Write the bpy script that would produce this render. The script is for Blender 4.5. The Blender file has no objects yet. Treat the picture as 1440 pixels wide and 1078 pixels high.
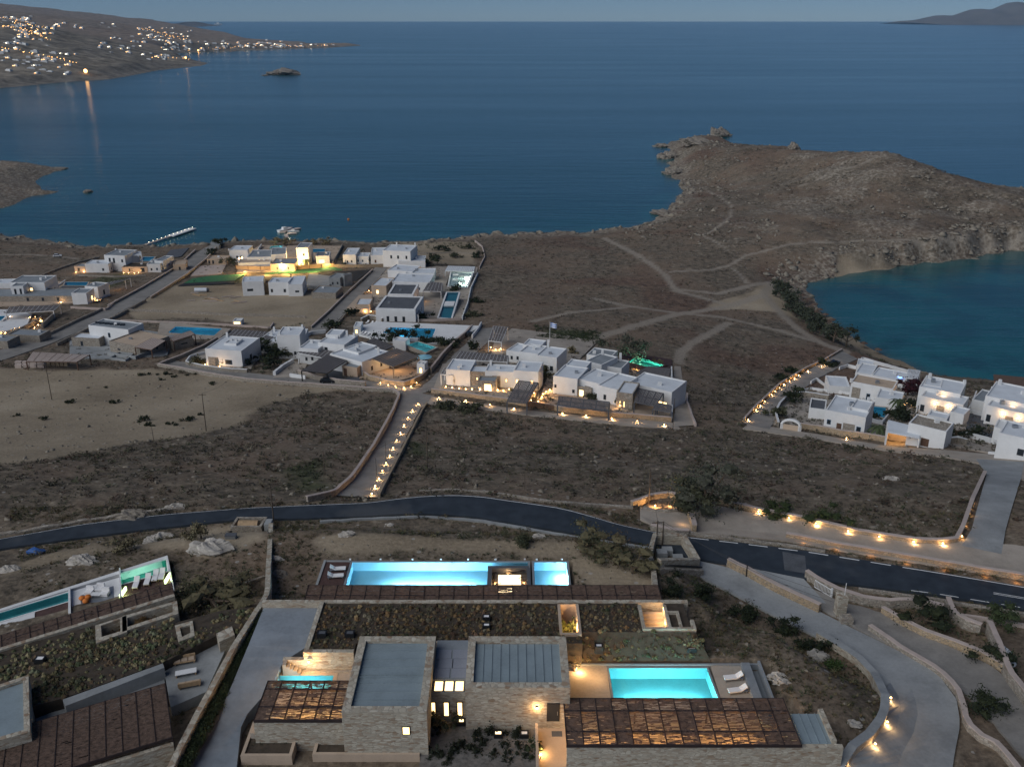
SUNE, SUNR, SKYS, SUNP, EXPO = 35, 235, .040, 2.35, .2
LAMPK = 4.5
LAMPB = 2.2
import bpy, math, random
import numpy as np
random.seed(7); RNG = np.random.default_rng(7)
SC = bpy.context.scene
COL = SC.collection
# ------------------------------------------------------------------ camera model (1440 x 1078 photo pixels)
H = 120.0; F = 1300.0; PITCH = math.radians(21.65)
cp, sp = math.cos(PITCH), math.sin(PITCH)
def ray(px, py):
    a = (px-720.0)/F; b = -(py-539.0)/F
    return np.array([a, cp+b*sp, -sp+b*cp])
def at(px, py, z):
    d = ray(px, py); t = (z-H)/d[2]
    return np.array([d[0]*t, d[1]*t, z])
def atd(px, py, dist):          # point at horizontal forward distance
    d = ray(px, py); t = dist/d[1]
    return np.array([d[0]*t, dist, H+d[2]*t])
def A2(pts, z): return [at(x, y, z)[:2] for x, y in pts]
# ------------------------------------------------------------------ numpy helpers
def sdf(P, poly):               # signed distance, positive inside
    poly = np.asarray(poly, float); P = np.asarray(P, float)
    d = np.full(len(P), 1e18); ins = np.zeros(len(P), bool)
    n = len(poly)
    for i in range(n):
        a = poly[i]; b = poly[(i+1) % n]
        e = b-a; w = P-a
        t = np.clip((w@e)/max(e@e, 1e-9), 0, 1)
        q = w-np.outer(t, e)
        d = np.minimum(d, (q*q).sum(1))
        c = (a[1] > P[:, 1]) != (b[1] > P[:, 1])
        with np.errstate(divide='ignore', invalid='ignore'):
            xi = (b[0]-a[0])*(P[:, 1]-a[1])/(b[1]-a[1])+a[0]
        ins ^= c & (P[:, 0] < xi)
    d = np.sqrt(d)
    return np.where(ins, d, -d)
def dline(P, line):
    line = np.asarray(line, float)
    d = np.full(len(P), 1e18)
    for a, b in zip(line[:-1], line[1:]):
        e = b-a; w = P-a
        t = np.clip((w@e)/max(e@e, 1e-9), 0, 1)
        q = w-np.outer(t, e); d = np.minimum(d, (q*q).sum(1))
    return np.sqrt(d)
_tab = RNG.random((256, 256))
def vnoise(x, y):
    xi = np.floor(x).astype(int); yi = np.floor(y).astype(int)
    fx = x-xi; fy = y-yi; fx = fx*fx*(3-2*fx); fy = fy*fy*(3-2*fy)
    g = lambda i, j: _tab[i & 255, j & 255]
    return (g(xi, yi)*(1-fx)+g(xi+1, yi)*fx)*(1-fy)+(g(xi, yi+1)*(1-fx)+g(xi+1, yi+1)*fx)*fy
def fbm(x, y, o=4):
    s = 0; a = .5
    for k in range(o):
        s = s+a*(vnoise(x*2**k+17.3*k, y*2**k-9.1*k)-.5); a *= .5
    return s
def sm(a, b, v):
    t = np.clip((v-a)/(b-a), 0, 1); return t*t*(3-2*t)
class TPS:
    def __init__(s, C):
        C = np.array(C, float); s.p = C[:, :2]; n = len(C)
        K = s.k(np.linalg.norm(s.p[:, None]-s.p[None], axis=2)); Pm = np.c_[np.ones(n), s.p]
        A = np.zeros((n+3, n+3)); A[:n, :n] = K+np.eye(n)*.4; A[:n, n:] = Pm; A[n:, :n] = Pm.T
        s.w = np.linalg.solve(A, np.r_[C[:, 2], 0, 0, 0])
    def k(s, r): return r*r*np.log(r+1e-9)*.001
    def __call__(s, P):
        n = len(s.p); o = np.empty(len(P))
        for i in range(0, len(P), 40000):
            Q = P[i:i+40000]
            o[i:i+40000] = s.k(np.sqrt(((Q[:, None]-s.p[None])**2).sum(2)))@s.w[:n]+s.w[n]+Q@s.w[n+1:]
        return o
# ------------------------------------------------------------------ object helpers
LOC = {}
def props(o, label=None, cat=None, group=None, kind=None):
    if label: o['label'] = label
    if cat: o['category'] = cat
    if group: o['group'] = group
    if kind: o['kind'] = kind
    return o
def root(name, label, cat, loc, group=None):
    o = bpy.data.objects.new(name, None); COL.objects.link(o)
    o.empty_display_size = .3; o.location = [float(v) for v in loc]; LOC[o.name] = np.array(loc, float)
    return props(o, label, cat, group)
class MB:
    def __init__(s): s.v = []; s.f = []; s.m = []
    def add(s, vs, fs, m=0):
        b = len(s.v); s.v += [tuple(map(float, v)) for v in vs]
        s.f += [tuple(b+i for i in f) for f in fs]; s.m += [m]*len(fs); return s
    def quad(s, a, b, c, d, m=0): return s.add([a, b, c, d], [(0, 1, 2, 3)], m)
    def prism(s, poly, z0, z1, m=0, mt=None):       # poly: list of xy; z can be list per vertex
        n = len(poly); ar = sum(poly[i][0]*poly[(i+1) % n][1]-poly[(i+1) % n][0]*poly[i][1] for i in range(n))
        if ar < 0: poly = poly[::-1]; z0 = z0[::-1] if hasattr(z0, '__len__') else z0; z1 = z1[::-1] if hasattr(z1, '__len__') else z1
        Z0 = z0 if hasattr(z0, '__len__') else [z0]*n; Z1 = z1 if hasattr(z1, '__len__') else [z1]*n
        vs = [(p[0], p[1], z) for p, z in zip(poly, Z0)]+[(p[0], p[1], z) for p, z in zip(poly, Z1)]
        s.add(vs, [(i, (i+1) % n, n+(i+1) % n, n+i) for i in range(n)]+[tuple(range(n-1, -1, -1))], m)
        b = len(s.v)-2*n; s.f.append(tuple(b+n+i for i in range(n))); s.m.append(m if mt is None else mt); return s
    def box(s, x0, y0, z0, x1, y1, z1, m=0, mt=None): return s.prism([(x0, y0), (x1, y0), (x1, y1), (x0, y1)], z0, z1, m, mt)
    def ring(s, poly, w, z0, z1, m=0):             # parapet of width w inside polygon
        n = len(poly); ins = inset(poly, w)
        for i in range(n):
            j = (i+1) % n; s.prism([poly[i], poly[j], ins[j], ins[i]], z0, z1, m)
        return s
    def bar(s, a, b, w, h, m=0):                   # box beam from a to b, width w, height h (centred)
        a = np.array(a, float); b = np.array(b, float); d = b-a; L = np.linalg.norm(d)
        if L < 1e-6: return s
        d /= L; u = np.cross(d, [0, 0, 1]); nu = np.linalg.norm(u)
        u = np.array([1., 0, 0]) if nu < 1e-3 else u/nu
        v = np.cross(u, d); u = u*w/2; v = v*h/2
        vs = [a-u-v, a+u-v, a+u+v, a-u+v, b-u-v, b+u-v, b+u+v, b-u+v]
        return s.add(vs, [(0, 1, 2, 3), (7, 6, 5, 4), (0, 4, 5, 1), (1, 5, 6, 2), (2, 6, 7, 3), (3, 7, 4, 0)], m)
    def cyl(s, a, b, r0, r1=None, n=8, m=0, cap=True):
        r1 = r0 if r1 is None else r1
        a = np.array(a, float); b = np.array(b, float); d = b-a; L = np.linalg.norm(d); d = d/max(L, 1e-9)
        u = np.cross(d, [0, 0, 1.]); u = np.array([1., 0, 0]) if np.linalg.norm(u) < 1e-3 else u/np.linalg.norm(u); v = np.cross(d, u)
        vs = [c+r*(u*math.cos(2*math.pi*i/n)+v*math.sin(2*math.pi*i/n)) for c, r in ((a, r0), (b, r1)) for i in range(n)]
        fs = [((i+1) % n, i, n+i, n+(i+1) % n) for i in range(n)]
        if cap: fs += [tuple(range(n)), tuple(range(2*n-1, n-1, -1))]
        return s.add(vs, fs, m)
    def ball(s, c, r, n=8, k=6, m=0, jit=0, half=False, sq=(1, 1, 1)):
        vs = []; rn = random.Random(int(abs(c[0]*131+c[1]*17)*10) & 0xffff)
        lo = math.pi/2 if half else math.pi
        for j in range(k+1):
            th = lo*j/k
            for i in range(n):
                ph = 2*math.pi*i/n; q = r*(1+jit*(rn.random()-.5)*2)
                vs.append((c[0]+sq[0]*q*math.sin(th)*math.cos(ph), c[1]+sq[1]*q*math.sin(th)*math.sin(ph), c[2]+sq[2]*q*math.cos(th)))
        fs = [(j*n+i, (j+1)*n+i, (j+1)*n+(i+1) % n, j*n+(i+1) % n) for j in range(k) for i in range(n)]
        return s.add(vs, fs, m)
    def np_add(s, V, Fc, m=0): return s.add(V, Fc, m)
    def build(s, name, mats, parent=None, smooth=False, **kw):
        me = bpy.data.meshes.new(name)
        off = LOC.get(parent.name, np.zeros(3)) if parent else np.zeros(3)
        V = np.array(s.v, float)-off if s.v else np.zeros((0, 3))
        me.from_pydata(V.tolist(), [], s.f)
        mats = mats if isinstance(mats, (list, tuple)) else [mats]
        for m in mats: me.materials.append(m)
        if len(mats) > 1: me.polygons.foreach_set('material_index', s.m)
        if smooth: me.polygons.foreach_set('use_smooth', [True]*len(me.polygons))
        me.update()
        o = bpy.data.objects.new(name, me); COL.objects.link(o)
        if parent: o.parent = parent; LOC[o.name] = off
        else: LOC[o.name] = np.zeros(3)
        return props(o, **kw)
def inset(poly, w):
    n = len(poly); P = [np.array(p[:2], float) for p in poly]
    ar = sum(P[i][0]*P[(i+1) % n][1]-P[(i+1) % n][0]*P[i][1] for i in range(n)); sg = 1 if ar > 0 else -1
    out = []
    for i in range(n):
        a, b, c = P[i-1], P[i], P[(i+1) % n]
        d1 = (b-a)/max(np.linalg.norm(b-a), 1e-9); d2 = (c-b)/max(np.linalg.norm(c-b), 1e-9)
        n1 = sg*np.array([-d1[1], d1[0]]); n2 = sg*np.array([-d2[1], d2[0]])
        k = n1+n2; k = k/max(k@n1, .35); out.append(b+k*w)
    return out
def fast_mesh(name, V, Fq, mats, parent=None, nv=4, attrs=None, smooth=False, mi=None):
    me = bpy.data.meshes.new(name); V = np.asarray(V, np.float32); Fq = np.asarray(Fq, np.int32)
    me.vertices.add(len(V)); me.vertices.foreach_set('co', V.ravel())
    me.loops.add(Fq.size); me.loops.foreach_set('vertex_index', Fq.ravel())
    me.polygons.add(len(Fq)); me.polygons.foreach_set('loop_start', np.arange(0, Fq.size, nv, dtype=np.int32))
    for m in (mats if isinstance(mats, (list, tuple)) else [mats]): me.materials.append(m)
    if smooth: me.polygons.foreach_set('use_smooth', np.ones(len(Fq), bool))
    if mi is not None: me.polygons.foreach_set('material_index', np.asarray(mi, np.int32))
    for k, a in (attrs or {}).items():
        at_ = me.attributes.new(k, 'FLOAT_COLOR', 'POINT'); at_.data.foreach_set('color', np.asarray(a, np.float32).ravel())
    me.update(calc_edges=True); me.validate()
    o = bpy.data.objects.new(name, me); COL.objects.link(o)
    if parent: o.parent = parent
    return o
# ------------------------------------------------------------------ materials
class NT:
    def __init__(s, name):
        s.mat = bpy.data.materials.new(name); s.mat.use_nodes = True; s.n = s.mat.node_tree.nodes; s.l = s.mat.node_tree.links
        s.b = s.n['Principled BSDF']; s.out = s.n['Material Output']
    def node(s, t, **kw):
        x = s.n.new(t)
        for k, v in kw.items(): setattr(x, k, v)
        return x
    def set(s, sock, v):
        if isinstance(v, bpy.types.NodeSocket): s.l.new(v, sock)
        else: sock.default_value = v
    def coord(s, sc=(1, 1, 1)):
        g = s.node('ShaderNodeTexCoord'); m = s.node('ShaderNodeMapping'); m.inputs['Scale'].default_value = sc
        s.l.new(g.outputs['Object'], m.inputs[0]); return m.outputs[0]
    def noise(s, scale, det=4, co=None, rough=.55):
        x = s.node('ShaderNodeTexNoise'); x.inputs['Scale'].default_value = scale; x.inputs['Detail'].default_value = det; x.inputs['Roughness'].default_value = rough
        if co is not None: s.l.new(co, x.inputs['Vector'])
        return x.outputs['Fac']
    def ramp(s, f, stops):
        r = s.node('ShaderNodeValToRGB'); s.l.new(f, r.inputs[0]); e = r.color_ramp.elements
        while len(e) < len(stops): e.new(.5)
        for q, (p, c) in zip(e, stops): q.position = p; q.color = (*c, 1) if len(c) == 3 else c
        return r.outputs[0]
    def mix(s, f, a, b, mode='MIX'):
        x = s.node('ShaderNodeMix', data_type='RGBA', blend_type=mode)
        s.set(x.inputs[0], f)
        for i, v in ((6, a), (7, b)): s.set(x.inputs[i], v if isinstance(v, bpy.types.NodeSocket) else (*v[:3], 1))
        return x.outputs[2]
    def math(s, op, a, b=0.):
        x = s.node('ShaderNodeMath', operation=op); s.set(x.inputs[0], a); s.set(x.inputs[1], b); return x.outputs[0]
    def bump(s, h, st=.3, d=.1):
        x = s.node('ShaderNodeBump'); x.inputs['Strength'].default_value = st; x.inputs['Distance'].default_value = d
        s.l.new(h, x.inputs['Height']); s.l.new(x.outputs[0], s.b.inputs['Normal'])
    def fin(s, col, rough=.85, metal=0., spec=.3):
        s.set(s.b.inputs['Base Color'], col if isinstance(col, bpy.types.NodeSocket) else (*col, 1)); s.set(s.b.inputs['Roughness'], rough)
        s.b.inputs['Metallic'].default_value = metal; s.b.inputs['Specular IOR Level'].default_value = spec; return s.mat
def sc3(c, k): return tuple(min(1, v*k) for v in c)
def plain(name, c, rough=.85, var=.18, scale=1.2, bump=.15, metal=0., spec=.3, stain=0.):
    t = NT(name); co = t.coord(); a = t.noise(scale, 6, co); b = t.noise(scale*9, 3, co)
    f = t.math('ADD', t.math('MULTIPLY', a, .65), t.math('MULTIPLY', b, .35))
    col = t.ramp(f, [(.3, sc3(c, 1-var*1.6)), (.5, c), (.7, sc3(c, 1+var))])
    if stain: col = t.mix(t.ramp(t.noise(scale*.35, 8, co, .7), [(.45, (0, 0, 0)), (.68, (stain,)*3)]), col, sc3(c, .45))
    if bump: t.bump(f, bump, .06)
    return t.fin(col, rough, metal, spec)
def stone(name, pal, sx=2.2, sz=4.5, mortar=(.16, .145, .125)):
    t = NT(name); co = t.coord((sx, sx, sz))
    w = t.node('ShaderNodeVectorMath', operation='ADD'); nz = t.node('ShaderNodeTexNoise'); nz.inputs['Scale'].default_value = .8
    t.l.new(co, nz.inputs['Vector']); sc_ = t.node('ShaderNodeVectorMath', operation='SCALE'); sc_.inputs['Scale'].default_value = .7
    t.l.new(nz.outputs['Color'], sc_.inputs[0]); t.l.new(co, w.inputs[0]); t.l.new(sc_.outputs[0], w.inputs[1])
    v = t.node('ShaderNodeTexVoronoi'); t.l.new(w.outputs[0], v.inputs['Vector']); v.inputs['Scale'].default_value = 1
    e = t.node('ShaderNodeTexVoronoi', feature='DISTANCE_TO_EDGE'); t.l.new(w.outputs[0], e.inputs['Vector']); e.inputs['Scale'].default_value = 1
    sep = t.node('ShaderNodeSeparateColor'); t.l.new(v.outputs['Color'], sep.inputs[0])
    n = len(pal); col = t.ramp(sep.outputs[0], [(i/max(n-1, 1), c) for i, c in enumerate(pal)])
    col = t.mix(t.math('MULTIPLY', t.noise(.12, 5, co), .5), col, sc3(pal[0], .6))
    ed = t.ramp(e.outputs['Distance'], [(.02, (0, 0, 0)), (.09, (1, 1, 1))])
    col = t.mix(ed, mortar, col); t.bump(ed, .5, .05)
    return t.fin(col, .9)
def emit(name, c, st):
    t = NT(name); t.fin(c, .5); t.b.inputs['Emission Color'].default_value = (*c, 1); t.b.inputs['Emission Strength'].default_value = st; return t.mat
# ------------------------------------------------------------------ shorelines (world xy)
def far(px, d): return np.array([(px-720)/F*(d*cp+H*sp), d])   # approx ray plane for hidden points
SHORE = [(-2500, 700), (-1000, 640)]+A2([(-250, 318), (0, 328), (14, 334), (30, 331), (46, 338), (60, 336), (78, 342), (100, 341), (118, 348), (132, 345), (150, 348), (160, 345), (200, 344), (225, 347), (240, 345), (300, 342), (330, 339), (400, 337), (430, 340),
    (450, 337), (500, 340), (530, 342), (560, 340), (600, 339), (620, 335), (640, 336), (655, 331), (670, 332), (700, 328), (715, 330), (730, 326), (760, 328), (800, 325), (815, 328), (840, 324), (870, 320), (885, 321), (900, 315), (912, 314), (925, 308), (930, 300), (940, 296),
    (944, 288), (952, 283), (953, 276), (962, 270), (955, 260), (958, 254), (944, 250), (948, 243), (938, 240), (943, 233), (939, 229), (950, 226), (948, 220), (938, 216), (944, 211), (938, 206), (943, 199)], 0)+[far(962, 985), far(1000, 985),
    far(1050, 920), far(1110, 860), far(1200, 790), far(1270, 750), far(1330, 730), far(1440, 700), far(1600, 680), (900, 640), (900, 500)]+A2([(1600, 346), (1470, 350), (1440, 353), (1420, 352), (1402, 357), (1385, 356), (1370, 363), (1345, 364), (1320, 369), (1300, 368), (1280, 373),
    (1265, 373), (1250, 379), (1230, 379), (1210, 383), (1195, 384), (1180, 389), (1165, 390), (1150, 394), (1134, 398), (1132, 404), (1137, 412), (1144, 423), (1152, 434), (1164, 448), (1181, 461), (1200, 475), (1225, 490), (1250, 503), (1270, 508), (1290, 520), (1310, 525), (1340, 537), (1400, 546),
    (1500, 562), (1700, 590), (2200, 640)], 0)+[(700, 120), (700, -200), (-2500, -200)]
SHORE = np.array([np.asarray(p, float) for p in SHORE])
PROM = A2([(-400, 222), (0, 228), (20, 230), (40, 229), (55, 233), (62, 234), (80, 236), (90, 239), (76, 241), (70, 245), (60, 247), (48, 255), (54, 262), (60, 268), (85, 269), (66, 273), (45, 275), (30, 281), (18, 288), (0, 293), (-400, 325)], 0)
PROM = np.array(PROM)
CP = []
def cz(px, py, z): CP.append((*at(px, py, z)[:2], z))
def cd(px, py, d): CP.append(tuple(atd(px, py, d)))
def cw(x, y, z): CP.append((x, y, z))
for x in (-160, -70, 0, 60, 140): cw(x, 45, 57)
for x in (-140, -60, 10, 70, 120): cw(x, 85, 54)
for d, z in ((112, 51.5), (124, 51.3), (138, 47.5), (158, 42.2), (180, 36.6), (205, 31.5), (232, 27.5), (260, 24), (300, 19.5), (340, 15.8), (390, 11.5), (440, 8), (490, 4.8), (520, 3)):
    for a in (-.75, -.5, -.25, -.08, .1): cw(a*d, d, z-(.6 if a > .05 else 0))
for d, z in ((97, 51), (108, 51), (118, 50.6), (130, 49), (150, 43), (175, 36), (205, 28), (225, 24.5), (245, 19.5), (262, 15.5), (280, 10)):
    for a in (.3, .45, .6, .8): cw(a*d, d, z-(8 if a > .7 and d > 200 else 0))
for p in ((800, 400, 9.5), (880, 430, 11), (960, 360, 8.5), (1000, 450, 11), (1080, 410, 5.5), (1130, 470, 7), (1180, 490, 9), (1040, 500, 15), (980, 540, 20), (1100, 520, 16), (900, 350, 6), (820, 345, 4.5), (740, 345, 4.5), (1060, 380, 5), (1150, 500, 12),
          (940, 300, 5), (985, 290, 7), (960, 330, 7), (1100, 340, 10), (1180, 375, 5), (1300, 360, 7.5), (1400, 338, 12), (1470, 335, 12), (1240, 365, 6.5)): cz(*p)
for p in ((1010, 189, 925), (985, 196, 900), (960, 205, 880), (1050, 203, 850), (1110, 208, 800), (1155, 213, 745), (1200, 213, 700), (1240, 216, 670), (1275, 224, 645), (1330, 247, 615), (1390, 268, 590), (1440, 276, 575), (1520, 290, 560),
          (1000, 240, 740), (1100, 250, 690), (1200, 260, 610), (1200, 310, 520), (1300, 290, 560), (1080, 300, 570), (980, 250, 740), (1380, 310, 530)): cd(*p)
for px_, d_ in ((962, 975), (1000, 975), (1050, 910), (1110, 850), (1200, 780), (1270, 740), (1330, 716), (1440, 686), (1600, 668)): cw((px_-720)/F*(d_*cp+H*sp), d_, 1.0)
for px_, d_, z_ in ((1440, 630, 8), (1330, 665, 13), (1270, 700, 15), (1600, 560, 6), (1200, 740, 14)): cw((px_-720)/F*(d_*cp+H*sp), d_, z_)
BASE = TPS(CP)
PADS = []; DIG = []; BUILT = []   # holes for pools; footprints kept clear of scrub
def pad(poly, z, blend): PADS.append((np.array(poly, float), z, blend))
def pre(P):
    P = np.asarray(P, float); s1 = sdf(P, SHORE); s2 = sdf(P, PROM)
    far_ = P[:, 1] > 560
    hh = np.maximum(BASE(P), .9)
    # cliffs steeper along the bay's north shore and headland
    hl = (sm(.25, .4, P[:, 0]/np.maximum(P[:, 1], 1))*sm(420, 460, P[:, 1]))
    rampw = 26-18*hl
    k = sm(0, 1, np.clip(s1/rampw, 0, 1))
    h = np.where(s1 > 0, .12+(hh-.12)*(.25*np.clip(s1/rampw, 0, 1)+.75*k), np.maximum(s1*.22, -7))
    p2 = np.where(s2 > 0, .2+np.minimum(s2*.22, 5.5), np.maximum(s2*.25, -7))
    return np.maximum(h, p2), s1, s2
def h0(P, r=None):
    h, s1, s2 = r or pre(P); h = h.copy()
    for poly, z, b in PADS:
        lo = poly.min(0)-b; hi = poly.max(0)+b
        m = ((P > lo) & (P < hi)).all(1)
        if m.any():
            d = sdf(P[m], poly); w = sm(-b, 0, d); h[m] = h[m]*(1-w)+z*w
    return h
_T = {}
_TD = np.geomspace(40, 1300, 760); _TA = np.linspace(-1.1, 1.1, 620)
def hq(x, y):                   # quick lookup of h0 (bilinear in distance / bearing)
    if 'h' not in _T:
        D, A = np.meshgrid(_TD, _TA, indexing='ij'); _T['h'] = h0(np.c_[(A*D).ravel(), D.ravel()]).reshape(D.shape)
    T = _T['h']; y = np.maximum(np.asarray(y, float), 40.1); u = np.clip(np.log(y/40)/math.log(1300/40)*759, 0, 758.99); v = np.clip((np.asarray(x)/y+1.1)/2.2*619, 0, 618.99)
    i = u.astype(int); j = v.astype(int); u = u-i; v = v-j
    return (T[i, j]*(1-u)+T[i+1, j]*u)*(1-v)+(T[i, j+1]*(1-u)+T[i+1, j+1]*u)*v
def gh(x, y): return float(hq(x, y))
_gc = {}
_ts = np.geomspace(45, 1400, 500); _fr = np.linspace(0, 1, 40)
def g(px, py, dz=0.):
    k = (px, py)
    if k not in _gc:
        d = ray(px, py); ts = _ts
        for it in range(2):
            Z = H+ts*d[2]; below = Z < np.maximum(hq(ts*d[0], ts*d[1]), 0)
            i = int(np.argmax(below)) if below.any() else len(ts)-1
            lo, hi = ts[max(i-1, 0)], ts[i]; ts = lo+(hi-lo)*_fr
        _gc[k] = np.array([0, 0, H])+(lo+hi)/2*d
    p = _gc[k].copy(); p[2] += dz; return p
def GL(pts): return [g(*p) for p in pts]
# ------------------------------------------------------------------ pads
pad(A2([(-400, 850), (-300, 850), (0, 822), (230, 765), (390, 752), (800, 760), (930, 800), (960, 850)], 54.3), 54.3, 7)
pad(A2([(-400, 1300), (-300, 950), (0, 880), (230, 830), (390, 850), (800, 850), (930, 850), (980, 860), (1230, 980), (1190, 1300)], 55.2), 55.2, 4)
RT = [(-300, 812), (-100, 778), (0, 759), (117, 738), (234, 724), (351, 715), (440, 711), (517, 708), (560, 702), (595, 698.5), (622, 697), (649, 697), (680, 699), (712, 704), (750, 709), (790, 715), (830, 726), (868, 738), (915, 748), (960, 755), (1040, 764), (1137, 776), (1235, 792), (1346, 810), (1440, 826), (1600, 854), (1800, 890)]
RB = [(-300, 838), (-100, 795), (0, 773), (100, 759), (195, 747), (331, 732), (430, 730), (517, 727), (560, 724), (595, 723), (635, 725), (673, 728), (702, 733), (731, 738), (760, 743), (790, 748), (848, 757), (903, 765), (940, 776), (974, 787), (1022, 793), (1132, 815), (1207, 824), (1318, 838), (1440, 858), (1600, 886), (1800, 924)]
pad([at(x, y, 51.5)[:2] for x, y in RT]+[at(x, y, 51.5)[:2] for x, y in RB[::-1]], 51.5, 5)
pad(A2([(945, 847), (985, 850), (1010, 870), (985, 885), (950, 885)], 58.0), 58.2, 3)
pad(A2([(985, 890), (1080, 895), (1190, 985), (1175, 1040), (1125, 1000), (1100, 985), (1080, 935), (985, 930)], 56.3), 56.3, 4.5)
pad(A2([(800, 937), (1080, 937), (1094, 995), (800, 995)], 56), 55.2, .7)
pad(A2([(850, 1120), (790, 985), (1110, 985), (1190, 1120)], 56), 55.2, .7)
# ------------------------------------------------------------------ ground-type masks
def chain(pts, n=1): return np.array([p[:2] for p in GL(pts)])
PATHS = [(2.2, [(1188, 495), (1153, 482), (1094, 464), (1016, 446), (950, 440), (880, 430), (835, 420)]), (2.6, [(835, 476), (884, 461), (950, 442), (1028, 430), (1075, 414), (1090, 396)]), (2.4, [(1075, 414), (1098, 440), (1129, 468), (1160, 484), (1188, 493)]),
    (2.0, [(954, 510), (958, 494), (977, 480), (1000, 468), (1024, 454)]), (2.0, [(850, 335), (880, 350), (903, 363), (935, 386), (950, 407), (1009, 413), (1083, 398)]), (1.3, [(942, 382), (997, 380), (1024, 374), (1048, 359), (1114, 343), (1160, 341), (1211, 339), (1289, 343), (1348, 337), (1460, 326)]),
    (1.0, [(985, 262), (1005, 273), (1030, 292), (1028, 304), (1009, 320), (990, 332), (1024, 352)]), (1.0, [(1470, 300), (1440, 294), (1415, 282), (1391, 273)]), (1.2, [(1120, 262), (1160, 248), (1200, 235), (1242, 220)]), (2.2, [(950, 409), (985, 418), (1028, 430)]),
    (1.5, [(750, 452), (800, 440), (840, 436), (880, 432)]), (1.4, [(0, 358), (40, 358), (70, 359), (110, 364)]), (1.0, [(1024, 374), (1040, 385), (1050, 398)])]
SANDP = [[(-400, 530), (0, 515), (60, 520), (215, 519), (300, 528), (400, 541), (505, 547), (420, 553), (375, 566), (335, 585), (335, 598), (280, 613), (200, 620), (150, 633), (60, 648), (-400, 690)],
    [(455, 757), (500, 749), (545, 750), (600, 756), (660, 757), (740, 764), (800, 766), (803, 776), (740, 772), (690, 768), (640, 768), (560, 767), (500, 769), (462, 768)],
    [(285, 745), (330, 740), (378, 740), (378, 760), (330, 772), (290, 780), (265, 770)], [(0, 800), (60, 780), (130, 768), (220, 762), (260, 755), (262, 768), (180, 772), (100, 785), (40, 800), (0, 816)],
    [(820, 790), (850, 786), (880, 815), (900, 822), (880, 826), (840, 815)],
    [(185, 428), (230, 400), (330, 402), (420, 410), (470, 415), (520, 395), (515, 405), (460, 455), (400, 462), (250, 446), (180, 452)], [(560, 340), (670, 340), (672, 372), (560, 372)], [(985, 430), (1040, 416), (1085, 400), (1100, 422), (1120, 448), (1090, 438), (1040, 434), (1010, 438)]]
GREENP = [[(800, 462), (840, 470), (835, 482), (760, 474), (765, 462)], [(565, 620), (602, 625), (600, 640), (575, 640)], [(380, 660), (470, 640), (480, 690), (400, 700)], [(100, 400), (200, 375), (215, 360), (180, 395), (120, 420)], [(360, 395), (250, 408), (265, 392), (340, 385)]]
def dl_box(P, L, m):
    o = np.full(len(P), 99.); k = ((P > L.min(0)-m) & (P < L.max(0)+m)).all(1)
    if k.any(): o[k] = dline(P[k], L)
    return o
def sd_box(P, L, m=12):
    o = np.full(len(P), -99.); k = ((P > L.min(0)-m) & (P < L.max(0)+m)).all(1)
    if k.any(): o[k] = sdf(P[k], L)
    return o
def masks(P, s1, s2):
    n1 = fbm(P[:, 0]*.05, P[:, 1]*.05, 4); n2 = fbm(P[:, 0]*.35+9, P[:, 1]*.35, 3)
    path = np.zeros(len(P))
    for w, l in PATHS: path = np.maximum(path, 1-sm(w*.45, w*1.25, dl_box(P, chain(l), w*2+2)+n2*1.6))
    sand = np.zeros(len(P))
    for pl in SANDP: sand = np.maximum(sand, sm(-1.2, 1.2, sd_box(P, chain(pl))+n1*8+n2*1.5))
    green = np.zeros(len(P))
    for pl in GREENP: green = np.maximum(green, sm(-2, 3, sd_box(P, chain(pl))+n1*8+n2*3))
    r = P[:, 0]/np.maximum(P[:, 1], 1)
    beach = ((r > .36) & (P[:, 1] < 470) & (P[:, 1] > 255) & (s1 > -6)).astype(float)*(1-sm(9, 15, s1+n2*6))*sm(470, 452, P[:, 1])
    shore = 1-sm(6, 20, s1+n1*20)
    shore = np.maximum(shore, (s2 > -30)*1.0*(1-sm(3, 14, s2+n1*12)))
    head = sm(440, 520, P[:, 1])*sm(.2, .3, r)
    rock = np.maximum(shore*(1-beach), head*sm(-.02, .2, n1+.35*n2))
    red = sm(.0, .16, fbm(P[:, 0]*.03+40, P[:, 1]*.03, 3))*sm(215, 250, P[:, 1])*(1-head*.7)*sm(-.05, .1, r)
    sand = np.maximum(sand, beach)
    wet = sm(1.6, -.3, s1)*sm(-.5, 0, np.zeros(len(P)))
    return np.clip(sand, 0, 1), np.clip(rock, 0, 1), np.clip(path, 0, 1), np.clip(green, 0, 1), np.clip(red, 0, 1), head, beach
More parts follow.
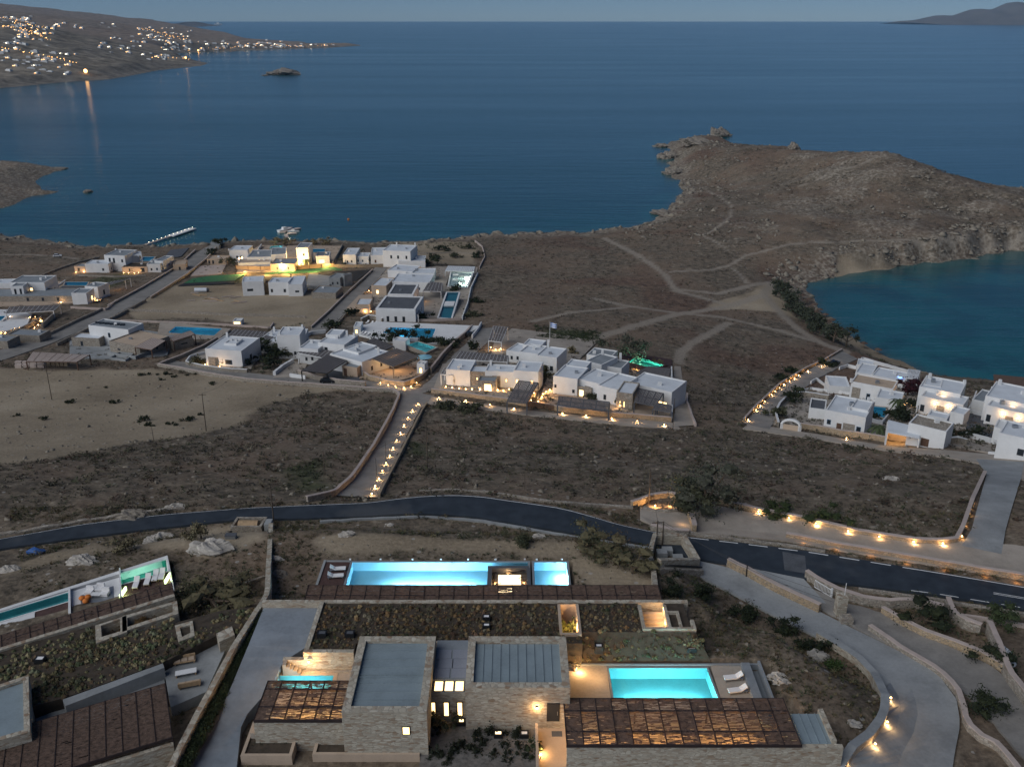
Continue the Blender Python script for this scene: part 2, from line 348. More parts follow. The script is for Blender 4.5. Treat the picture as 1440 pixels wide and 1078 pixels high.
# ------------------------------------------------------------------ roads (top edge, bottom edge in photo pixels)
def resamp(L, n):
    L = np.array(L, float); s = np.r_[0, np.cumsum(np.linalg.norm(np.diff(L, axis=0), axis=1))]
    q = np.linspace(0, s[-1], n); return np.c_[[np.interp(q, s, L[:, i]) for i in range(L.shape[1])]].T
ROADSPEC = {
 'lane': ([(472, 697), (500, 668), (530, 620), (556, 577), (564, 556), (566, 548)], [(530, 700), (546, 665), (571, 615), (591, 576), (604, 562), (606, 556)], 'lane'),
 'field': ([(606, 549), (560, 541), (500, 533), (440, 533), (400, 530), (350, 524), (290, 515), (255, 508), (228, 507)], [(585, 556), (560, 552), (545, 547), (470, 541), (400, 537), (350, 533), (290, 524), (250, 516), (222, 513)], 'lane'),
 'inner': ([(588, 548), (606, 533), (640, 497), (662, 477), (676, 462)], [(616, 552), (628, 538), (650, 512), (690, 478), (703, 460)], 'lane'),
 'front': ([(600, 556), (650, 563), (700, 571), (760, 579), (830, 585), (900, 590), (950, 595)], [(597, 567), (650, 572), (700, 578), (760, 586), (830, 593), (900, 600), (958, 604)], 'paveway'),
 'side': ([(945, 600), (950, 570), (948, 545), (948, 515)], [(978, 598), (972, 572), (962, 548), (957, 515)], 'paveway'),
 'west': ([(-60, 510), (0, 492), (60, 474), (130, 445), (190, 412), (240, 382), (272, 358), (296, 344)], [(-60, 530), (0, 508), (70, 484), (145, 452), (205, 420), (262, 386), (292, 362), (308, 346)], 'lane'),
 'mid': ([(430, 470), (462, 442), (495, 410), (515, 392), (528, 376)], [(455, 470), (482, 444), (512, 412), (530, 394), (545, 377)], 'lane'),
 'bay': ([(1046, 596), (1066, 574), (1098, 545), (1130, 524), (1160, 508), (1185, 494)], [(1082, 604), (1096, 580), (1118, 556), (1150, 532), (1178, 518), (1206, 505)], 'lane'),
 'bayfront': ([(1052, 596), (1100, 603), (1150, 611), (1200, 620), (1260, 629), (1330, 633), (1400, 640), (1480, 650)], [(1044, 603), (1100, 611), (1150, 618), (1200, 626), (1260, 636), (1330, 643), (1378, 652), (1480, 690)], 'paveway'),
 'baycross': ([(1372, 646), (1388, 665), (1378, 700), (1366, 745), (1352, 768)], [(1440, 650), (1436, 672), (1424, 710), (1414, 745), (1408, 780)], 'concrete'),
 'terrace': ([(900, 712), (935, 718), (965, 722), (1010, 712), (1060, 722), (1120, 732), (1180, 742), (1250, 755), (1320, 762), (1400, 764), (1500, 775)], [(900, 730), (925, 742), (960, 748), (1000, 752), (1040, 755), (1110, 762), (1180, 774), (1250, 785), (1320, 796), (1400, 808), (1500, 826)], 'paveway'),
 'drive': ([(975, 788), (1028, 800), (1090, 830), (1150, 860), (1205, 888), (1260, 915), (1318, 948), (1345, 985), (1350, 1020), (1342, 1060), (1335, 1110)], [(985, 812), (1030, 835), (1080, 862), (1150, 897), (1205, 930), (1235, 965), (1246, 995), (1240, 1020), (1222, 1045), (1195, 1065), (1170, 1110)], 'concrete'),
 'entry': ([(1020, 793), (1060, 801), (1100, 809), (1130, 815)], [(1030, 801), (1068, 822), (1108, 838), (1162, 850)], 'concrete'),
 'drive2': ([(1095, 808), (1130, 822), (1175, 845), (1240, 862), (1300, 890), (1350, 918), (1400, 940), (1440, 985), (1500, 1040)], [(1085, 822), (1120, 842), (1165, 862), (1205, 884), (1260, 912), (1318, 945), (1350, 970), (1400, 1020), (1450, 1078)], 'lane'),
}
ROADLINES = []
def strip_pts(t, b, nu, nv=5):
    t = resamp(t, nu); b = resamp(b, nu)
    px = [[t[i]*(1-v)+b[i]*v for v in np.linspace(0, 1, nv)] for i in range(nu)]
    P = np.array([[g(float(q[0]), float(q[1])) for q in r] for r in px])
    return P
def ragged(P, k):
    if ROADSPEC[k][2] == 'concrete': return P
    d = P[:, -1]-P[:, 0]; d /= np.linalg.norm(d, axis=1)[:, None]; i = np.arange(len(P))
    P[:, 0] += d*(fbm(i*.9+len(k)*7., i*0+3.1, 3)*1.0)[:, None]; P[:, -1] += d*(fbm(i*.9+len(k)*11., i*0+9.7, 3)*1.0)[:, None]; return P
ROADP = {k: ragged(strip_pts(t, b, 40 if k not in ('entry', 'side') else 14), k) for k, (t, b, m) in ROADSPEC.items()}
ROADP['asphalt_road'] = strip_pts(RT, RB, 110, 7)
for P in ROADP.values():
    ROADLINES.append((P[:, :, :2].mean(1), np.linalg.norm(P[:, 0, :2]-P[:, -1, :2], axis=1)/2))
def road_depth(P):              # >0 inside any road (metres from the edge, approx)
    o = np.full(len(P), -99.)
    for Q in ROADP.values():
        poly = np.r_[Q[:, 0, :2], Q[::-1, -1, :2]]
        lo = poly.min(0)-6; hi = poly.max(0)+6; m = ((P > lo) & (P < hi)).all(1)
        if m.any(): o[m] = np.maximum(o[m], sdf(P[m], poly))
    return o
# ------------------------------------------------------------------ ground, sea, roads, sky
def terrain_mat():
    t = NT('scrubland'); co = t.coord()
    a1 = t.node('ShaderNodeAttribute', attribute_name='c1'); a2 = t.node('ShaderNodeAttribute', attribute_name='c2')
    s1 = t.node('ShaderNodeSeparateColor'); t.l.new(a1.outputs['Color'], s1.inputs[0]); s2 = t.node('ShaderNodeSeparateColor'); t.l.new(a2.outputs['Color'], s2.inputs[0])
    big = t.noise(.035, 6, co, .6); mid = t.noise(.35, 6, co, .65); fine = t.noise(1.6, 5, co, .7)
    f = t.math('ADD', t.math('MULTIPLY', mid, .55), t.math('MULTIPLY', fine, .45))
    scrub = t.ramp(f, [(.35, (.040, .034, .025)), (.45, (.095, .077, .057)), (.55, (.165, .132, .096)), (.67, (.29, .245, .185))])
    soil = t.ramp(fine, [(.3, (.11, .075, .052)), (.7, (.23, .17, .12))])
    scrub = t.mix(t.ramp(big, [(.44, (0, 0, 0)), (.6, (.75, .75, .75))]), scrub, soil)
    red = t.ramp(f, [(.4, (.065, .04, .03)), (.6, (.16, .095, .066))]); scrub = t.mix(t.math('MULTIPLY', s2.outputs[1], .65), scrub, red)
    grn = t.ramp(f, [(.38, (.022, .03, .014)), (.62, (.09, .10, .045))]); scrub = t.mix(t.math('MULTIPLY', s2.outputs[0], .8), scrub, grn)
    vr = t.node('ShaderNodeTexVoronoi'); vr.inputs['Scale'].default_value = .55; t.l.new(co, vr.inputs['Vector'])
    rk = t.ramp(t.math('ADD', t.math('MULTIPLY', vr.outputs['Distance'], .5), t.math('MULTIPLY', f, .6)), [(.32, (.07, .06, .048)), (.5, (.17, .145, .112)), (.72, (.33, .29, .235))])
    c = t.mix(t.math('MULTIPLY', s1.outputs[1], t.ramp(mid, [(.38, (.15,)*3), (.6, (.85,)*3)])), scrub, rk)
    sd = t.ramp(t.math('ADD', t.math('MULTIPLY', big, .6), t.math('MULTIPLY', fine, .4)), [(.36, (.18, .142, .097)), (.5, (.285, .23, .16)), (.66, (.38, .315, .23))]); c = t.mix(s1.outputs[0], c, sd)
    pt = t.ramp(fine, [(.3, (.20, .17, .135)), (.7, (.36, .31, .25))]); c = t.mix(t.math('MULTIPLY', s1.outputs[2], .8), c, pt)
    # limestone pebbles
    pb = t.node('ShaderNodeTexVoronoi'); pb.inputs['Scale'].default_value = .9; t.l.new(co, pb.inputs['Vector'])
    sp_ = t.node('ShaderNodeSeparateColor'); t.l.new(pb.outputs['Color'], sp_.inputs[0])
    pk = t.math('MULTIPLY', t.math('LESS_THAN', pb.outputs['Distance'], .26), t.math('GREATER_THAN', sp_.outputs[0], .9))
    c = t.mix(t.math('MULTIPLY', pk, .7), c, (.33, .31, .28))
    t.bump(f, .6, .5)
    return t.fin(c, .95, spec=.15)
def grid_mesh(name, ds, cs, hf, mat, attrf, keep, **kw):
    D, A = np.meshgrid(ds, cs, indexing='ij'); P = np.c_[(A*D).ravel(), D.ravel()]
    Z, at_ = hf(P); V = np.c_[P, Z]; n, m = len(ds), len(cs)
    i = np.arange(n*m).reshape(n, m); Fq = np.c_[i[:-1, :-1].ravel(), i[:-1, 1:].ravel(), i[1:, 1:].ravel(), i[1:, :-1].ravel()]
    k = keep(P, Z)[Fq].any(1); Fq = Fq[k]; u, inv = np.unique(Fq, return_inverse=True)
    o = fast_mesh(name, V[u], inv.reshape(-1, 4), mat, attrs={k_: a[u] for k_, a in at_.items()}, smooth=True)
    return props(o, **kw)
def land_h(P):
    r_ = pre(P); h, s1, s2 = r_; h = h0(P, r_)
    sand, rock, path, green, red, head, beach = masks(P, s1, s2)
    rd = road_depth(P); pv = np.zeros(len(P))
    for pl in PAVED: pv = np.maximum(pv, sm(-1.2, .2, sd_box(P, pl, 3)))
    calm = np.maximum(np.maximum(np.maximum(sand, path), sm(-2.5, 0, rd)), pv)
    n = fbm(P[:, 0]*.12, P[:, 1]*.12, 5)*1.1+fbm(P[:, 0]*.9, P[:, 1]*.9, 2)*.35
    rough = fbm(P[:, 0]*.045+3, P[:, 1]*.045, 5)*7*head+np.abs(fbm(P[:, 0]*.16+3, P[:, 1]*.16, 4))*4.2*rock*sm(200, 420, P[:, 1])
    inl = sm(0, 14, np.maximum(s1, s2))
    est = np.zeros(len(P))
    for poly, z, b in PADS[:2]+PADS[3:]: est = np.maximum(est, sm(-2, 1, sdf(P, poly)))
    h = h+(n*.75*(1-.97*calm)+rough*np.maximum(inl, .3)*(1-calm))*(1-.9*est)*(np.maximum(s1, s2) > -2)
    h = h-.35*sm(-.3, .5, rd)-.25*pv
    for pl in DIG: h = h-2.6*sm(-.75, -.45, sd_box(P, pl, 3))
    z1 = np.ones(len(P))
    return h, dict(c1=np.c_[sand, rock, path, z1], c2=np.c_[green, red, beach, z1])
MAT_LAND = terrain_mat()

def sea_mat():
    t = NT('sea_water'); co = t.coord()
    a = t.node('ShaderNodeAttribute', attribute_name='c1'); s = t.node('ShaderNodeSeparateColor'); t.l.new(a.outputs['Color'], s.inputs[0])
    weed = t.ramp(t.noise(.03, 5, co, .6), [(.46, (0, 0, 0)), (.6, (1, 1, 1))])
    sh = t.mix(t.math('MULTIPLY', weed, .75), (.014, .108, .118), (.007, .045, .058))
    c = t.mix(s.outputs[0], (.009, .063, .077), sh)
    c = t.mix(s.outputs[1], c, (.06, .085, .075))
    st = t.coord((.012, .09, 1)); w1 = t.noise(1, 5, st, .65); w2 = t.noise(.5, 3, co)
    t.bump(t.math('ADD', w1, t.math('MULTIPLY', w2, .25)), .35, 1.2)
    big = t.noise(1, 4, t.coord((.0009, .006, 1)))
    return t.fin(c, t.math('ADD', .12, t.math('MULTIPLY', big, .13)), spec=.25)
def sea_h(P):
    s1 = -sdf(P, SHORE); s2 = -sdf(P, PROM); r = P[:, 0]/P[:, 1]
    bay = sm(.36, .44, r)*sm(480, 440, P[:, 1])
    s = np.minimum(np.maximum(s1, 0), np.maximum(s2, 0))
    k = np.exp(-s/(22+70*bay)); w = np.exp(-s/2.2)*.8
    return np.full(len(P), 0.), dict(c1=np.c_[np.clip(k*(.75+.25*bay), 0, 1), w, k*0, k*0+1])
grid_mesh('sea', np.geomspace(215, 23500, 330), np.linspace(-1.3, 1.3, 420), sea_h, sea_mat(), None, lambda P, Z: Z > -1, kind='structure')
# ---- roads
def asphalt():
    t = NT('asphalt'); co = t.coord(); f = t.noise(.5, 6, co); c = t.ramp(f, [(.3, (.017, .023, .031)), (.7, (.034, .043, .055))])
    pa = t.ramp(t.noise(.09, 4, co), [(.58, (0, 0, 0)), (.68, (.6, .6, .6))]); c = t.mix(pa, c, (.07, .072, .075)); t.bump(t.noise(14, 2, co), .2, .02)
    return t.fin(c, .75)
MT = dict(asphalt=asphalt(), lane=plain('worn_concrete', (.23, .215, .195), .9, .2, .35, stain=.5), paveway=plain('sandy_concrete', (.34, .295, .245), .9, .15, .35, stain=.4), concrete=plain('concrete', (.27, .28, .28), .85, .16, .3, stain=.5),
    white=plain('whitewash', (.63, .63, .62), .85, .06, .5, .12, stain=.14), roofw=plain('white_roof', (.54, .57, .60), .85, .09, .4, .08, stain=.25), grey=plain('grey_roof', (.21, .23, .245), .85, .12, .4, stain=.3), greyd=plain('dark_roof', (.085, .09, .10), .8, .15, .5),
    roadpaint=plain('road_paint', (.72, .72, .70), .7, .12, 2), glassd=plain('dark_glass', (.02, .025, .03), .15, .1, 1, 0, spec=.5), wood=plain('brown_wood', (.10, .055, .035), .7, .3, 2.5), woodl=plain('pale_wood', (.35, .24, .14), .7, .25, 3), tan=plain('tan_plaster', (.40, .31, .23), .9, .1, .6),
    steel=plain('steel', (.35, .37, .39), .4, .1, 3, .05, metal=.7), black=plain('black_metal', (.012, .012, .013), .5, .1, 3, .05), bark=plain('bark', (.09, .065, .045), .9, .3, 4), pole=plain('weathered_pole', (.085, .066, .05), .9, .3, 3), rockw=plain('pale_rock', (.36, .33, .29), .9, .3, .9, .6), rockd=plain('brown_rock', (.19, .165, .135), .95, .35, .6, .8),
    shutter=plain('blue_shutter', (.06, .13, .21), .6, .1, 2), cushion=plain('white_cushion', (.70, .69, .68), .9, .05, 3), orange=plain('orange_cloth', (.55, .17, .035), .9, .1, 3), green_net=plain('green_net', (.028, .13, .055), .9, .35, 1.2, .5), darknet=plain('black_sheet', (.018, .019, .021), .8, .4, 1.5, .5), redroof=plain('beige_slab', (.40, .33, .29), .9, .12, 1))
MT['stone'] = stone('dry_stone', [(.33, .29, .235), (.25, .21, .165), (.40, .36, .30), (.22, .165, .12), (.45, .41, .35), (.30, .255, .2)], 2.4, 5.0)
MT['stoneh'] = stone('ashlar_stone', [(.40, .36, .285), (.48, .435, .35), (.33, .29, .225), (.54, .49, .40), (.41, .365, .285), (.22, .135, .08), (.46, .41, .325), (.28, .19, .12)], 1.9, 6.0, (.28, .25, .20))
MT['glow'] = emit('lamp_glow', (1, .60, .24), 16); MT['glowwin'] = emit('lit_window', (1, .66, .28), 3.0); MT['glowsoft'] = emit('lit_panel', (1, .75, .42), 2.2); MT['glowfar'] = emit('town_light', (1, .5, .15), 7); MT['glowwhite'] = emit('white_light', (1, .86, .62), 9); MT['glowblue'] = emit('blue_strip_light', (.12, .3, 1), 6)
ROADNAMES = dict(lane='sloping_lane', field='field_lane', inner='villa_lane', front='villa_frontage_lane', side='side_lane', west='shore_lane', mid='middle_lane', bay='bay_lane', bayfront='bay_frontage_lane', baycross='access_road', terrace='paved_terrace', drive='driveway', entry='entrance_apron', drive2='neighbour_driveway', asphalt_road='asphalt_road')
ORD = {k: .045+.012*i for i, k in enumerate(['field', 'front', 'inner', 'side', 'lane', 'west', 'mid', 'bayfront', 'bay', 'terrace', 'baycross', 'drive2', 'entry', 'drive', 'asphalt_road'])}
for k, P in ROADP.items():
    nu, nv = P.shape[:2]; Q = P.copy(); Q[:, :, 2] += ORD[k]; V = Q.reshape(-1, 3).tolist(); b = len(V)
    idx = lambda i, j: i*nv+j
    Fs = [(idx(i, j), idx(i, j+1), idx(i+1, j+1), idx(i+1, j)) for i in range(nu-1) for j in range(nv-1)]
    m = MB(); m.add(V, Fs)
    for j in (0, nv-1):
        a = [Q[i, j] for i in range(nu)]; lo = [q-np.array([0, 0, .8]) for q in a]
        m.add(a+lo, [(i, i+1, nu+i+1, nu+i) for i in range(nu-1)])
    m.build(ROADNAMES[k], MT['asphalt' if k == 'asphalt_road' else ROADSPEC[k][2]], smooth=False, kind='structure')
# painted lines on the asphalt
def painted(f0, f1, i0, i1, dash=None):
    P = ROADP['asphalt_road']; m = MB(); a = P[:, 0]*(1-f0)+P[:, -1]*f0; b = P[:, 0]*(1-f1)+P[:, -1]*f1
    L = np.c_[a, b]; L = resamp(L[i0:i1+1], 160); acc = 0
    for u, v in zip(L[:-1], L[1:]):
        s = np.linalg.norm(v[:3]-u[:3]); acc += s
        if dash and (acc % dash) > dash*.62: continue
        q = [u[:3], u[3:], v[3:], v[:3]]; q = [p+np.array([0, 0, ORD['asphalt_road']+.012]) for p in q]; m.quad(*q)
    return m
def rmark(n, mb): mb.build('road_markings', MT['roadpaint'], kind='structure')
N = 109
rmark(0, painted(.035, .052, 0, 66)); rmark(0, painted(.035, .06, 66, 82, 4.)); rmark(0, painted(.035, .06, 82, N)); rmark(0, painted(.945, .965, 82, 90, 3.5))
rmark(0, painted(.50, .516, 88, N)); rmark(0, painted(.555, .571, 88, N))
pt_ = ROADP['asphalt_road']; q_ = [g(1100, 777), g(1132, 783), g(1134, 808), g(1103, 803)]; m = MB(); m.add([tuple(p+np.array([0, 0, ORD['asphalt_road']+.006])) for p in q_], [(3, 2, 1, 0)]); m.build('road_patch', plain('worn_asphalt', (.085, .09, .098), .8, .25, .8), kind='structure')
# ---- far coast
FSH = np.array([np.asarray(p, float) for p in [(-4200, 1300)]+A2([(-200, 140), (0, 124), (40, 120.5), (62, 118), (110, 114), (150, 112), (180, 107), (222, 99), (250, 96), (283, 92.5), (292, 89), (272, 85), (262, 80), (245, 77), (252, 74.5), (300, 72.5), (370, 70), (425, 68), (470, 66.5), (508, 64.3), (490, 61), (430, 61.5), (428, 59.5), (420, 58.5), (368, 58)], 0)+[far(330, 6200), far(250, 7500), far(100, 8000), (-9000, 8000), (-9000, 1300)]])
FC = []
for p in ((-100, 40, 2300), (0, 28, 2600), (40, 29, 2700), (0, 60, 2200), (60, 60, 2350), (60, 85, 2050), (0, 95, 1950), (120, 85, 2200), (30, 40, 2550), (100, 28, 4200), (105, 27.5, 4100), (140, 31, 4200), (180, 40, 4300), (215, 41, 4500), (265, 45, 4900), (200, 55, 3500), (150, 62, 2900), (125, 50, 2750), (95, 50, 2650), (180, 78, 2650), (250, 84, 2700), (220, 66, 3000), (300, 60, 4400), (340, 56, 5200), (400, 63.5, 4300), (460, 62.5, 4150), (440, 62, 4200), (390, 55, 5200), (0, 29, 3500), (320, 52, 5100), (-150, 30, 2600), (-200, 60, 2000)):
    a = atd(*p); FC.append(tuple(a))
FT = TPS([(x/10, y/10, z) for x, y, z in FC])
def far_h0(P):
    s = sdf(P, FSH); h = np.maximum(FT(P/10), 2.)
    return np.where(s > 0, .3+np.minimum(h, s*.45+1)*sm(-5, 60, s), np.maximum(s*.05, -4)), s
def far_h(P):
    h, s = far_h0(P); n1 = fbm(P[:, 0]*.006, P[:, 1]*.006, 5); n2 = fbm(P[:, 0]*.03, P[:, 1]*.03, 4)
    h = h+(n1*26+n2*7)*sm(10, 220, s)*.6+np.abs(n2)*10*sm(0, 10, s)*sm(80, 20, s)
    rock = np.clip((1-sm(20, 70, s+n2*60))+.45*sm(0, .2, n1), 0, 1); red = sm(2600, 3400, P[:, 1])*.75; sand = .25*sm(.05, .2, fbm(P[:, 0]*.012, P[:, 1]*.012, 3)); z = np.zeros(len(P))
    return h, dict(c1=np.c_[sand, rock, z, z+1], c2=np.c_[z, red, z, z+1])
def farmat():
    t = NT('far_scrub'); co = t.coord(); a1 = t.node('ShaderNodeAttribute', attribute_name='c1'); a2 = t.node('ShaderNodeAttribute', attribute_name='c2')
    s1 = t.node('ShaderNodeSeparateColor'); t.l.new(a1.outputs['Color'], s1.inputs[0]); s2 = t.node('ShaderNodeSeparateColor'); t.l.new(a2.outputs['Color'], s2.inputs[0])
    f = t.noise(.03, 7, co, .7); c = t.ramp(f, [(.36, (.09, .078, .058)), (.5, (.20, .17, .13)), (.66, (.36, .31, .24))])
    c = t.mix(s2.outputs[1], c, t.ramp(f, [(.35, (.15, .11, .085)), (.65, (.30, .23, .18))])); c = t.mix(s1.outputs[1], c, t.ramp(f, [(.35, (.09, .08, .065)), (.65, (.27, .24, .2))])); c = t.mix(s1.outputs[0], c, (.2, .165, .125))
    t.bump(f, .8, 6); return t.fin(c, .95, spec=.1)
grid_mesh('far_hills', np.geomspace(1600, 8200, 240), np.linspace(-.68, -.1, 260), far_h, farmat(), None, lambda P, Z: Z > -1.5, kind='structure')
def isle(name, prof, dist, label=None):
    dd = np.linspace(-1, 1, 9); m = []; xs = np.linspace(prof[0][0], prof[-1][0], 60)
    V = []; zt = np.interp(xs, [p[0] for p in prof], [p[1] for p in prof])
    for k in dd:
        for x, y in zip(xs, zt):
            top = max(atd(x, y, dist)[2], 0)*(1-k*k)*(1+.12*math.sin(x*.9+k*3)); X = (x-720)/F*(dist*cp+H*sp)
            V.append((X, dist+k*dist*.09, top-6))
    i = np.arange(len(dd)*60).reshape(len(dd), 60); Fq = np.c_[i[:-1, :-1].ravel(), i[:-1, 1:].ravel(), i[1:, 1:].ravel(), i[1:, :-1].ravel()]
    V = np.array(V); z = np.ones(len(V)); return props(fast_mesh(name, V, Fq, plain(name+'_slope', (.12, .10, .085), .95, .25, .004), smooth=True), kind='structure')
isle('island_mountain', [(1278, 31.5), (1290, 28), (1310, 25), (1330, 21.5), (1352, 19), (1375, 14), (1400, 9), (1420, 6.5), (1440, 1.5), (1470, -8), (1520, -12), (1580, 0), (1640, 31)], 16000)
isle('distant_island', [(205, 39), (222, 36.5), (240, 35.5), (252, 34.5), (266, 30.5), (275, 33.5), (288, 37), (300, 39)], 12500)
# ---- sky, sun, camera
w = bpy.data.worlds.new('World'); SC.world = w; w.use_nodes = True; nt = w.node_tree; bg = nt.nodes['Background']
sk = nt.nodes.new('ShaderNodeTexSky'); sk.sky_type = 'NISHITA'; sk.sun_disc = False
SUN_EL, SUN_ROT = math.radians(SUNE), math.radians(SUNR)
sk.sun_elevation = SUN_EL; sk.sun_rotation = SUN_ROT; sk.altitude = 100; sk.air_density = .6; sk.dust_density = 0.0; sk.ozone_density = 8.0
nt.links.new(sk.outputs[0], bg.inputs[0]); bg.inputs[1].default_value = SKYS
sl = bpy.data.lights.new('sun', 'SUN'); sl.energy = SUNP; sl.angle = math.radians(70); sl.color = (.97, .985, 1.0)
so = bpy.data.objects.new('sun', sl); COL.objects.link(so); so.rotation_euler = (math.pi/2-SUN_EL, 0, math.pi-SUN_ROT)
cam = bpy.data.cameras.new('camera'); co_ = bpy.data.objects.new('camera', cam); COL.objects.link(co_); SC.camera = co_
cam.sensor_width = 36; cam.lens = F/1440*36; cam.clip_end = 60000; cam.clip_start = .5
co_.location = (0, 0, H); co_.rotation_euler = (math.pi/2-PITCH, 0, 0)
SC.view_settings.view_transform = 'Standard'; SC.view_settings.look = 'None'; SC.view_settings.exposure = EXPO; SC.view_settings.gamma = 1
SC.cycles.use_denoising = True; SC.cycles.max_bounces = 6; SC.cycles.diffuse_bounces = 3; SC.cycles.glossy_bounces = 3; SC.cycles.transparent_max_bounces = 12
SC.cycles.caustics_reflective = False; SC.cycles.caustics_refractive = False; SC.cycles.sample_clamp_indirect = 3
# ------------------------------------------------------------------ kit of parts
WORDS = ['first', 'second', 'third', 'fourth', 'fifth', 'sixth', 'seventh', 'eighth', 'ninth', 'tenth', 'eleventh', 'twelfth', 'thirteenth', 'fourteenth', 'fifteenth', 'sixteenth', 'seventeenth', 'eighteenth', 'nineteenth', 'twentieth']
WARM = (1, .58, .24); LK = LAMPK
def light(parent, p, watts, col=WARM, r=.06, spot=None):
    d = bpy.data.lights.new('lamp_light', 'SPOT' if spot else 'POINT'); d.energy = watts*LK; d.color = col; d.shadow_soft_size = r
    if spot: d.spot_size = math.radians(spot); d.spot_blend = .8
    o = bpy.data.objects.new('lamp_light', d); COL.objects.link(o)
    if parent: o.parent = parent
    o.location = np.array(p, float)-LOC.get(parent.name, np.zeros(3)) if parent else p
    return o
_proto = {}
def copyparts(src, dst):
    for ch in src.children:
        c = ch.copy(); COL.objects.link(c); c.parent = dst; LOC[c.name] = LOC[dst.name]
        for g2 in ch.children:
            e = g2.copy(); COL.objects.link(e); e.parent = c
def dup(src, loc, label, group=None, rz=0., cat=None, s=1.):
    r = src.copy(); COL.objects.link(r); r.location = [float(v) for v in loc]; r.rotation_euler = (0, 0, rz); r.scale = (s, s, s); LOC[r.name] = np.array(loc, float)
    if label: r['label'] = label
    if group: r['group'] = group
    copyparts(src, r); return r
def garden_lamp(p, label, group, watts=10, kind='path'):
    if kind not in _proto:
        r = root('garden_lamp', label, 'lamp', p, group); p0 = np.array(p)
        if kind == 'path':
            MB().cyl(p0-[0, 0, .1], p0+[0, 0, .34], .035, n=6).build('lamp_post', MT['black'], r)
            MB().ball(p0+[0, 0, .42], .095, 8, 5).build('lamp_head', MT['glow'], r)
        elif kind == 'wall':
            MB().box(p0[0]-.1, p0[1]-.04, p0[2]-.1, p0[0]+.1, p0[1]+.03, p0[2]+.1).build('lamp_bracket', MT['black'], r)
            MB().ball(p0+[0, -.1, -.02], .085, 8, 5).build('lamp_head', MT['glow'], r)
        _proto[kind] = r
    else: r = dup(_proto[kind], p, label, group)
    if watts: watts *= LAMPB*random.Random(int(abs(p[0]*31+p[1]*17))).uniform(.55, 1.35); light(r, np.array(p)+([0, -.32, -.05] if kind == 'wall' else [.05, -.3, .38]), watts)
    return r
def lamp_row(pts, what, group, watts=10, kind='path', order='counted from the near end'):
    n = len(pts)
    for i, p in enumerate(pts):
        pos = WORDS[i]+' lamp '+order if n > 1 else 'single lamp'
        garden_lamp(p if len(p) == 3 else g(*p), f'{pos}, {what}', group, watts, kind)
def offs(P, w):
    P = np.array(P, float); d = np.diff(P[:, :2], axis=0); d /= np.maximum(np.linalg.norm(d, axis=1), 1e-6)[:, None]
    nr = np.c_[-d[:, 1], d[:, 0]]; v = np.vstack([nr[:1], nr[:-1]+nr[1:], nr[-1:]]); v /= np.maximum(np.linalg.norm(v, axis=1), .3)[:, None]
    k = np.ones(len(P)); 
    for i in range(1, len(P)-1): k[i] = 1/max(.45, abs((v[i]*nr[i]).sum()))
    return P[:, :2]+v*(w/2*k)[:, None], P[:, :2]-v*(w/2*k)[:, None]
def wallmesh(P, h, w, z0=None, wob=.06, cap=None, step=1.5):
    P = np.array(P, float); n = max(2, int(np.linalg.norm(np.diff(P[:, :2], axis=0), axis=1).sum()/step)+1)
    Q = np.vstack([np.c_[resamp(P, n)], P]) if False else resamp(P, max(n, len(P)))
    a, b = offs(Q, w); rn = random.Random(int(abs(P[0, 0]*7+P[0, 1]*13)) & 0xffff); m = MB(); c = MB()
    top = [q[2]+h+(rn.random()-.5)*2*wob for q in Q]; bot = [q[2]-.9 for q in Q]; L = len(Q)
    def shell(mm, a, b, lo, hi):
        vs = [(*a[i], lo[i]) for i in range(L)]+[(*a[i], hi[i]) for i in range(L)]+[(*b[i], hi[i]) for i in range(L)]+[(*b[i], lo[i]) for i in range(L)]
        fs = []
        for i in range(L-1):
            for k in range(3): fs.append((k*L+i, (k+1)*L+i, (k+1)*L+i+1, k*L+i+1))
        fs += [(0, 3*L, 2*L, L), (L-1, 2*L-1, 3*L-1, 4*L-1)]; mm.add(vs, fs)
    shell(m, a, b, bot, top)
    if cap:
        a2, b2 = offs(Q, w+.1); shell(c, a2, b2, [t-.02 for t in top], [t+cap for t in top])
    return m, c
def wall(label, pts, h, w=.5, mat='stone', cap=None, name='stone_wall', cat='wall', group=None, world=False, wob=.06, capmat='redroof', step=1.5):
    P = pts if world else GL(pts); m, c = wallmesh(P, h, w, wob=wob, cap=cap, step=step); P = np.array(P)
    if cap:
        r = root(name, label, cat, P.mean(0), group); m.build('wall_body', MT[mat], r); c.build('coping', MT[capmat], r); return r
    o = m.build(name, MT[mat]); return props(o, label, cat, group)
MT['water'] = None
def watermat(name, tint, rough=.04):
    t = NT(name); n = t.n; tr = t.node('ShaderNodeBsdfTransparent'); tr.inputs[0].default_value = (*tint, 1); gl = t.node('ShaderNodeBsdfGlossy'); gl.inputs['Roughness'].default_value = rough
    fr = t.node('ShaderNodeFresnel'); fr.inputs[0].default_value = 1.33; mx = t.node('ShaderNodeMixShader'); bp = t.node('ShaderNodeBump'); bp.inputs['Strength'].default_value = .25; bp.inputs['Distance'].default_value = .05
    t.l.new(t.noise(1.3, 3, t.coord()), bp.inputs['Height']); t.l.new(bp.outputs[0], gl.inputs['Normal']); t.l.new(bp.outputs[0], fr.inputs['Normal'])
    t.l.new(fr.outputs[0], mx.inputs[0]); t.l.new(tr.outputs[0], mx.inputs[1]); t.l.new(gl.outputs[0], mx.inputs[2]); t.l.new(mx.outputs[0], t.out.inputs[0]); return t.mat
MT['water'] = watermat('pool_water', (.86, .97, .98))
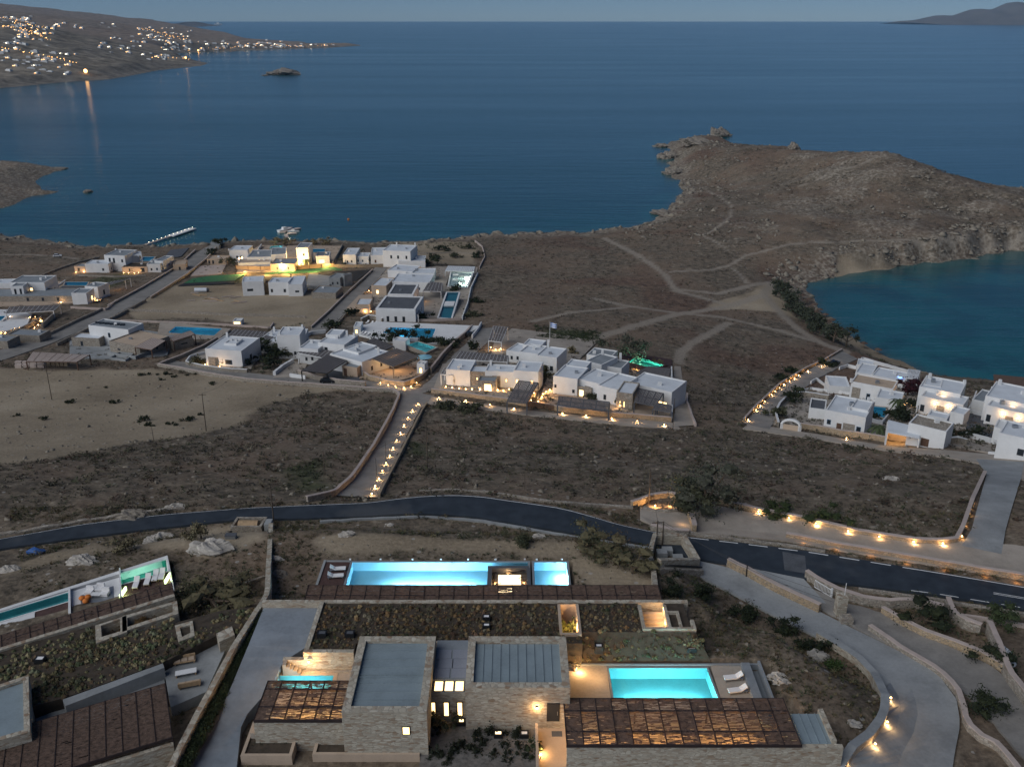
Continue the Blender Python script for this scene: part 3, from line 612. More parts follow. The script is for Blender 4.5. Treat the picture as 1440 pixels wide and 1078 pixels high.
MT['tile_blue'] = plain('pool_plaster_blue', (.30, .58, .70), .6, .08, .5, 0); MT['tile_turq'] = plain('pool_plaster_turquoise', (.15, .52, .54), .6, .1, .5, 0); MT['tile_deep'] = plain('pool_plaster_deep', (.06, .27, .34), .6, .12, .5, 0); MT['tile_green'] = plain('pool_plaster_green', (.05, .30, .25), .6, .12, .5, 0); MT['tile_mid'] = plain('pool_plaster_mid', (.05, .40, .60), .6, .1, .5, 0)
def pool(label, poly, z, depth=1.3, tile='tile_blue', cop='concrete', cw=.35, lit=0, nl=4, lcol=(.55, .85, 1), group=None, dig=True, water=-.12, shallow=None):
    poly = [np.array(p[:2], float) for p in poly]; c = np.mean(poly, axis=0); r = root('swimming_pool', label, 'pool', (c[0], c[1], z), group)
    if dig: DIG.append(np.array(poly))
    BUILT.append(np.array(poly))
    ar = sum(poly[i][0]*poly[i-1][1]-poly[i-1][0]*poly[i][1] for i in range(len(poly)))
    if ar > 0: poly = poly[::-1]
    n = len(poly); bp = inset(poly, .012); m = MB(); m.add([(*p, z-depth) for p in bp]+[(*p, z-.02) for p in bp], [tuple(range(n))]+[(i, i+n, (i+1) % n+n, (i+1) % n) for i in range(n)])
    m.build('basin', MT[tile], r)
    out = inset(poly, -cw); m = MB()
    for i in range(n):
        j = (i+1) % n; m.prism([poly[i], poly[j], out[j], out[i]], z-depth-.3, z)
    m.build('coping', MT[cop], r)
    m = MB(); m.add([(*p, z+water) for p in inset(poly, .014)], [tuple(range(n))]); m.build('water', MT['water'], r)
    if lit:
        lo = np.min(poly, axis=0); hi = np.max(poly, axis=0)
        for i in range(nl):
            f = (i+.5)/nl; p = poly[0]+(poly[1]-poly[0])*f if np.linalg.norm(poly[1]-poly[0]) > np.linalg.norm(poly[2]-poly[1]) else poly[1]+(poly[2]-poly[1])*f
            q = p*.72+c*.28 if n == 4 else p*.6+c*.4
            light(r, (q[0], q[1], z-depth*.55), lit/nl, lcol, .15)
    return r
def rfrac(A, B, C, D, u, v):
    A, B, C, D = [np.array(q[:2], float) for q in (A, B, C, D)]
    return (A*(1-u)+B*u)*(1-v)+(D*(1-u)+C*u)*v
def pergola(label, A, B, C, D, z, zf, nb, rows, lit=None, reed=.1, gap=.12, mat='reed', beam='darkbeam', posts=((0, 0), (1, 0), (0, 1), (1, 1)), fascia=.28, name='reed_pergola', group=None, bw=.16, litgap=.42, along=True, pw=.16):
    c = rfrac(A, B, C, D, .5, .5); r = root(name, label, 'pergola', (*c, zf), group); rn = random.Random(int(abs(c[0]*31+c[1]*7)))
    P = lambda u, v, zz: np.array([*rfrac(A, B, C, D, u, v), zz])
    BUILT.append(np.array([A, B, C, D])[:, :2]) if zf else None
    m = MB()
    for i in range(nb+1): m.bar(P(i/nb, 0, z-.02), P(i/nb, 1, z-.02), bw*.7, .16)
    for v in rows: m.bar(P(0, v, z-.05), P(1, v, z-.05), bw*1.3, .24)
    for v in (0, 1): m.bar(P(-.003, v, z-fascia/2+.06), P(1.003, v, z-fascia/2+.06), bw, fascia)
    for i in range(nb+1): m.bar(P(i/nb, 0, z+.1), P(i/nb, 1, z+.1), .07, .05)
    m.build('beam_frame', MT[beam], r)
    m = MB(); W = np.linalg.norm(rfrac(A, B, C, D, 0, 1)-rfrac(A, B, C, D, 0, 0)); L = np.linalg.norm(rfrac(A, B, C, D, 1, 0)-rfrac(A, B, C, D, 0, 0))
    rows_ = sorted(set([0, 1]+list(rows)))
    if along:
        ns = max(4, int(W/reed))
        for k in range(ns):
            v = (k+.5)/ns
            rb = sum(1 for q in rows_[1:] if v > q)
            for i in range(nb):
                gp = litgap if lit and (i, rb) in lit else gap; u0 = i/nb; seg = 1/nb
                a = u0
                while a < u0+seg-.001:
                    b = min(u0+seg, a+seg*(.12+rn.random()*.42))
                    if rn.random() > gp: m.bar(P(a, v+(rn.random()-.5)*.3/ns, z+.05), P(b, v+(rn.random()-.5)*.5/ns, z+.05+rn.random()*.02), reed*.82, .025)
                    a = b
    else:
        ns = max(4, int(L/reed))
        for k in range(ns): m.bar(P((k+.5)/ns, 0, z+.07), P((k+.5)/ns, 1, z+.07), reed*.8, .04)
    m.build('reed_mat', MT[mat], r)
    for (u, v) in posts: MB().bar(P(u, v, zf-.2), P(u, v, z-.12), pw, pw).build('post', MT[beam], r)
    return r
MT['reed'] = plain('reed', (.105, .068, .050), .9, .5, 2.5, .3); MT['darkbeam'] = plain('dark_beam', (.026, .017, .016), .8, .3, 2); MT['reedgrey'] = plain('grey_reed', (.115, .105, .105), .9, .3, 2.2, .3); MT['metalroof'] = plain('zinc_roof', (.20, .245, .265), .5, .12, .5, .05, spec=.4); MT['deck'] = plain('deck_board', (.075, .042, .036), .8, .3, 2, .2)
def lounger(loc, rz, label, group, frame='steel', up=.5):
    k = 'lounger'+frame
    if k not in _proto:
        r = root('sun_lounger', label, 'sun lounger', loc, group); x, y, z = loc
        MB().box(x-1.0, y-.34, z+.24, x+.98, y+.34, z+.30).build('lounger_frame', MT[frame], r)
        for sx in (-.9, .85):
            for sy in (-.3, .3): MB().box(x+sx-.03, y+sy-.03, z, x+sx+.03, y+sy+.03, z+.24).build('leg', MT[frame], r)
        MB().prism([(x-1, y-.33), (x+.3, y-.33), (x+.3, y+.33), (x-1, y+.33)], z+.30, z+.42).build('seat_cushion', MT['cushion'], r)
        a = MB(); a.add([(x+.3, y-.33, z+.3), (x+.3, y+.33, z+.3), (x+.95, y+.33, z+.72), (x+.95, y-.33, z+.72), (x+.27, y-.33, z+.42), (x+.27, y+.33, z+.42), (x+.9, y+.33, z+.83), (x+.9, y-.33, z+.83)], [(0, 1, 2, 3), (7, 6, 5, 4), (0, 4, 5, 1), (1, 5, 6, 2), (2, 6, 7, 3), (3, 7, 4, 0)])
        a.build('back_cushion', MT['cushion'], r); r.rotation_euler = (0, 0, rz); _proto[k] = r; return r
    return dup(_proto[k], loc, label, group, rz)
def hfrom(px, py, zt, d0):      # z of a point at pixel given its distance
    return atd(px, py, d0)[2]
# ------------------------------------------------------------------ the main estate, square to the camera
ZF, ZG, ZP = 56.0, 58.9, 58.9
def XY(px, py, z): return at(px, py, z)[:2]
def rect(l, t, r, b, z, lb=None, rb=None):   # photo box -> (x0,y0,x1,y1): near edge uses bottom row
    x0, y0 = XY(lb if lb is not None else l, b, z); x1, _ = XY(rb if rb is not None else r, b, z); y1 = XY(l, t, z)[1]
    return x0, y0, x1, y1
R4 = lambda q: [(q[0], q[1]), (q[2], q[1]), (q[2], q[3]), (q[0], q[3])]
villa = root('stone_villa', 'long low stone villa with two raised stone blocks, grey metal roofs and a planted roof', 'villa', (0, 80, ZF))
# planted roof slab with openings for the light well and the stair well
yN = XY(600, 845, ZG+.2)[1]; yS = XY(600, 903, ZG)[1]; xW = XY(455, 850, ZG)[0]; xE = XY(962, 850, ZG)[0]
wl = rect(790, 849, 812, 889, ZG+.2, 791, 814); st = rect(905, 850, 934, 881, ZG+.2, 908, 940)
ySc = XY(440, 914, ZG)[1]; xC = XY(498, 914, ZG)[0]; yT = XY(900, 936, ZF)[1]+.4
m = MB()
for x0, x1, y0 in ((xW, xC, ySc), (xC, wl[0]-.3, yS), (wl[2]+.3, st[0]-.3, st[1]-.5)): m.box(x0, y0, ZF-1, x1, yN, ZG-.1)
m.box(wl[0]-.3, yT if False else yS, ZF-1, wl[2]+.3, wl[1]-.3, ZG-.1); m.prism([(wl[2]+.3, yT), (xE+2.0, yT), (xE+.4, st[1]-.5), (wl[2]+.3, st[1]-.5)], ZF-1, [ZF+.15, ZF+.15, ZG-.1, ZG-.1]); m.box(st[2]+.3, st[1]-.3, ZF-1, xE, yN, ZG-.1)

MT['roofsoil'] = plain('planting_soil', (.055, .042, .03), .95, .4, 1.5, .5)
m.build('planted_roof', MT['roofsoil'], villa)
GREEN = [(xW, ySc, xC, yN), (xC, yS, wl[0], yN), (wl[2], st[1]-.5, st[0], yN), (wl[0], yS, wl[2], wl[1]-.3)]; GSLOPE = (wl[2], yT, xE+1.5, st[1]-.5)
m = MB(); m.box(XY(368, 845, ZG+.2)[0], yN, ZF-1, xE+.5, yN+.5, ZG+.06); m.box(xW-.5, ySc, ZF-1, xW, yN, ZG+.15); m.box(xW-.5, ySc-.5, ZF-1, xC, ySc, ZG+.15)
m.build('roof_parapet', MT['stoneh'], villa)
MB().box(XY(607, 910, 59.4)[0]-.4, yS-.35, ZG-.6, XY(660, 910, 59.4)[0]+.4, yS, ZG+.22).build('wall_coping', MT['tan'], villa)
# light well (lit, planted)
def well(q, zb, mat, inner, lab):
    mm = MB(); x0, y0, x1, y1 = q; w_ = .3
    for b in ((x0-w_, y0-w_, x1+w_, y0), (x0-w_, y1, x1+w_, y1+.01), (x0-w_, y0, x0, y1), (x1, y0, x1+w_, y1)): mm.box(b[0], b[1], zb, b[2], b[3], ZG+.2)
    o = mm.build(lab, MT[mat], villa); MB().box(x0, y0, zb-.1, x1, y1, zb).build(lab+'_floor', MT[inner], villa); return o
well(wl, ZF-.4, 'tan', 'tan', 'light_well'); light(villa, ((wl[0]+wl[2])/2-.5, wl[1]+1.2, ZF+.5), 120, WARM, .1); light(villa, (wl[2]-.25, wl[1]+2.5, ZF+2), 60, WARM, .08)
m = MB(); x0, y0, x1, y1 = st; w_ = .35
for b in ((x0-w_, y0-w_, x1+w_+2.6, y0), (x0-w_, y0, x0, y1), (x1, y0, x1+w_, y1)): m.box(b[0], b[1], ZF-.5, b[2], b[3], ZG+.2)
m.box(x1+w_+.9, y0, ZF-.5, x1+w_+1.2, y0+2.6, ZG+.2); m.box(x1+w_, y0+2.6, ZF-.5, x1+w_+1.2, y0+2.9, ZG+.2); m.box(x1+w_+2.2, y0, ZF-.5, x1+w_+2.6, y0+1.3, ZG+.2)
m.build('stair_surround', MT['stoneh'], villa)
stp = MB(); ns = 9
for i in range(ns): stp.box(x0, y0+(y1-y0)*i/ns, ZF-.5, x1, y0+(y1-y0)*(i+1)/ns, ZF+.1+i*.26)
stp.build('stairs', MT['tan'], villa)
for i in range(3): light(villa, (x1-.15, y0+(y1-y0)*(i+.5)/3, ZF+1.3+i*.8), 22, WARM, .05)
# raised stone blocks
def block(l, t, r, b, lb, rb, zt, z0, lab):
    q = rect(l, t, r, b, zt, lb, rb); x0, y0, x1, y1 = q; P = R4(q)
    MB().prism(P, z0, zt-.55).build('stone_block', MT['stoneh'], villa)
    MB().ring(P, .75, zt-.55, zt).build('stone_parapet', MT['stoneh'], villa)
    return q
qL = block(504, 894, 607, 1000, 480, 600, 60.9, ZF-1.2, ''); qR = block(661, 894, 798, 966, 654, 802, 60.9, ZF-1.2, '')
for q, dirx in ((qL, False), (qR, True)):
    x0, y0, x1, y1 = q[0]+.76, q[1]+.76, q[2]-.76, q[3]-.76; mm = MB(); mm.box(x0, y0, 60.34, x1, y1, 60.5)
    if dirx:
        for i in range(11): mm.bar((x0+(x1-x0)*i/10, y0, 60.52), (x0+(x1-x0)*i/10, y1, 60.52), .05, .09)
    else:
        for i in range(9): mm.bar((x0, y0+(y1-y0)*i/8, 60.52), (x1, y0+(y1-y0)*i/8, 60.52), .09, .11)
        mm.bar((x0, y0+(y1-y0)*.46, 60.54), (x1, y0+(y1-y0)*.46, 60.54), .12, .14)
    mm.build('metal_roof', MT['metalroof'], villa)
# connector between the blocks
zc = 59.5; c0 = XY(603, 955, zc); c1 = XY(657, 955, zc); yb = XY(630, 916, zc)[1]; xa, xb = qL[2]+.02, qR[0]-.02
yc = c0[1]; yw = XY(630, 973, zc-.2)[1]
MB().box(xa, yc, ZF-1, xb, yS-.4, zc).build('connector', MT['grey'], villa)
mm = MB(); tw = (xb-xa)
for i in range(2):
    for j in range(3): mm.box(xa+.12+i*tw*.5+(.25 if j == 1 else 0)*(1-i), yc+.25+j*1.45, zc, xa+tw*.5*(i+1)-.05+(.25 if j == 1 and i == 0 else 0), yc+.25+j*1.45+1.4, zc+.06)
mm.build('roof_slabs', plain('pale_slab', (.235, .25, .29), .85, .1, .5), villa)
MB().box(xa, yw, ZF-1, xb, yc-.0, zc-.25).build('connector_front', MT['stoneh'], villa)
for i in range(3):
    u0 = xa+.15+i*(tw-.3)/3+.12; u1 = u0+(tw-.3)/3-.24
    f = MB().box(u0-.1, yw+.08, zc-.26, u1+.1, yc-.06, zc-.12).build('roof_window', MT['grey'], villa)
    MB().box(u0, yw+.16, zc-.2, u1, yc-.14, zc-.1).build('lit_glass', MT['glowwin'], f)
def facewin(px0, py0, px1, py1, yface, lit=True, lab='slot_window', par=None, frame='black'):
    a = atd(px0, py1, yface); b = atd(px1, py0, yface); par = par or villa
    f = MB().box(a[0]-.09, yface-.05, a[2]-.09, b[0]+.09, yface+.1, b[2]+.09).build(lab, MT[frame], par)
    MB().box(a[0], yface-.065, a[2], b[0], yface+.05, b[2]).build('pane', MT['glowwin' if lit else 'glassd'], f); return f
for px in (606, 625, 644): facewin(px, 987, px+5.5, 1005, yw)
facewin(567, 1021.5, 575.5, 1031, qL[1]-.0, True, 'square_window')
# entrance on the right block
d = facewin(770, 989, 786, 1012, qR[1], False, 'door'); MB().bar(atd(784, 1000, qR[1]-.13), atd(784, 1005, qR[1]-.13), .04, .04).build('handle', MT['steel'], d)
garden_lamp(atd(755, 994, qR[1]-.06), 'bright wall lamp glowing on the stone front beside the villa door', 'wall lamps of the stone villa', 15, 'wall')
# courtyard and small pool on the west side
yCt = ySc-.5; ZC = 56.8
sp_ = rect(396, 940, 470, 962, ZC, 388, 466); sp_ = (sp_[0], yCt-2.6, sp_[2], yCt-.85); yq_ = XY(357, 1012, ZP)[1]+.6; crt = MB(); cx_ = XY(395, 957, ZC)[0]-1.2; crt.box(cx_, sp_[3]+.41, ZC-1.4, qL[0]+.1, yCt, ZC); crt.box(sp_[2]+.41, yq_, ZC-1.4, qL[0]+.1, sp_[3]+.4, ZC); crt.box(cx_, yq_, ZC-1.4, sp_[0]-.41, sp_[3]+.4, ZC); crt.box(sp_[0]-.4, yq_, ZC-1.4, sp_[2]+.4, sp_[1]-.72, ZC); crt.build('courtyard_floor', MT['paveway'], villa)
pool('small turquoise plunge pool beside the west stone block', R4((sp_[0], sp_[1]-.3, sp_[2], sp_[3])), ZC+.03, .7, 'tile_turq', 'tan', .4, 60, 2, dig=True, water=-.1)
mm = MB()
for i in range(5): mm.box(XY(409, 918, ZC)[0]+i*.36, yCt-.8, ZC-.3, XY(409, 918, ZC)[0]+(i+1)*.36, yCt, ZC+1.25-i*.25)
mm.build('court_steps', MT['paveway'], villa)
MB().box(XY(405, 914, 57.5)[0], yCt, ZC-2, xW-.5, yCt+.5, 58.1).build('court_wall', MT['stoneh'], villa)
MB().box(XY(390, 936, ZC)[0], sp_[3]+.42, ZC-.3, qL[0]+.05, sp_[3]+.55, ZC+.06).build('low_wall', MT['stoneh'], villa)
garden_lamp((XY(447, 922, ZF)[0], yCt-.52, 58.35), 'bright wall lamp glowing on the stone wall of the sunken courtyard', 'wall lamps of the stone villa', 26, 'wall'); light(villa, (XY(425, 926, ZF)[0], yCt-1.6, ZC+1.5), 16, WARM, .15)  # the second light is an added fill that brightens the court steps
garden_lamp((XY(447, 922, ZF)[0]-.2, qL[3]-2.4, 57.9), 'small wall lamp tucked behind the low wall of the sunken courtyard', None, 0, 'wall') if False else None
# pergola west (lit) with its stone front
A, B = XY(357, 1012, ZP), XY(482, 1012, ZP); D_, C_ = XY(378, 957.5, ZP), XY(490, 957.5, ZP)
B = np.array([qL[0]-.05, A[1]]); C_ = np.array([qL[0]-.05, D_[1]])
LIT = {(i, j) for i in range(6) for j in range(3)}-{(0, 0), (0, 1)}
pw_ = pergola('dark reed pergola with golden light below, left of the west stone block', (A[0], A[1]), B, C_, (A[0], D_[1]), ZP, ZF, 6, [.32, .78], LIT, .062, .06, litgap=.42, posts=((0, 1), (.5, 1)))
for u in (.25, .5, .75):
    for v in (.25, .62): light(pw_, (*rfrac(A, B, C_, (A[0], D_[1]), u, v), ZP-1.0), 22, (1, .55, .18), .1)
MB().box(A[0]-.1, A[1]+.05, ZF-1.5, B[0], A[1]+.5, ZP-.35).build('pergola_wall', MT['stoneh'], villa)
# planter boxes along the front
def planter(label, pts, h, z, mat='tan'):
    o = root('planter_box', label, 'planter', (*np.mean(pts, axis=0)[:2], z)); MB().ring([tuple(p) for p in pts], .3, z-1, z+h).build('planter_wall', MT[mat], o)
    MB().prism(inset(pts, .28), z-1, z+h-.15).build('planter_soil', MT['roofsoil'], o); return o
z_ = 55.7
planter('concrete planter with low dark plants at the bend of the drive', R4(rect(340, 1014, 412, 1062, z_+.6, 338, 410)), .6, z_)
planter('long low concrete planter in front of the west stone block', R4(rect(452, 1030, 591, 1060, z_+.4, 439, 590)), .4, z_)
fr = rect(590, 1012, 760, 1072, z_+.3); FRONTBED = (fr[0], fr[1]-1, fr[2], yw)
bed = root('gravel_bed', 'gravel garden bed dotted with dark tufts below the three slot windows', 'garden bed', (0, 70, z_))
MB().box(fr[0], fr[1]-1, z_-1, fr[2]-.1, yw-.05, z_+.18).build('gravel', plain('bed_gravel', (.13, .12, .11), .95, .4, 3, .6), bed)
MB().box(fr[0]-.3, fr[1]-1.3, z_-1, fr[2]+.1, fr[1]-1, z_+.5).build('kerb', MT['tan'], bed)
pth = rect(758, 1012, 796, 1060, ZF, 757, 797)
MB().box(pth[0], fr[1]-1.6, z_-1, pth[2], qR[1]+.0, ZF+.02).build('entrance_path', MT['tan'], villa)
MB().box(pth[0]-.25, fr[1]-1.6, z_-1, pth[0], qR[1]-.6, ZF+1.2).build('entrance_wall', MT['tan'], villa)
MB().box(pth[2]-1.3, qR[1]-1.1, ZF, pth[2]-.3, qR[1]-.4, ZF+.05).build('door_mat', MT['greyd'], villa)
light(villa, (pth[0]+.35, fr[1]+1.0, ZF+.5), 22, WARM, .06)
garden_lamp((pth[0]+.2, fr[1]+.6, ZF), 'low bright lamp at the foot of the pale entrance path', None, 0, 'path')
MB().box(-45, 60, 54, 12, fr[1]-1.6, z_-.02).build('forecourt', MT['concrete'], kind='structure')
# roof hatches / skylight boxes
def skybox(px, py, z, label, s=.75, lit=False, dark=False):
    p = at(px, py, z)
    if 690 < px < 760 and py > 1000: p[1] = qR[1]-.9
    o = root('skylight_box', label, 'skylight', p, 'skylight boxes of the villas'); x, y = p[:2]
    MB().ring([(x-s, y-s*.8), (x+s, y-s*.8), (x+s, y+s*.8), (x-s, y+s*.8)], .14, z-.5, z+.42).build('skylight_frame', MT['black'], o)
    MB().box(x-s+.12, y-s*.8+.12, z+.2, x+s-.12, y+s*.8-.12, z+.38).build('skylight_lid', MT['greyd' if dark else 'glowsoft' if lit == 1 else 'cushion'], o); return o
for px, py, lb in ((684, 870, 'white topped skylight box on the planted roof, farther of the close pair'), (684, 882, 'white topped skylight box on the planted roof, nearer of the close pair'), (842, 911, 'white topped skylight box between the light well and the long terrace pool'),
                   (806, 912, 'white skylight box against the east corner of the right stone block')): skybox(px, py, ZG-(1.2 if px > 800 else 0), lb, .42)
skybox(972, 914, ZF+1.0, 'blue grey skylight box above the right end of the terrace pool', .5)
for px, py, lb in ((453, 893, 'dark skylight box at the west edge of the planted roof'), (492, 893, 'dark skylight box behind the west stone block')): skybox(px, py, ZG, lb, .5, dark=True)
for px, py, lb, l in ((648, 1017, 'lit skylight box in the gravel bed under the third slot window', 1), (701, 1017, 'lit skylight box in the middle of the gravel bed', 1), (737, 1017, 'grey skylight box at the right end of the gravel bed', 0)): skybox(px, py, z_+.2, lb, .42, l)
# terrace pool east
tz = ZF
pr = rect(858, 938.5, 1000, 981, tz, 863, 1010); te = rect(803, 938, 1075, 981, tz, 803, 1086)
yP = pr[1]-.2
pool('turquoise lit terrace pool right of the right stone block', [(pr[0], yP), (pr[2], yP), (pr[2]-.25, pr[3]), (pr[0]-.05, pr[3])], tz, 1.4, 'tile_turq', 'grey', .2, 520, 4, (.45, .9, 1))
trr = root('pool_terrace', 'pale paved terrace around the turquoise pool', 'terrace', (te[0], te[1], tz))
mm = MB(); mm.box(qR[2]+.02, yP-4.5, tz-1, pr[0]-.26, pr[3]+.3, tz-.01); mm.box(pr[2]+.26, yP-4.5, tz-1, te[2]-2.1, pr[3]+.3, tz-.01); mm.box(pr[0]-.26, yP-4.5, tz-1, pr[2]+.26, yP-.21, tz-.01); mm.build('paving', MT['paveway'], trr)
mm = MB(); mm.box(te[2]-2.1, yP-4, tz-1, te[2]-1.2, te[3]+.2, tz+.5); mm.box(te[2]-.25, yP-4, tz-1, te[2], te[3]+.5, tz+.5); mm.box(te[2]-1.2, yP-4, tz-1.2, te[2]-.25, te[3]+.2, tz-.6); mm.box(qR[2], pr[3]+.3, tz-1, te[2], pr[3]+.5, tz+.2); mm.build('retaining_wall', MT['grey'], trr)
lounger((*XY(1031, 955, tz), tz), math.radians(8), 'white sun lounger beside the turquoise terrace pool, farther of the two', 'white loungers by the terrace pool')
lounger((*XY(1037, 973, tz), tz), math.radians(10), 'white sun lounger beside the turquoise terrace pool, nearer of the two', 'white loungers by the terrace pool')
pl = root('potted_plant', 'lit pale potted plant at the corner of the right stone block', 'plant', (*XY(808, 942, tz), tz)); pp = LOC[pl.name]
MB().cyl(pp, pp+[0, 0, .5], .2, .3, 10).build('pot', MT['tan'], pl)
light(pl, pp+[.5, -.4, .5], 40, WARM, .08); light(pl, pp+[2.2, -1.2, 1.6], 40, WARM, .15)
# pergola east
A, B = XY(797, 1047, ZP), XY(1121, 1047, ZP); D_, C_ = XY(793, 982, ZP), XY(1106, 982, ZP); A[0] = D_[0] = (A[0]+D_[0])/2; B[0] = C_[0] = (B[0]+C_[0])/2
LIT = {(i, j) for i in (1, 4, 5, 6, 8, 9, 10, 11) for j in (0, 1)}|{(2, 0), (12, 1), (9, 0), (5, 2), (6, 2), (3, 2), (7, 2), (10, 2)}
pe = pergola('long dark reed pergola with golden light below, in front of the turquoise terrace pool', A, B, C_, D_, ZP, ZF, 14, [.27, .72], LIT, .062, .05, litgap=.42, posts=((0, 1), (.33, 1), (.66, 1), (1, 1)))
for u in (.1, .17, .31, .39, .46, .6, .68, .75, .82):
    for v in (.15, .5): light(pe, (*rfrac(A, B, C_, D_, u, v), ZP-1.0), 24, (1, .55, .18), .1)
MB().box(A[0], A[1]+.05, ZF-3.5, B[0]+3.9, A[1]+.5, ZP-.33).build('pergola_wall', MT['stoneh'], villa)
MB().box(qR[2]-2, A[1], ZF-.6, B[0], D_[1]+.5, ZF-.012).build('pergola_floor', MT['tan'], villa)
MB().box(pw_.location[0]-4.6, XY(357, 1012, ZP)[1]+.5, ZF-.6, qL[0], XY(357, 1012, ZP)[1]+5.8, ZF-.013).build('pergola_floor', MT['tan'], villa)
sr = rect(1108, 1000, 1162, 1047, ZP, 1122, 1180); mm = MB(); mm.box(B[0]+.12, A[1]+.5, ZF-3, sr[2]-.5, sr[3], ZP-.25)
for i in range(5): mm.bar((B[0]+.3+i*.75, A[1]+.5, ZP-.22), (B[0]+.3+i*.75, sr[3], ZP-.22), .05, .08)
mm.build('metal_roof', MT['metalroof'], villa); MB().box(sr[2]-.5, A[1]+.5, ZF-3, sr[2]-.05, sr[3]+.3, ZP+.1).build('end_wall', MT['stoneh'], villa)
# upper infinity pool
zu = 54.6; up = rect(492, 790, 799, 823, zu, 486, 800); y0, y1 = up[1]-.15, up[3]; x0, x1 = up[0], up[2]; cb = rect(686, 796, 743, 823, zu, 685, 744)
cx0, cx1, cy1 = cb[0], cb[2], cb[3]; xd = XY(742.5, 800, zu)[0]; xr = XY(748, 800, zu)[0]
pool('very long pale blue lit infinity pool above the planted roof', [(x0, y0), (cx0, y0), (cx0, cy1), (xd, cy1), (xd, y1), (x0, y1)], zu, 1.3, 'tile_blue', 'grey', .3, 1250, 9, (.50, .80, 1))
pool('short square lit pool at the right end of the long infinity pool', [(xr+.3, y0), (x1, y0), (x1, y1), (xr+.3, y1)], zu+.004, 1.3, 'tile_blue', 'grey', .28, 230, 2, (.50, .80, 1))
lg = root('sunken_lounge', 'sunken lounge with a glowing white table set into the long pool', 'lounge', ((cx0+cx1)/2, y0, zu))
mm = MB(); w_ = .55
for b in ((cx0-.02, cy1-w_, cx1, cy1-.02), (cx0+.02, y0-2, cx0+w_, cy1-w_), (cx1-w_+.3, y0-2, cx1+.25, cy1-w_)): mm.box(b[0], b[1], zu-1.6, b[2], b[3], zu+.12)
mm.build('surround', MT['greyd'], lg); MB().box(cx0+w_, y0-2, zu-1.6, cx1-w_+.3, cy1-w_, zu-.9).build('lounge_floor', MT['stone'], lg)
rn = random.Random(3)
for k in range(34):
    xx = cx0+w_+.15+rn.random()*(cx1-cx0-2*w_); yy = y0+rn.random()*(cy1-w_-y0)
    if cx0+1.4 < xx < cx1-1.2 and yy < cy1-1.7: continue
    MB().bar((xx-.2, yy-.15, zu-.2), (xx+.22+rn.random()*.3, yy+.15-rn.random()*.3, zu-.15), .09, .05).build('shadow_bar', MT['darkbeam'], lg)  # dark bars stand in for the shadow pattern of the lit reed pergola
tb = MB(); tb.box(cx0+1.35, y0-1, zu-.9, cx1-1.0, cy1-1.55, zu-.25); tb.build('lit_table', MT['glowsoft'], lg); light(lg, ((cx0+cx1)/2, cy1-1.0, zu-.35), 22, WARM, .1); light(lg, (cx0+.9, y0+1.2, zu-.3), 14, WARM, .1); light(lg, (cx1-.6, y0+1.2, zu-.3), 14, WARM, .1)
dk = rect(455, 789, 492, 823, zu, 432, 486); xdk = XY(455, 800, zu)[0]
dko = root('pool_deck', 'dark timber deck at the left end of the long infinity pool', 'deck', (xdk, y0, zu)); mm = MB()
for i in range(26): mm.box(xdk, y0-1+i*(y1-y0+1)/26, zu-.2, x0-.35, y0-1+(i+1)*(y1-y0+1)/26-.02, zu+.02)
mm.build('deck_boards', MT['deck'], dko); mm = MB(); mm.box(xdk-.3, y0-1, zu-1.5, xdk, y1+.3, zu+.15); mm.box(xdk, y1, zu-1.5, x0-.31, y1+.3, zu+.1); mm.build('deck_edge', MT['concrete'], dko)
lounger((*XY(475, 802, zu), zu), math.radians(186), 'white sun lounger on the dark timber deck, farther of the two', 'white loungers on the timber deck')
lounger((*XY(472, 812, zu), zu), math.radians(187), 'white sun lounger on the dark timber deck, nearer of the two', 'white loungers on the timber deck')
zq = 58.0; A, B = XY(430, 840.5, zq), XY(930, 840.5, zq); D_, C_ = XY(434, 823, zq), XY(925, 823, zq); A[1] = yN+.62; B[1] = A[1]
pu = pergola('very long narrow dark reed pergola between the infinity pool and the planted roof', A, B, C_, D_, zq, zu, 24, [.5], {(i, j) for i in (2, 6, 7, 13) for j in (0, 1)}, .07, .05, litgap=.2, posts=[(i/6, 1) for i in range(7)])
MB().box(A[0], yN+.56, ZF-2.5, B[0], y0-1.9, zu-.02).build('pool_walk', MT['paveway'], villa)
for u in (.1, .28, .52, .55): light(pu, (*rfrac(A, B, C_, D_, u, .4), zq-1.2), 14, (1, .5, .2), .1)
SPOTS = [(492, 787), (535, 787), (580, 787), (620, 787), (658, 787), (697, 787), (738, 787), (755, 787), (790, 787)]
for i, p in enumerate(SPOTS):
    q = at(p[0], p[1]+2.3, zu); o = root('edge_fitting', f'{WORDS[i]} small white fitting from the left along the far edge of the infinity pool', 'spotlight', (q[0], y1+.4, zu), 'white fittings along the infinity pool')
    MB().cyl((q[0], y1+.42, zu-.6), (q[0], y1+.42, zu+.1), .03).build('stem', MT['steel'], o); MB().box(q[0]-.12, y1+.34, zu+.1, q[0]+.12, y1+.5, zu+.25).build('housing', MT['white'], o)
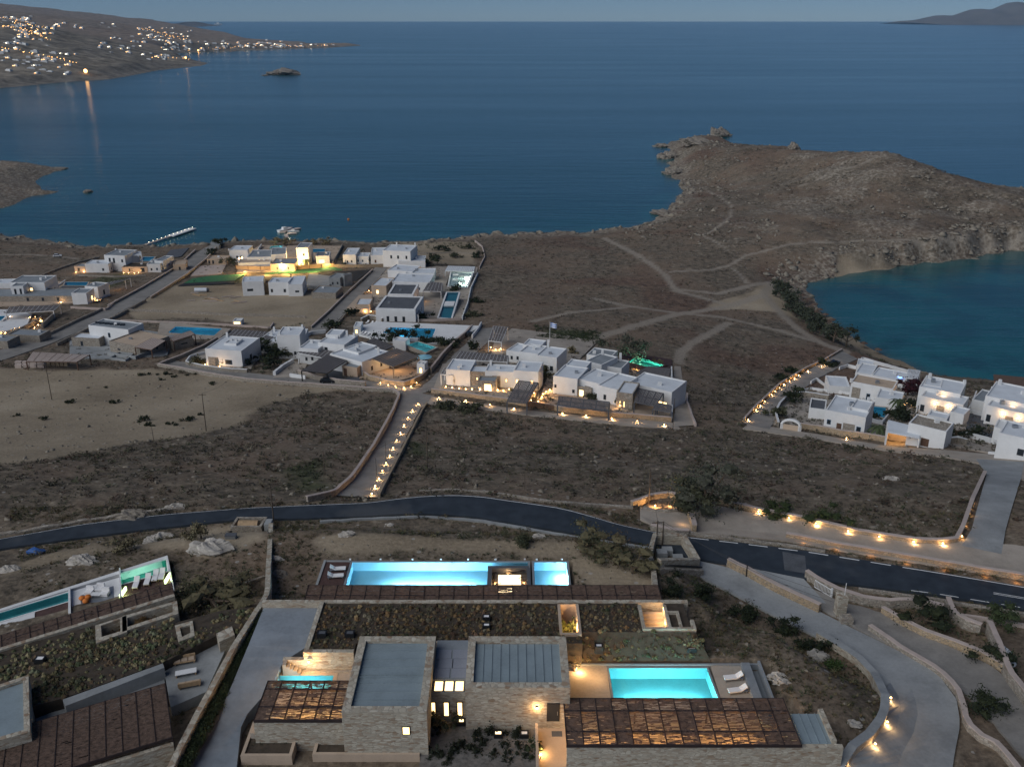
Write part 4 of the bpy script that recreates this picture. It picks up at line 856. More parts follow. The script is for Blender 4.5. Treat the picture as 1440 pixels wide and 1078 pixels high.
# drive ramp along the west boundary
RL, RR = [(372, 851), (350, 905), (325, 965), (300, 1020), (262, 1085)], [(452, 851), (437, 905), (398, 930), (384, 962), (340, 1012), (332, 1085)]
RL, RR = resamp(RL, 14), resamp(RR, 14); V = []
for i in range(14):
    zz = 58.2-2.5*sm(1, 13, np.float64(i)); V.append((at(*RL[i], zz), at(*RR[i], zz)))
mm = MB(); a = [v[0] for v in V]; b = [v[1] for v in V]; lo = [p-[0, 0, 2.5] for p in b]; lo2 = [p-[0, 0, 2.5] for p in a]
mm.add(a+b, [(i, 14+i, 15+i, i+1) for i in range(13)]); mm.add(b+lo, [(i, 14+i, 15+i, i+1) for i in range(13)]); mm.add(a+lo2, [(i, i+1, 15+i, 14+i) for i in range(13)]); mm.add([a[0], b[0], lo[0], lo2[0]], [(0, 1, 2, 3)])
MT['ramp'] = plain('ramp_concrete', (.20, .225, .25), .85, .16, .25, stain=.6)
props(mm.build('driveway_ramp', MT['ramp']), kind='structure')
BUILT.append(np.array([p[:2] for p in a]+[p[:2] for p in b[::-1]]))
BUILT.append(np.array([(xW-.6, 60), (qR[2]+.1, 60), (qR[2]+.1, yN+.6), (xW-.6, yN+.6)])); BUILT.append(np.array([(qR[2], 60), (te[2]+.3, 60), (te[2]+.3, te[3]+.9), (qR[2], te[3]+.9)])); BUILT.append(np.array([(wl[0], yT), (xE+.6, yT), (xE+.6, yN+.6), (wl[0], yN+.6)])); BUILT.append(np.array([(xdk-.4, yN), (x1+.4, yN), (x1+.4, y1+.5), (xdk-.4, y1+.5)])); BUILT.append(np.array([(x1, yN), (B[0]+.3, yN), (B[0]+.3, C_[1]+.3), (x1, C_[1]+.3)]))
# ------------------------------------------------------------------ neighbouring estate on the left (turned about 17 degrees)
MT['stonewarm'] = stone('warm_stone', [(.42, .31, .19), (.34, .24, .14), (.48, .37, .25), (.29, .21, .13), (.45, .35, .22)], 2.2, 5.0)  # tan stone; its warmth also carries lamp glow on the terrace retaining wall
def Q(pts, z): return [at(x, y, z)[:2] for x, y in pts]
ZB, ZR = 55.0, 57.6
nb = root('neighbour_villa', 'dim neighbouring villa with a slim pool and brown timber strip along the road-side slope', 'villa', (*at(120, 900, ZB)[:2], ZB))
pool('slim dim turquoise pool of the left villa, reaching the edge of the photo', Q([(-60, 891), (98.5, 844), (98.5, 831.5), (-60, 879)], ZB), ZB, .9, 'tile_turq', 'white', .2)
pool('short green lit pool at the upper end of the left villa', Q([(171, 820.7), (235, 802.5), (233.5, 787), (170, 804)], ZB), ZB+.004, .9, 'tile_green', 'white', .2, 50, 2, (.5, 1, .75))
m = MB(); m.prism(Q([(-60, 879), (-60, 876), (234, 782), (236, 786)], ZB), ZB-2, ZB+.12); m.prism(Q([(233.5, 783), (236, 783), (246, 833), (243, 834)], ZB), ZB-2, ZB+.25); m.build('pool_edge', MT['white'], nb)
MB().prism(Q([(-60, 911), (48, 880), (49, 860.5), (-60, 894)], ZB), ZB-2, ZB+.03).build('white_ledge', MT['white'], nb)
MB().prism(Q([(50, 881), (96.5, 867), (96.5, 846), (50, 860)], ZB), ZB-2, ZB+.035).build('timber_deck', MT['deck'], nb)
MB().prism(Q([(173, 842), (243, 822), (236.5, 804), (171.5, 822.5)], ZB), ZB-2, ZB+.02).build('timber_deck', MT['deck'], nb)
MB().prism(Q([(101, 866), (171, 844), (168, 811), (100, 831)], ZB), ZB-2, ZB-.02).build('lounge_floor', MT['white'], nb)
m = MB(); m.prism(Q([(97, 866), (100.5, 866), (99.5, 829), (97, 830)], ZB), ZB-1, ZB+.5); m.prism(Q([(169.5, 845), (172, 844), (170, 803), (168.2, 804)], ZB), ZB-1, ZB+.6); m.build('dividing_wall', MT['white'], nb)
rg = MB().prism(Q([(114, 856.5), (160, 842.5), (159.5, 823.5), (113, 837)], ZB), ZB-.02, ZB+.02); rg = rg.build('rug', MT['steel']); props(rg, 'grey rug in the white sunken lounge of the left villa', 'rug')
for i, (px, py) in enumerate(((126, 834), (141, 830), (148, 836), (136, 838))):
    p = at(px, py, ZB); o = root('lounge_chair', ['pale lounge seat at the far left of the grey rug', 'pale lounge seat at the far side of the grey rug', 'pale lounge seat at the right of the grey rug', 'low pale table in the middle of the grey rug'][i], 'seat' if i < 3 else 'table', p, 'lounge furniture on the grey rug')
    if i < 3:
        MB().box(p[0]-.45, p[1]-.45, ZB+.05, p[0]+.45, p[1]+.45, ZB+.42).build('seat', MT['cushion'], o); MB().box(p[0]-.45, p[1]+.3, ZB+.42, p[0]+.45, p[1]+.5, ZB+.85).build('backrest', MT['cushion'], o)
    else:
        MB().box(p[0]-.6, p[1]-.35, ZB+.3, p[0]+.6, p[1]+.35, ZB+.38).build('table_top', MT['white'], o)
        for s in (-.5, .5): MB().cyl((p[0]+s, p[1], ZB), (p[0]+s, p[1], ZB+.3), .05).build('leg', MT['black'], o)
for i, (px, py) in enumerate(((116, 843), (124, 841.5), (121, 847))):
    p = at(px, py, ZB); o = MB().ball(p+[0, 0, .28], .42, 10, 6, jit=.1, sq=(1, 1, .6)).build('floor_cushion', MT['orange'], smooth=True); props(o, ['orange floor cushion at the left corner of the grey rug', 'orange floor cushion beside the far left lounge seat', 'orange floor cushion at the near left edge of the rug'][i], 'cushion', 'orange cushions on the grey rug')
for i, (px, py) in enumerate(((192, 823), (208, 818.5), (219, 813), (228, 811))):
    p = at(px, py, ZB+.03); lounger(p, math.radians(100), f'{WORDS[i]} lounger from the left on the brown deck of the green pool', 'loungers by the green pool', 'woodl')
for px, py, a, b in ((173.5, 835, 14, 1), (236, 815, 14, 1)):
    p = at(px, py, ZB); MB().box(p[0]-.1, p[1]-.9, ZB, p[0]+.1, p[1]+.9, ZB+.5).build('lit_wall_strip', emit('pale_green_strip', (.75, 1, .45), 2.5), nb); light(nb, (p[0]+.3, p[1]-.3, ZB+.5), 6, (.8, 1, .5))
A, B, C_, D_ = Q([(-60, 929.5), (245, 835), (241, 820), (-60, 912)], ZR)
pergola('brown timber strip roof along the slim pool of the left villa', A, B, C_, D_, ZR, ZB, 16, [.5], None, .12, .02, mat='reed', posts=[(i/5, 1) for i in range(6)])
m = MB(); m.prism(Q([(-60, 934), (246, 839), (245, 835.5), (-60, 930)], ZR), ZB-1, ZR+.12); m.build('roof_parapet', MT['stoneh'], nb)
def wellpx(o4, i4, label, inner='roofsoil', z=ZR):
    mm = MB(); o4, i4 = Q(o4, z), Q(i4, z)
    for i in range(4): j = (i+1) % 4; mm.prism([o4[i], o4[j], i4[j], i4[i]], z-3, z+.1)
    mm.build(label, MT['stoneh'], nb); MB().prism(inset(i4, -.05), z-3, z-1.6).build(label+'_floor', MT[inner], nb)
MB().prism(Q([(-60, 931), (134, 878), (135, 905), (310, 858), (375, 850), (330, 895), (320, 885), (229, 931), (88, 981), (-60, 1020)], ZR-.1), ZB-1, ZR-.12).build('planted_roof', MT['roofsoil'], nb)
wellpx([(134, 880), (178, 866), (179, 889), (135, 905)], [(142, 880), (169, 871), (169.5, 888), (143, 896)], 'planted_well')
wellpx([(172, 867), (249, 845), (251, 863), (172, 889)], [(179, 869), (243, 850), (243, 861), (179, 882)], 'timber_well', 'deck')
wellpx([(246, 880), (271, 873), (274, 894), (251, 903)], [(253, 883), (267, 879), (268, 890), (256, 896)], 'vent_shaft')
skybox(57, 929, ZR, 'pale skylight box alone on the planted roof of the left villa', .5)
MB().prism(Q([(229, 933), (308, 904), (322, 886), (316, 915), (290, 972), (240, 994)], 56.4), ZB-1, 56.4).build('terrace', MT['concrete'], nb)
MB().prism(Q([(308, 902), (304, 890), (326, 880), (330, 892)], 57.8), ZB-1, 57.8).build('stone_pier', MT['stoneh'], nb)
MB().prism(Q([(88, 983), (229, 932), (231, 938), (92, 992)], 57.6), ZB-1, 57.6).build('parapet_wall', MT['concrete'], nb)
MB().prism(Q([(50, 1010), (228, 938), (233, 965), (60, 1045)], 56.2), ZB-1, 56.2).build('walkway', MT['concrete'], nb)
A, B, C_, D_ = Q([(-80, 1133), (242, 1036), (232, 961), (-60, 1048)], 58.0)
pergola('broad brown timber roof at the lower left corner of the photo', A, B, C_, D_, 58.0, 55.2, 13, [], None, .13, .01, posts=((1, 0), (1, 1)))
MB().prism(Q([(-80, 1140), (243, 1040), (242.5, 1036), (-80, 1134)], 58.0), 53, 57.5).build('pergola_wall', MT['stoneh'], nb)
P = Q([(-70, 1060), (42, 1028), (40, 948), (-70, 985)], 59.2); MB().prism(P, 55, 58.7).build('stone_block', MT['stoneh'], nb); MB().ring(P, .5, 58.7, 59.2).build('stone_parapet', MT['stoneh'], nb); MB().prism(inset(P, .51), 58.4, 58.85).build('metal_roof', MT['metalroof'], nb)
for i, (px, py) in enumerate(((260, 931), (262, 948), (267, 964))):
    p = at(px, py, 56.42); o = root('bench_sofa' if i != 1 else 'low_table', ['slatted wooden sofa on the left terrace, farthest of the three pieces', 'low white table between the two wooden sofas', 'slatted wooden sofa on the left terrace, nearest of the three pieces'][i], 'sofa' if i != 1 else 'table', p, 'terrace furniture of the left villa')
    c, s = math.cos(.3), math.sin(.3); R = lambda x, y: (p[0]+x*c-y*s, p[1]+x*s+y*c); rc = lambda x0, y0, x1, y1: [R(x0, y0), R(x1, y0), R(x1, y1), R(x0, y1)]
    if i != 1:
        MB().prism(rc(-1.1, -.4, 1.1, .4), p[2]+.25, p[2]+.36).build('seat', MT['woodl'], o); MB().prism(rc(-1.1, .3 if i == 0 else -.4, 1.1, .42 if i == 0 else -.28), p[2]+.36, p[2]+.75).build('backrest', MT['woodl'], o)
        for k in range(3): MB().prism(rc(-1+k*.7, -.3, -.4+k*.7, .28), p[2]+.36, p[2]+.46).build('cushion', MT['tan'], o)
    else: MB().prism(rc(-1.05, -.38, 1.05, .38), p[2]+.34, p[2]+.42).build('table_top', MT['white'], o)
    for x in (-.95, .95): MB().prism(rc(x-.06, -.3, x+.06, .3), p[2], p[2]+.3).build('leg', MT['woodl'], o)
BUILT.append(np.array(Q([(-80, 1140), (243, 1040), (235, 960), (330, 885), (229, 930), (50, 990), (-80, 1000)], 57))); BUILT.append(np.array(Q([(-60, 934), (250, 838), (236, 781), (-60, 873)], 55.5)))
NBROOF = np.array(Q([(-50, 932), (134, 880), (136, 906), (172, 891), (178, 890), (245, 866), (246, 905), (310, 862), (370, 852), (330, 893), (320, 884), (229, 930), (88, 980), (45, 990), (44, 950), (-50, 980)], ZR))
# ------------------------------------------------------------------ boundary walls and planting strip
def topwall(label, pts, base, w=.55, mat='stoneh', cap=None, capmat='redroof', name='stone_wall', drop=None):
    P = [at(x, y, z) for x, y, z in pts]; hh = []
    for p in P: p[2] -= 3.2
    return wall(label, P, 3.2, w, mat, cap, name, world=True, capmat=capmat)
topwall('long winding stone boundary wall between the two pool villas', [(381, 735, 53.2), (379, 770, 55.0), (377, 800, 56.3), (376, 832, 57.4), (366, 850, 58.1), (344, 883, 58.4), (323, 918, 58.2), (300, 962, 57.9), (272, 1012, 57.5), (232, 1092, 57.2)], 0, .6)
sl_ = resamp([(376, 852), (345, 895), (320, 935), (305, 968), (278, 1015), (238, 1092)], 10); sr_ = resamp([(385, 850), (352, 905), (327, 965), (302, 1020), (264, 1085)], 10)
mm = MB(); zz = np.linspace(57.6, 56.2, 10); a = [at(*sl_[i], zz[i]) for i in range(10)]; b = [at(*sr_[i], zz[i]) for i in range(10)]; mm.add(a+b, [(i, 10+i, 11+i, i+1) for i in range(9)]); props(mm.build('planting_strip', MT['roofsoil']), kind='structure'); STRIP = (a, b)
wall('thin stone kerb line crossing the scrub slope beside the left pool villa', [(246, 852), (280, 842), (330, 828), (372, 812)], .35, .35)
topwall('stone wall at the road end of the stone enclosure, white topped', [(921, 750, 53.4), (917, 763, 53.5), (914, 778, 54.0), (919, 800, 55), (922, 824, 57)], 0, .6)
# lane, field and terrace walls
wall('long pale capped wall along the west side of the sloping lane and around the sand field', [(432, 706), (470, 698), (496, 675), (526, 630), (553, 580), (562, 558), (556, 552), (520, 549.5), (470, 546), (400, 541), (350, 537), (290, 528), (250, 520), (224, 516)], 1.0, .45, 'stone', .1)
wall('low stone wall along the east side of the sloping lane', [(533, 699), (549, 668), (574, 618), (593, 580), (600, 569)], .7, .45, 'stonewarm')
wall('low rubble wall edging the far side of the asphalt road', [(590, 693), (640, 691), (690, 695), (740, 703), (790, 709), (850, 713), (890, 716)], .5, .5)
wall('stone kerb wall on the near side of the asphalt road by the gardens', [(450, 735), (520, 731), (600, 728), (680, 734), (760, 748), (840, 762), (912, 772)], .35, .4, 'concrete')
wall('rubble edge wall along the far side of the asphalt road at the left', [(0, 753), (60, 744), (117, 733), (200, 722), (260, 716)], .35, .6, 'stone', wob=.15)
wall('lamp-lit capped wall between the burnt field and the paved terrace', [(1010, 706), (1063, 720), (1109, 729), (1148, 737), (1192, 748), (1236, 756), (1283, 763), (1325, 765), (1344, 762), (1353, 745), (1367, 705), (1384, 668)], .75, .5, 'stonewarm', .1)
ow = wall('orange lit stone retaining wall along the lower edge of the paved terrace', [(1105, 756), (1140, 762), (1180, 770), (1250, 782), (1330, 796), (1400, 808), (1470, 820)], .8, .5, 'stonewarm', .08)  # orange lamp glow is partly put into the stone colour here
for px, py in ((1130, 765), (1175, 774), (1225, 783), (1275, 792), (1330, 802), (1385, 811), (1430, 819)): light(ow, g(px, py)+[0, 0, .35], 5, (1, .45, .12), .2)
wall('low rough stone kerb between the paved terrace and the asphalt road', [(962, 750), (1000, 756), (1040, 761), (1100, 767), (1160, 777)], .4, .5, wob=.12)
wall('curved stone wall at the corner where the terrace meets the road', [(915, 744), (935, 748), (955, 752), (968, 752)], .8, .5, 'stone', .1)
cw_ = wall('short curved wall end with a pale rounded cap standing on the terrace', [(976, 749), (973, 738), (969, 728)], 1.3, .6, 'stonewarm', .14); light(cw_, g(962, 738)+[-.3, -.3, .8], 5)
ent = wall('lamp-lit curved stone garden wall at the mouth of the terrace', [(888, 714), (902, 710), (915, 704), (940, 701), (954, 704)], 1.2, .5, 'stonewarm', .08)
wall('low front wall of the lamp-lit garden at the mouth of the terrace', [(905, 716), (920, 719), (940, 721), (952, 720)], .5, .4, 'stone')
wall('tall stone pier of the lamp-lit garden wall', [(949, 717), (955, 706)], 2.2, .6, 'stonewarm')
garden_lamp(g(921, 714), 'bright garden lamp inside the curved wall at the mouth of the terrace', None, 45); light(ent, g(945, 712)+[-.4, -.4, .4], 22)
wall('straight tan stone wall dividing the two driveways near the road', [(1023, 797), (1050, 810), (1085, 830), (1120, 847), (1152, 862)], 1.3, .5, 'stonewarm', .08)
wall('curved stone wall behind the white gate', [(1133, 812), (1150, 824), (1168, 834), (1190, 842), (1216, 850), (1250, 854), (1290, 853), (1325, 862)], 1.2, .5, 'stone', .08)
wall('tan stone wall on the outer side of the neighbour driveway', [(1240, 862), (1265, 878), (1300, 896), (1345, 912), (1385, 928), (1412, 945)], 1.0, .45, 'stonewarm', .08)
wall('short angled stone wall below the asphalt road at the right', [(1331, 852), (1338, 872), (1360, 885), (1378, 890)], 1.3, .5, 'stone', .1)
wall('stone wall stepping down along the right edge of the photo', [(1388, 888), (1404, 925), (1416, 958), (1440, 990), (1470, 1040)], 1.6, .5, 'stone', .1)
wall('sinuous capped wall between the main driveway and the neighbour driveway', [(1222, 886), (1262, 914), (1318, 947), (1345, 975), (1354, 1002), (1357, 1022), (1376, 1040), (1394, 1046), (1420, 1075), (1450, 1115)], .8, .45, 'stone', .1)
wall('thick curved stone wall around the lower right garden, lamps along its outer face', [(1150, 897), (1200, 928), (1229, 957), (1244, 990), (1240, 1016), (1222, 1040), (1196, 1060), (1176, 1092)], 1.0, .75, 'stoneh', .06, capmat='concrete')
wall('low stone kerb on the near side of the asphalt road at the right', [(1207, 830), (1262, 838), (1318, 846), (1380, 856), (1440, 866), (1500, 876)], .45, .4, 'stone')
wall('low kerb wall above the right-hand bank', [(1335, 865), (1380, 872), (1440, 882), (1490, 890)], .5, .4, 'redroof')
# stone enclosure by the road
en = root('stone_enclosure', 'roofless stone enclosure with small bins between road and driveway', 'enclosure', g(950, 785)); PE = [g(*p) for p in ((918, 765), (960, 766), (980, 800), (926, 802))]
for i, nm in ((0, 'back_wall'), (1, 'side_wall'), (2, 'front_wall')):
    wm, _ = wallmesh([PE[i], PE[i+1]], 1.7, .7); wm.build(nm, MT['stoneh'], en)
wm, _ = wallmesh([g(926, 806), g(986, 808)], .9, .8); wm.build('low_step_wall', MT['stone'], en)
for px, py, h in ((930, 785, 1.2), (938, 778, .8), (953, 786, .5), (940, 793, .6)):
    p = g(px, py); MB().box(p[0]-.7, p[1]-.6, p[2]-.5, p[0]+.7, p[1]+.6, p[2]+h).build('bin_block', MT['concrete'], en)
m = MB(); a, b = g(926, 803), g(986, 806); m.bar(a+[0, 0, 1.0], b+[0, 0, 1.0], .3, .12); m.build('gutter_slot', MT['black'], en)
# roadside tank shed
sh = root('tank_shed', 'low stone shed with a tan timber stack beside the road on the left', 'shed', g(352, 744)); p = LOC[sh.name]
MB().ring([(p[0]-2.4, p[1]-1.3), (p[0]+2, p[1]-1.3), (p[0]+2.2, p[1]+1.5), (p[0]-2.2, p[1]+1.5)], .35, p[2]-.6, p[2]+1.2).build('stone_wall_ring', MT['stone'], sh)
MB().cyl((p[0]-1.5, p[1]-.2, p[2]+.8), (p[0]+1.3, p[1]-.2, p[2]+.8), .75, n=14).build('tank', MT['woodl'], sh); MB().box(p[0]+2.3, p[1]-1, p[2]-.3, p[0]+3.2, p[1]+.6, p[2]+1.4).build('meter_box', MT['concrete'], sh)
p = g(325, 756); c_ = root('equipment_crate', 'small grey equipment crate on the sandy verge by the tank shed', 'crate', p); MB().box(p[0]-.7, p[1]-.4, p[2]-.1, p[0]+.7, p[1]+.4, p[2]+.5).build('crate_box', MT['steel'], c_); MB().box(p[0]-.75, p[1]-.45, p[2]+.5, p[0]+.75, p[1]+.45, p[2]+.56).build('lid', MT['greyd'], c_)
p = g(52, 777); props(MB().ball(p+[0, 0, .2], .9, 9, 5, jit=.3, sq=(1.3, .7, .6)).build('blue_tarpaulin', plain('blue_sheet', (.03, .09, .26), .6, .2, 2)), 'crumpled blue tarpaulin on the verge of the asphalt road', 'tarpaulin')
# white gate, pillar
gt = root('white_gate', 'white barred metal gate at the top of the neighbour driveway', 'gate', g(1156, 832)); a, b = g(1145, 826), g(1168, 840); m = MB()
for zz in (.15, 1.15): m.bar(a+[0, 0, zz], b+[0, 0, zz], .06, .08)
for i in range(13): q = a+(b-a)*i/12; m.bar(q+[0, 0, .1], q+[0, 0, 1.2], .05, .05)
m.build('gate_bars', MT['white'], gt); MB().box(b[0]-.05, b[1]-.1, b[2], b[0]+.15, b[1]+.1, b[2]+1.4).build('gate_post', MT['white'], gt)
p = g(1180, 864); pr_ = root('stone_pillar', 'tall stone gate pillar with a slim antenna on top', 'pillar', p); MB().prism([(p[0]-.6, p[1]-.6), (p[0]+.6, p[1]-.6), (p[0]+.55, p[1]+.6), (p[0]-.55, p[1]+.6)], p[2]-.5, p[2]+2.9).build('shaft', MT['stoneh'], pr_); MB().cyl(p+[.3, 0, 2.9], p+[.3, 0, 4.6], .04).build('antenna', MT['white'], pr_)
p = g(1189, 876); props(MB().prism([(p[0]-.7, p[1]-.5), (p[0]+.7, p[1]-.6), (p[0]+.7, p[1]+.6), (p[0]-.7, p[1]+.6)], p[2]-.5, p[2]+1.0).build('stone_block', MT['stone']), 'low pale stone block at the foot of the tall gate pillar', 'block')
p = g(1412, 925); props(MB().ball(p+[0, 0, .3], 1.3, 14, 6, half=True, sq=(.7, 1.5, .6)).build('white_dome', MT['white'], smooth=True), 'white rounded dome behind the stepped wall at the right edge', 'dome')
p = g(1049, 812); props(MB().cyl(p, p+[0, 0, 1.9], .08).build('gate_post', MT['black']), 'dark metal gate post against the straight tan wall', 'post')
# lamps
lamp_row([tuple(map(float, q)) for q in resamp([(523, 697), (533, 675), (547, 645), (560, 617), (572, 593), (580, 579), (588, 570)], 13)], 'low beside the sloping lane', 'lamps of the sloping lane', 11)
lamp_row([(1066, 722), (1109, 731), (1147, 739), (1192, 750), (1236, 758), (1284, 765), (1325, 767)], 'at the paved terrace wall', 'lamps of the paved terrace', 10, order='counted from the west end')
lamp_row([(1352, 757), (1356, 738), (1361, 724), (1364, 714), (1367, 706), (1370, 697), (1373, 690)], 'on the access road wall', 'lamps of the short access road', 4)
lamp_row([(1188, 1076), (1230, 1050), (1247, 1019), (1252, 985)], 'on the lower right curved wall', 'lamps of the curved wall', 8, order='counted from the bottom')
lamp_row([(617, 561), (655, 565), (689, 571), (723, 576), (791, 583), (824, 586), (860, 590), (896, 594), (934, 599)], 'on the lane below the terraced houses', 'lamps of the frontage lane', 18, order='counted from the west end')
lamp_row([(535, 540), (546, 543), (556, 545), (568, 547), (578, 545), (586, 540)], 'at the lane junction wall', 'lamps at the junction', 14, order='counted from the left')
lamp_row([(1052, 592), (1063, 578), (1069, 572), (1075, 566), (1085, 557), (1090, 552), (1096, 547), (1102, 542), (1110, 537), (1117, 533), (1123, 529), (1136, 523), (1155, 516), (1160, 513), (1167, 511), (1174, 508)], 'lining the bay lane', 'lamps of the bay lane', 15)
garden_lamp(g(1190, 618), 'single lamp glowing on the long stone wall of the bay houses', None, 14)
# poles and wires
def pole(label, bx, by, tx, ty, r=.11, arm=True):
    b = g(bx, by); t = atd(tx, ty, b[1]); t[:2] = b[:2]+(t[:2]-b[:2])*.25; o = root('utility_pole', label, 'pole', b, 'utility poles'); MB().cyl(b-[0, 0, .4], t, r, r*.7, 7).build('pole_shaft', MT['pole'], o)
    if arm: MB().bar(t+[-.8, 0, -.35], t+[.8, .2, -.35], .1, .1).build('crossarm', MT['pole'], o)
    return t
T1 = pole('utility pole in the sand field behind the stacked stone blocks', 73, 562, 66, 512); T2 = pole('utility pole at the edge between sand field and dark scrub', 290, 606, 287, 553); pole('short leaning pole in the sand field', 216, 618, 213, 600, .07, False)
pole('bare wooden pole in the scrub west of the sloping lane', 457, 668, 454, 633, .1, False); T3 = pole('dark utility pole at the roadside by the tank shed', 385, 734, 381, 682); T4 = pole('dark utility pole in the scrub just east of the sloping lane', 601, 660, 601, 592); pole('thin stake pole in the middle of the dark scrub', 738, 690, 737, 659, .06, False)
T5 = pole('pale pole by the lamp-lit garden wall', 912, 710, 913, 659, .12, False); T6 = pole('pale pole rising from the stone enclosure, left of the two', 923, 766, 924, 732, .12); T7 = pole('pale pole rising from the stone enclosure, right of the two', 931, 768, 933, 733, .12, False); T8 = pole('slim pole at the end of the frontage lane', 946, 606, 948, 560, .08, False)
pole('slim pole beside the sloping lane, lower of the two', 530, 676, 529, 644, .06, False); pole('slim pole beside the sloping lane, upper of the two', 543, 650, 543, 622, .06, False)
def wire(label, a, b, sag=1.5):
    m = MB(); a, b = np.array(a), np.array(b); n = 14; P = [a+(b-a)*i/n-[0, 0, sag*4*(i/n)*(1-i/n)] for i in range(n+1)]
    for u, v in zip(P[:-1], P[1:]): m.cyl(u, v, .022, n=4, cap=False)
    props(m.build('power_line', MT['black']), label, 'cable')
wire('power line sagging from the sand field pole towards the parked car', T2, g(352, 535)+[0, 0, 6]); wire('power line from the roadside pole to the pole east of the lane', T3, T4); wire('power line crossing the road from the stone enclosure to the driveway wall', T6, at(1180, 838, 53), 1)
wire('second power line from the right pole of the enclosure to the gate', T7, at(1172, 846, 53), 1); wire('power line from the lamp-lit garden pole over the terrace', T5, T6, .6)
# ------------------------------------------------------------------ white village
def zsolve(p, h):
    z = g(*p)[2]+h
    for _ in range(12): q = at(p[0], p[1], z); z = .5*z+.5*(gh(q[0], q[1])+h)
    return z
def house(label, px, py, name='white_house', cat='house', group=None): return root(name, label, cat, g(px, py), group)
def blk(r, A, B, C, h, roof='roofw', wm='white', wins=(), par=.28, ph=.3, chim=None, light_at=None, roofname='roof'):
    zt = (zsolve(A, h)+zsolve(B, h))/2; p0 = at(*A, zt)[:2]; p1 = at(*B, zt)[:2]; c = at(*C, zt)[:2]
    d = p1-p0; L = np.linalg.norm(d); d = d/L; n = np.array([-d[1], d[0]]); dep = float((c-p0)@n); dep = max(dep, 1.5)
    P = [p0, p1, p1+n*dep, p0+n*dep]; zb = zt-h
    MB().prism(P, zb-2.5, zt-ph).build('wall_block', MT[wm], r)
    MB().ring(P, par, zt-ph, zt).build('parapet', MT[wm], r); MB().prism(inset(P, par+.004), zt-ph-.1, zt-ph+.03).build(roofname, MT[roof], r)
    BUILT.append(np.array(P)); wins = list(wins); rq = random.Random(int(abs(p0[0]*13+p0[1]*7+L*3)))
    if not wins and h > 3.4 and L > 5: wins = [(.28+.1*rq.random(), 1.5, .75, 1.1, 'dark'), (.66+.12*rq.random(), 1.5+.3*rq.random(), .75, 1.1, 'shutter' if rq.random() < .3 else 'dark')]
    if h > 3.4 and dep > 5 and not any(len(w) > 5 for w in wins): sd_ = 'R' if p0[0]+p1[0] < 0 else 'L'; wins += [(.35, 1.6, .8, 1.3, 'dark', sd_), (.7, 1.6, .8, 1.3, 'dark', sd_)]
    if L > 6 and dep > 5:
        q = rfrac(*P, .2+.6*rq.random(), .35+.4*rq.random()); MB().box(q[0]-.45, q[1]-.35, zt-ph, q[0]+.45, q[1]+.35, zt+.25+.5*rq.random()).build('roof_vent', MT['white' if rq.random() < .6 else 'steel'], r)
    for w in wins:
        u, zc, ww, hh, kind = w[:5]; side = w[5] if len(w) > 5 else 'F'
        o, dd, nn, LL = (p0, d, -n, L) if side == 'F' else (p1, n, d, dep) if side == 'R' else (p0+n*dep, -n, -d, dep)
        c0 = o+dd*LL*u; V = lambda a, z_, e: (*(c0+dd*a+nn*e), z_)
        def pan(mm, a0, a1, z0, z1, e):
            mm.add([V(a0, z0, -.05), V(a1, z0, -.05), V(a1, z1, -.05), V(a0, z1, -.05), V(a0, z0, e), V(a1, z0, e), V(a1, z1, e), V(a0, z1, e)], [(4, 5, 6, 7), (0, 4, 7, 3), (1, 2, 6, 5), (3, 7, 6, 2), (0, 1, 5, 4)])
            return mm
        z0, z1 = zb+zc-hh/2, zb+zc+hh/2
        fm = {'lit': 'wood', 'dark': 'greyd', 'shutter': 'shutter', 'door': 'wood', 'blue': 'shutter', 'stone': 'stone', 'garage': 'black'}[kind]
        f = pan(MB(), -ww/2, ww/2, z0, z1, .03).build('door' if kind in ('door', 'blue') else 'stone_panel' if kind == 'stone' else 'window', MT[fm], r)
        if kind in ('lit', 'dark', 'shutter'): pan(MB(), -ww/2+.1, ww/2-.1, z0+.1, z1-.1, .045).build('pane', MT['glowwin' if kind == 'lit' else 'glassd'], f)
    if chim is not None:
        for (u, v, hh) in chim:
            q = rfrac(*P, u, v); MB().box(q[0]-.3, q[1]-.3, zt-ph, q[0]+.3, q[1]+.3, zt+hh).build('chimney', MT[wm], r)
    return P, zb, zt
SLABS = []; PAVED = []
def slab(pts, mat, dz=.12, name='paved_terrace', z=None):
    if z is None: SLABS.append((np.array([p[:2] for p in GL(pts)]), mat, dz, name)); PAVED.append(SLABS[-1][0]); return None, 0
    W_ = np.array([at(*p, z)[:2] for p in pts]); SLABS.append((W_, mat, ('z', z), name)); PAVED.append(W_); return None, z
def clip(poly, ax, v, keep_gt):
    out = []; n = len(poly)
    for i in range(n):
        p, q = poly[i], poly[(i+1) % n]; a = (p[ax] > v) == keep_gt; b = (q[ax] > v) == keep_gt
        if a: out.append(p)
        if a != b: t = (v-p[ax])/(q[ax]-p[ax]); out.append(p+(q-p)*t)
    return out
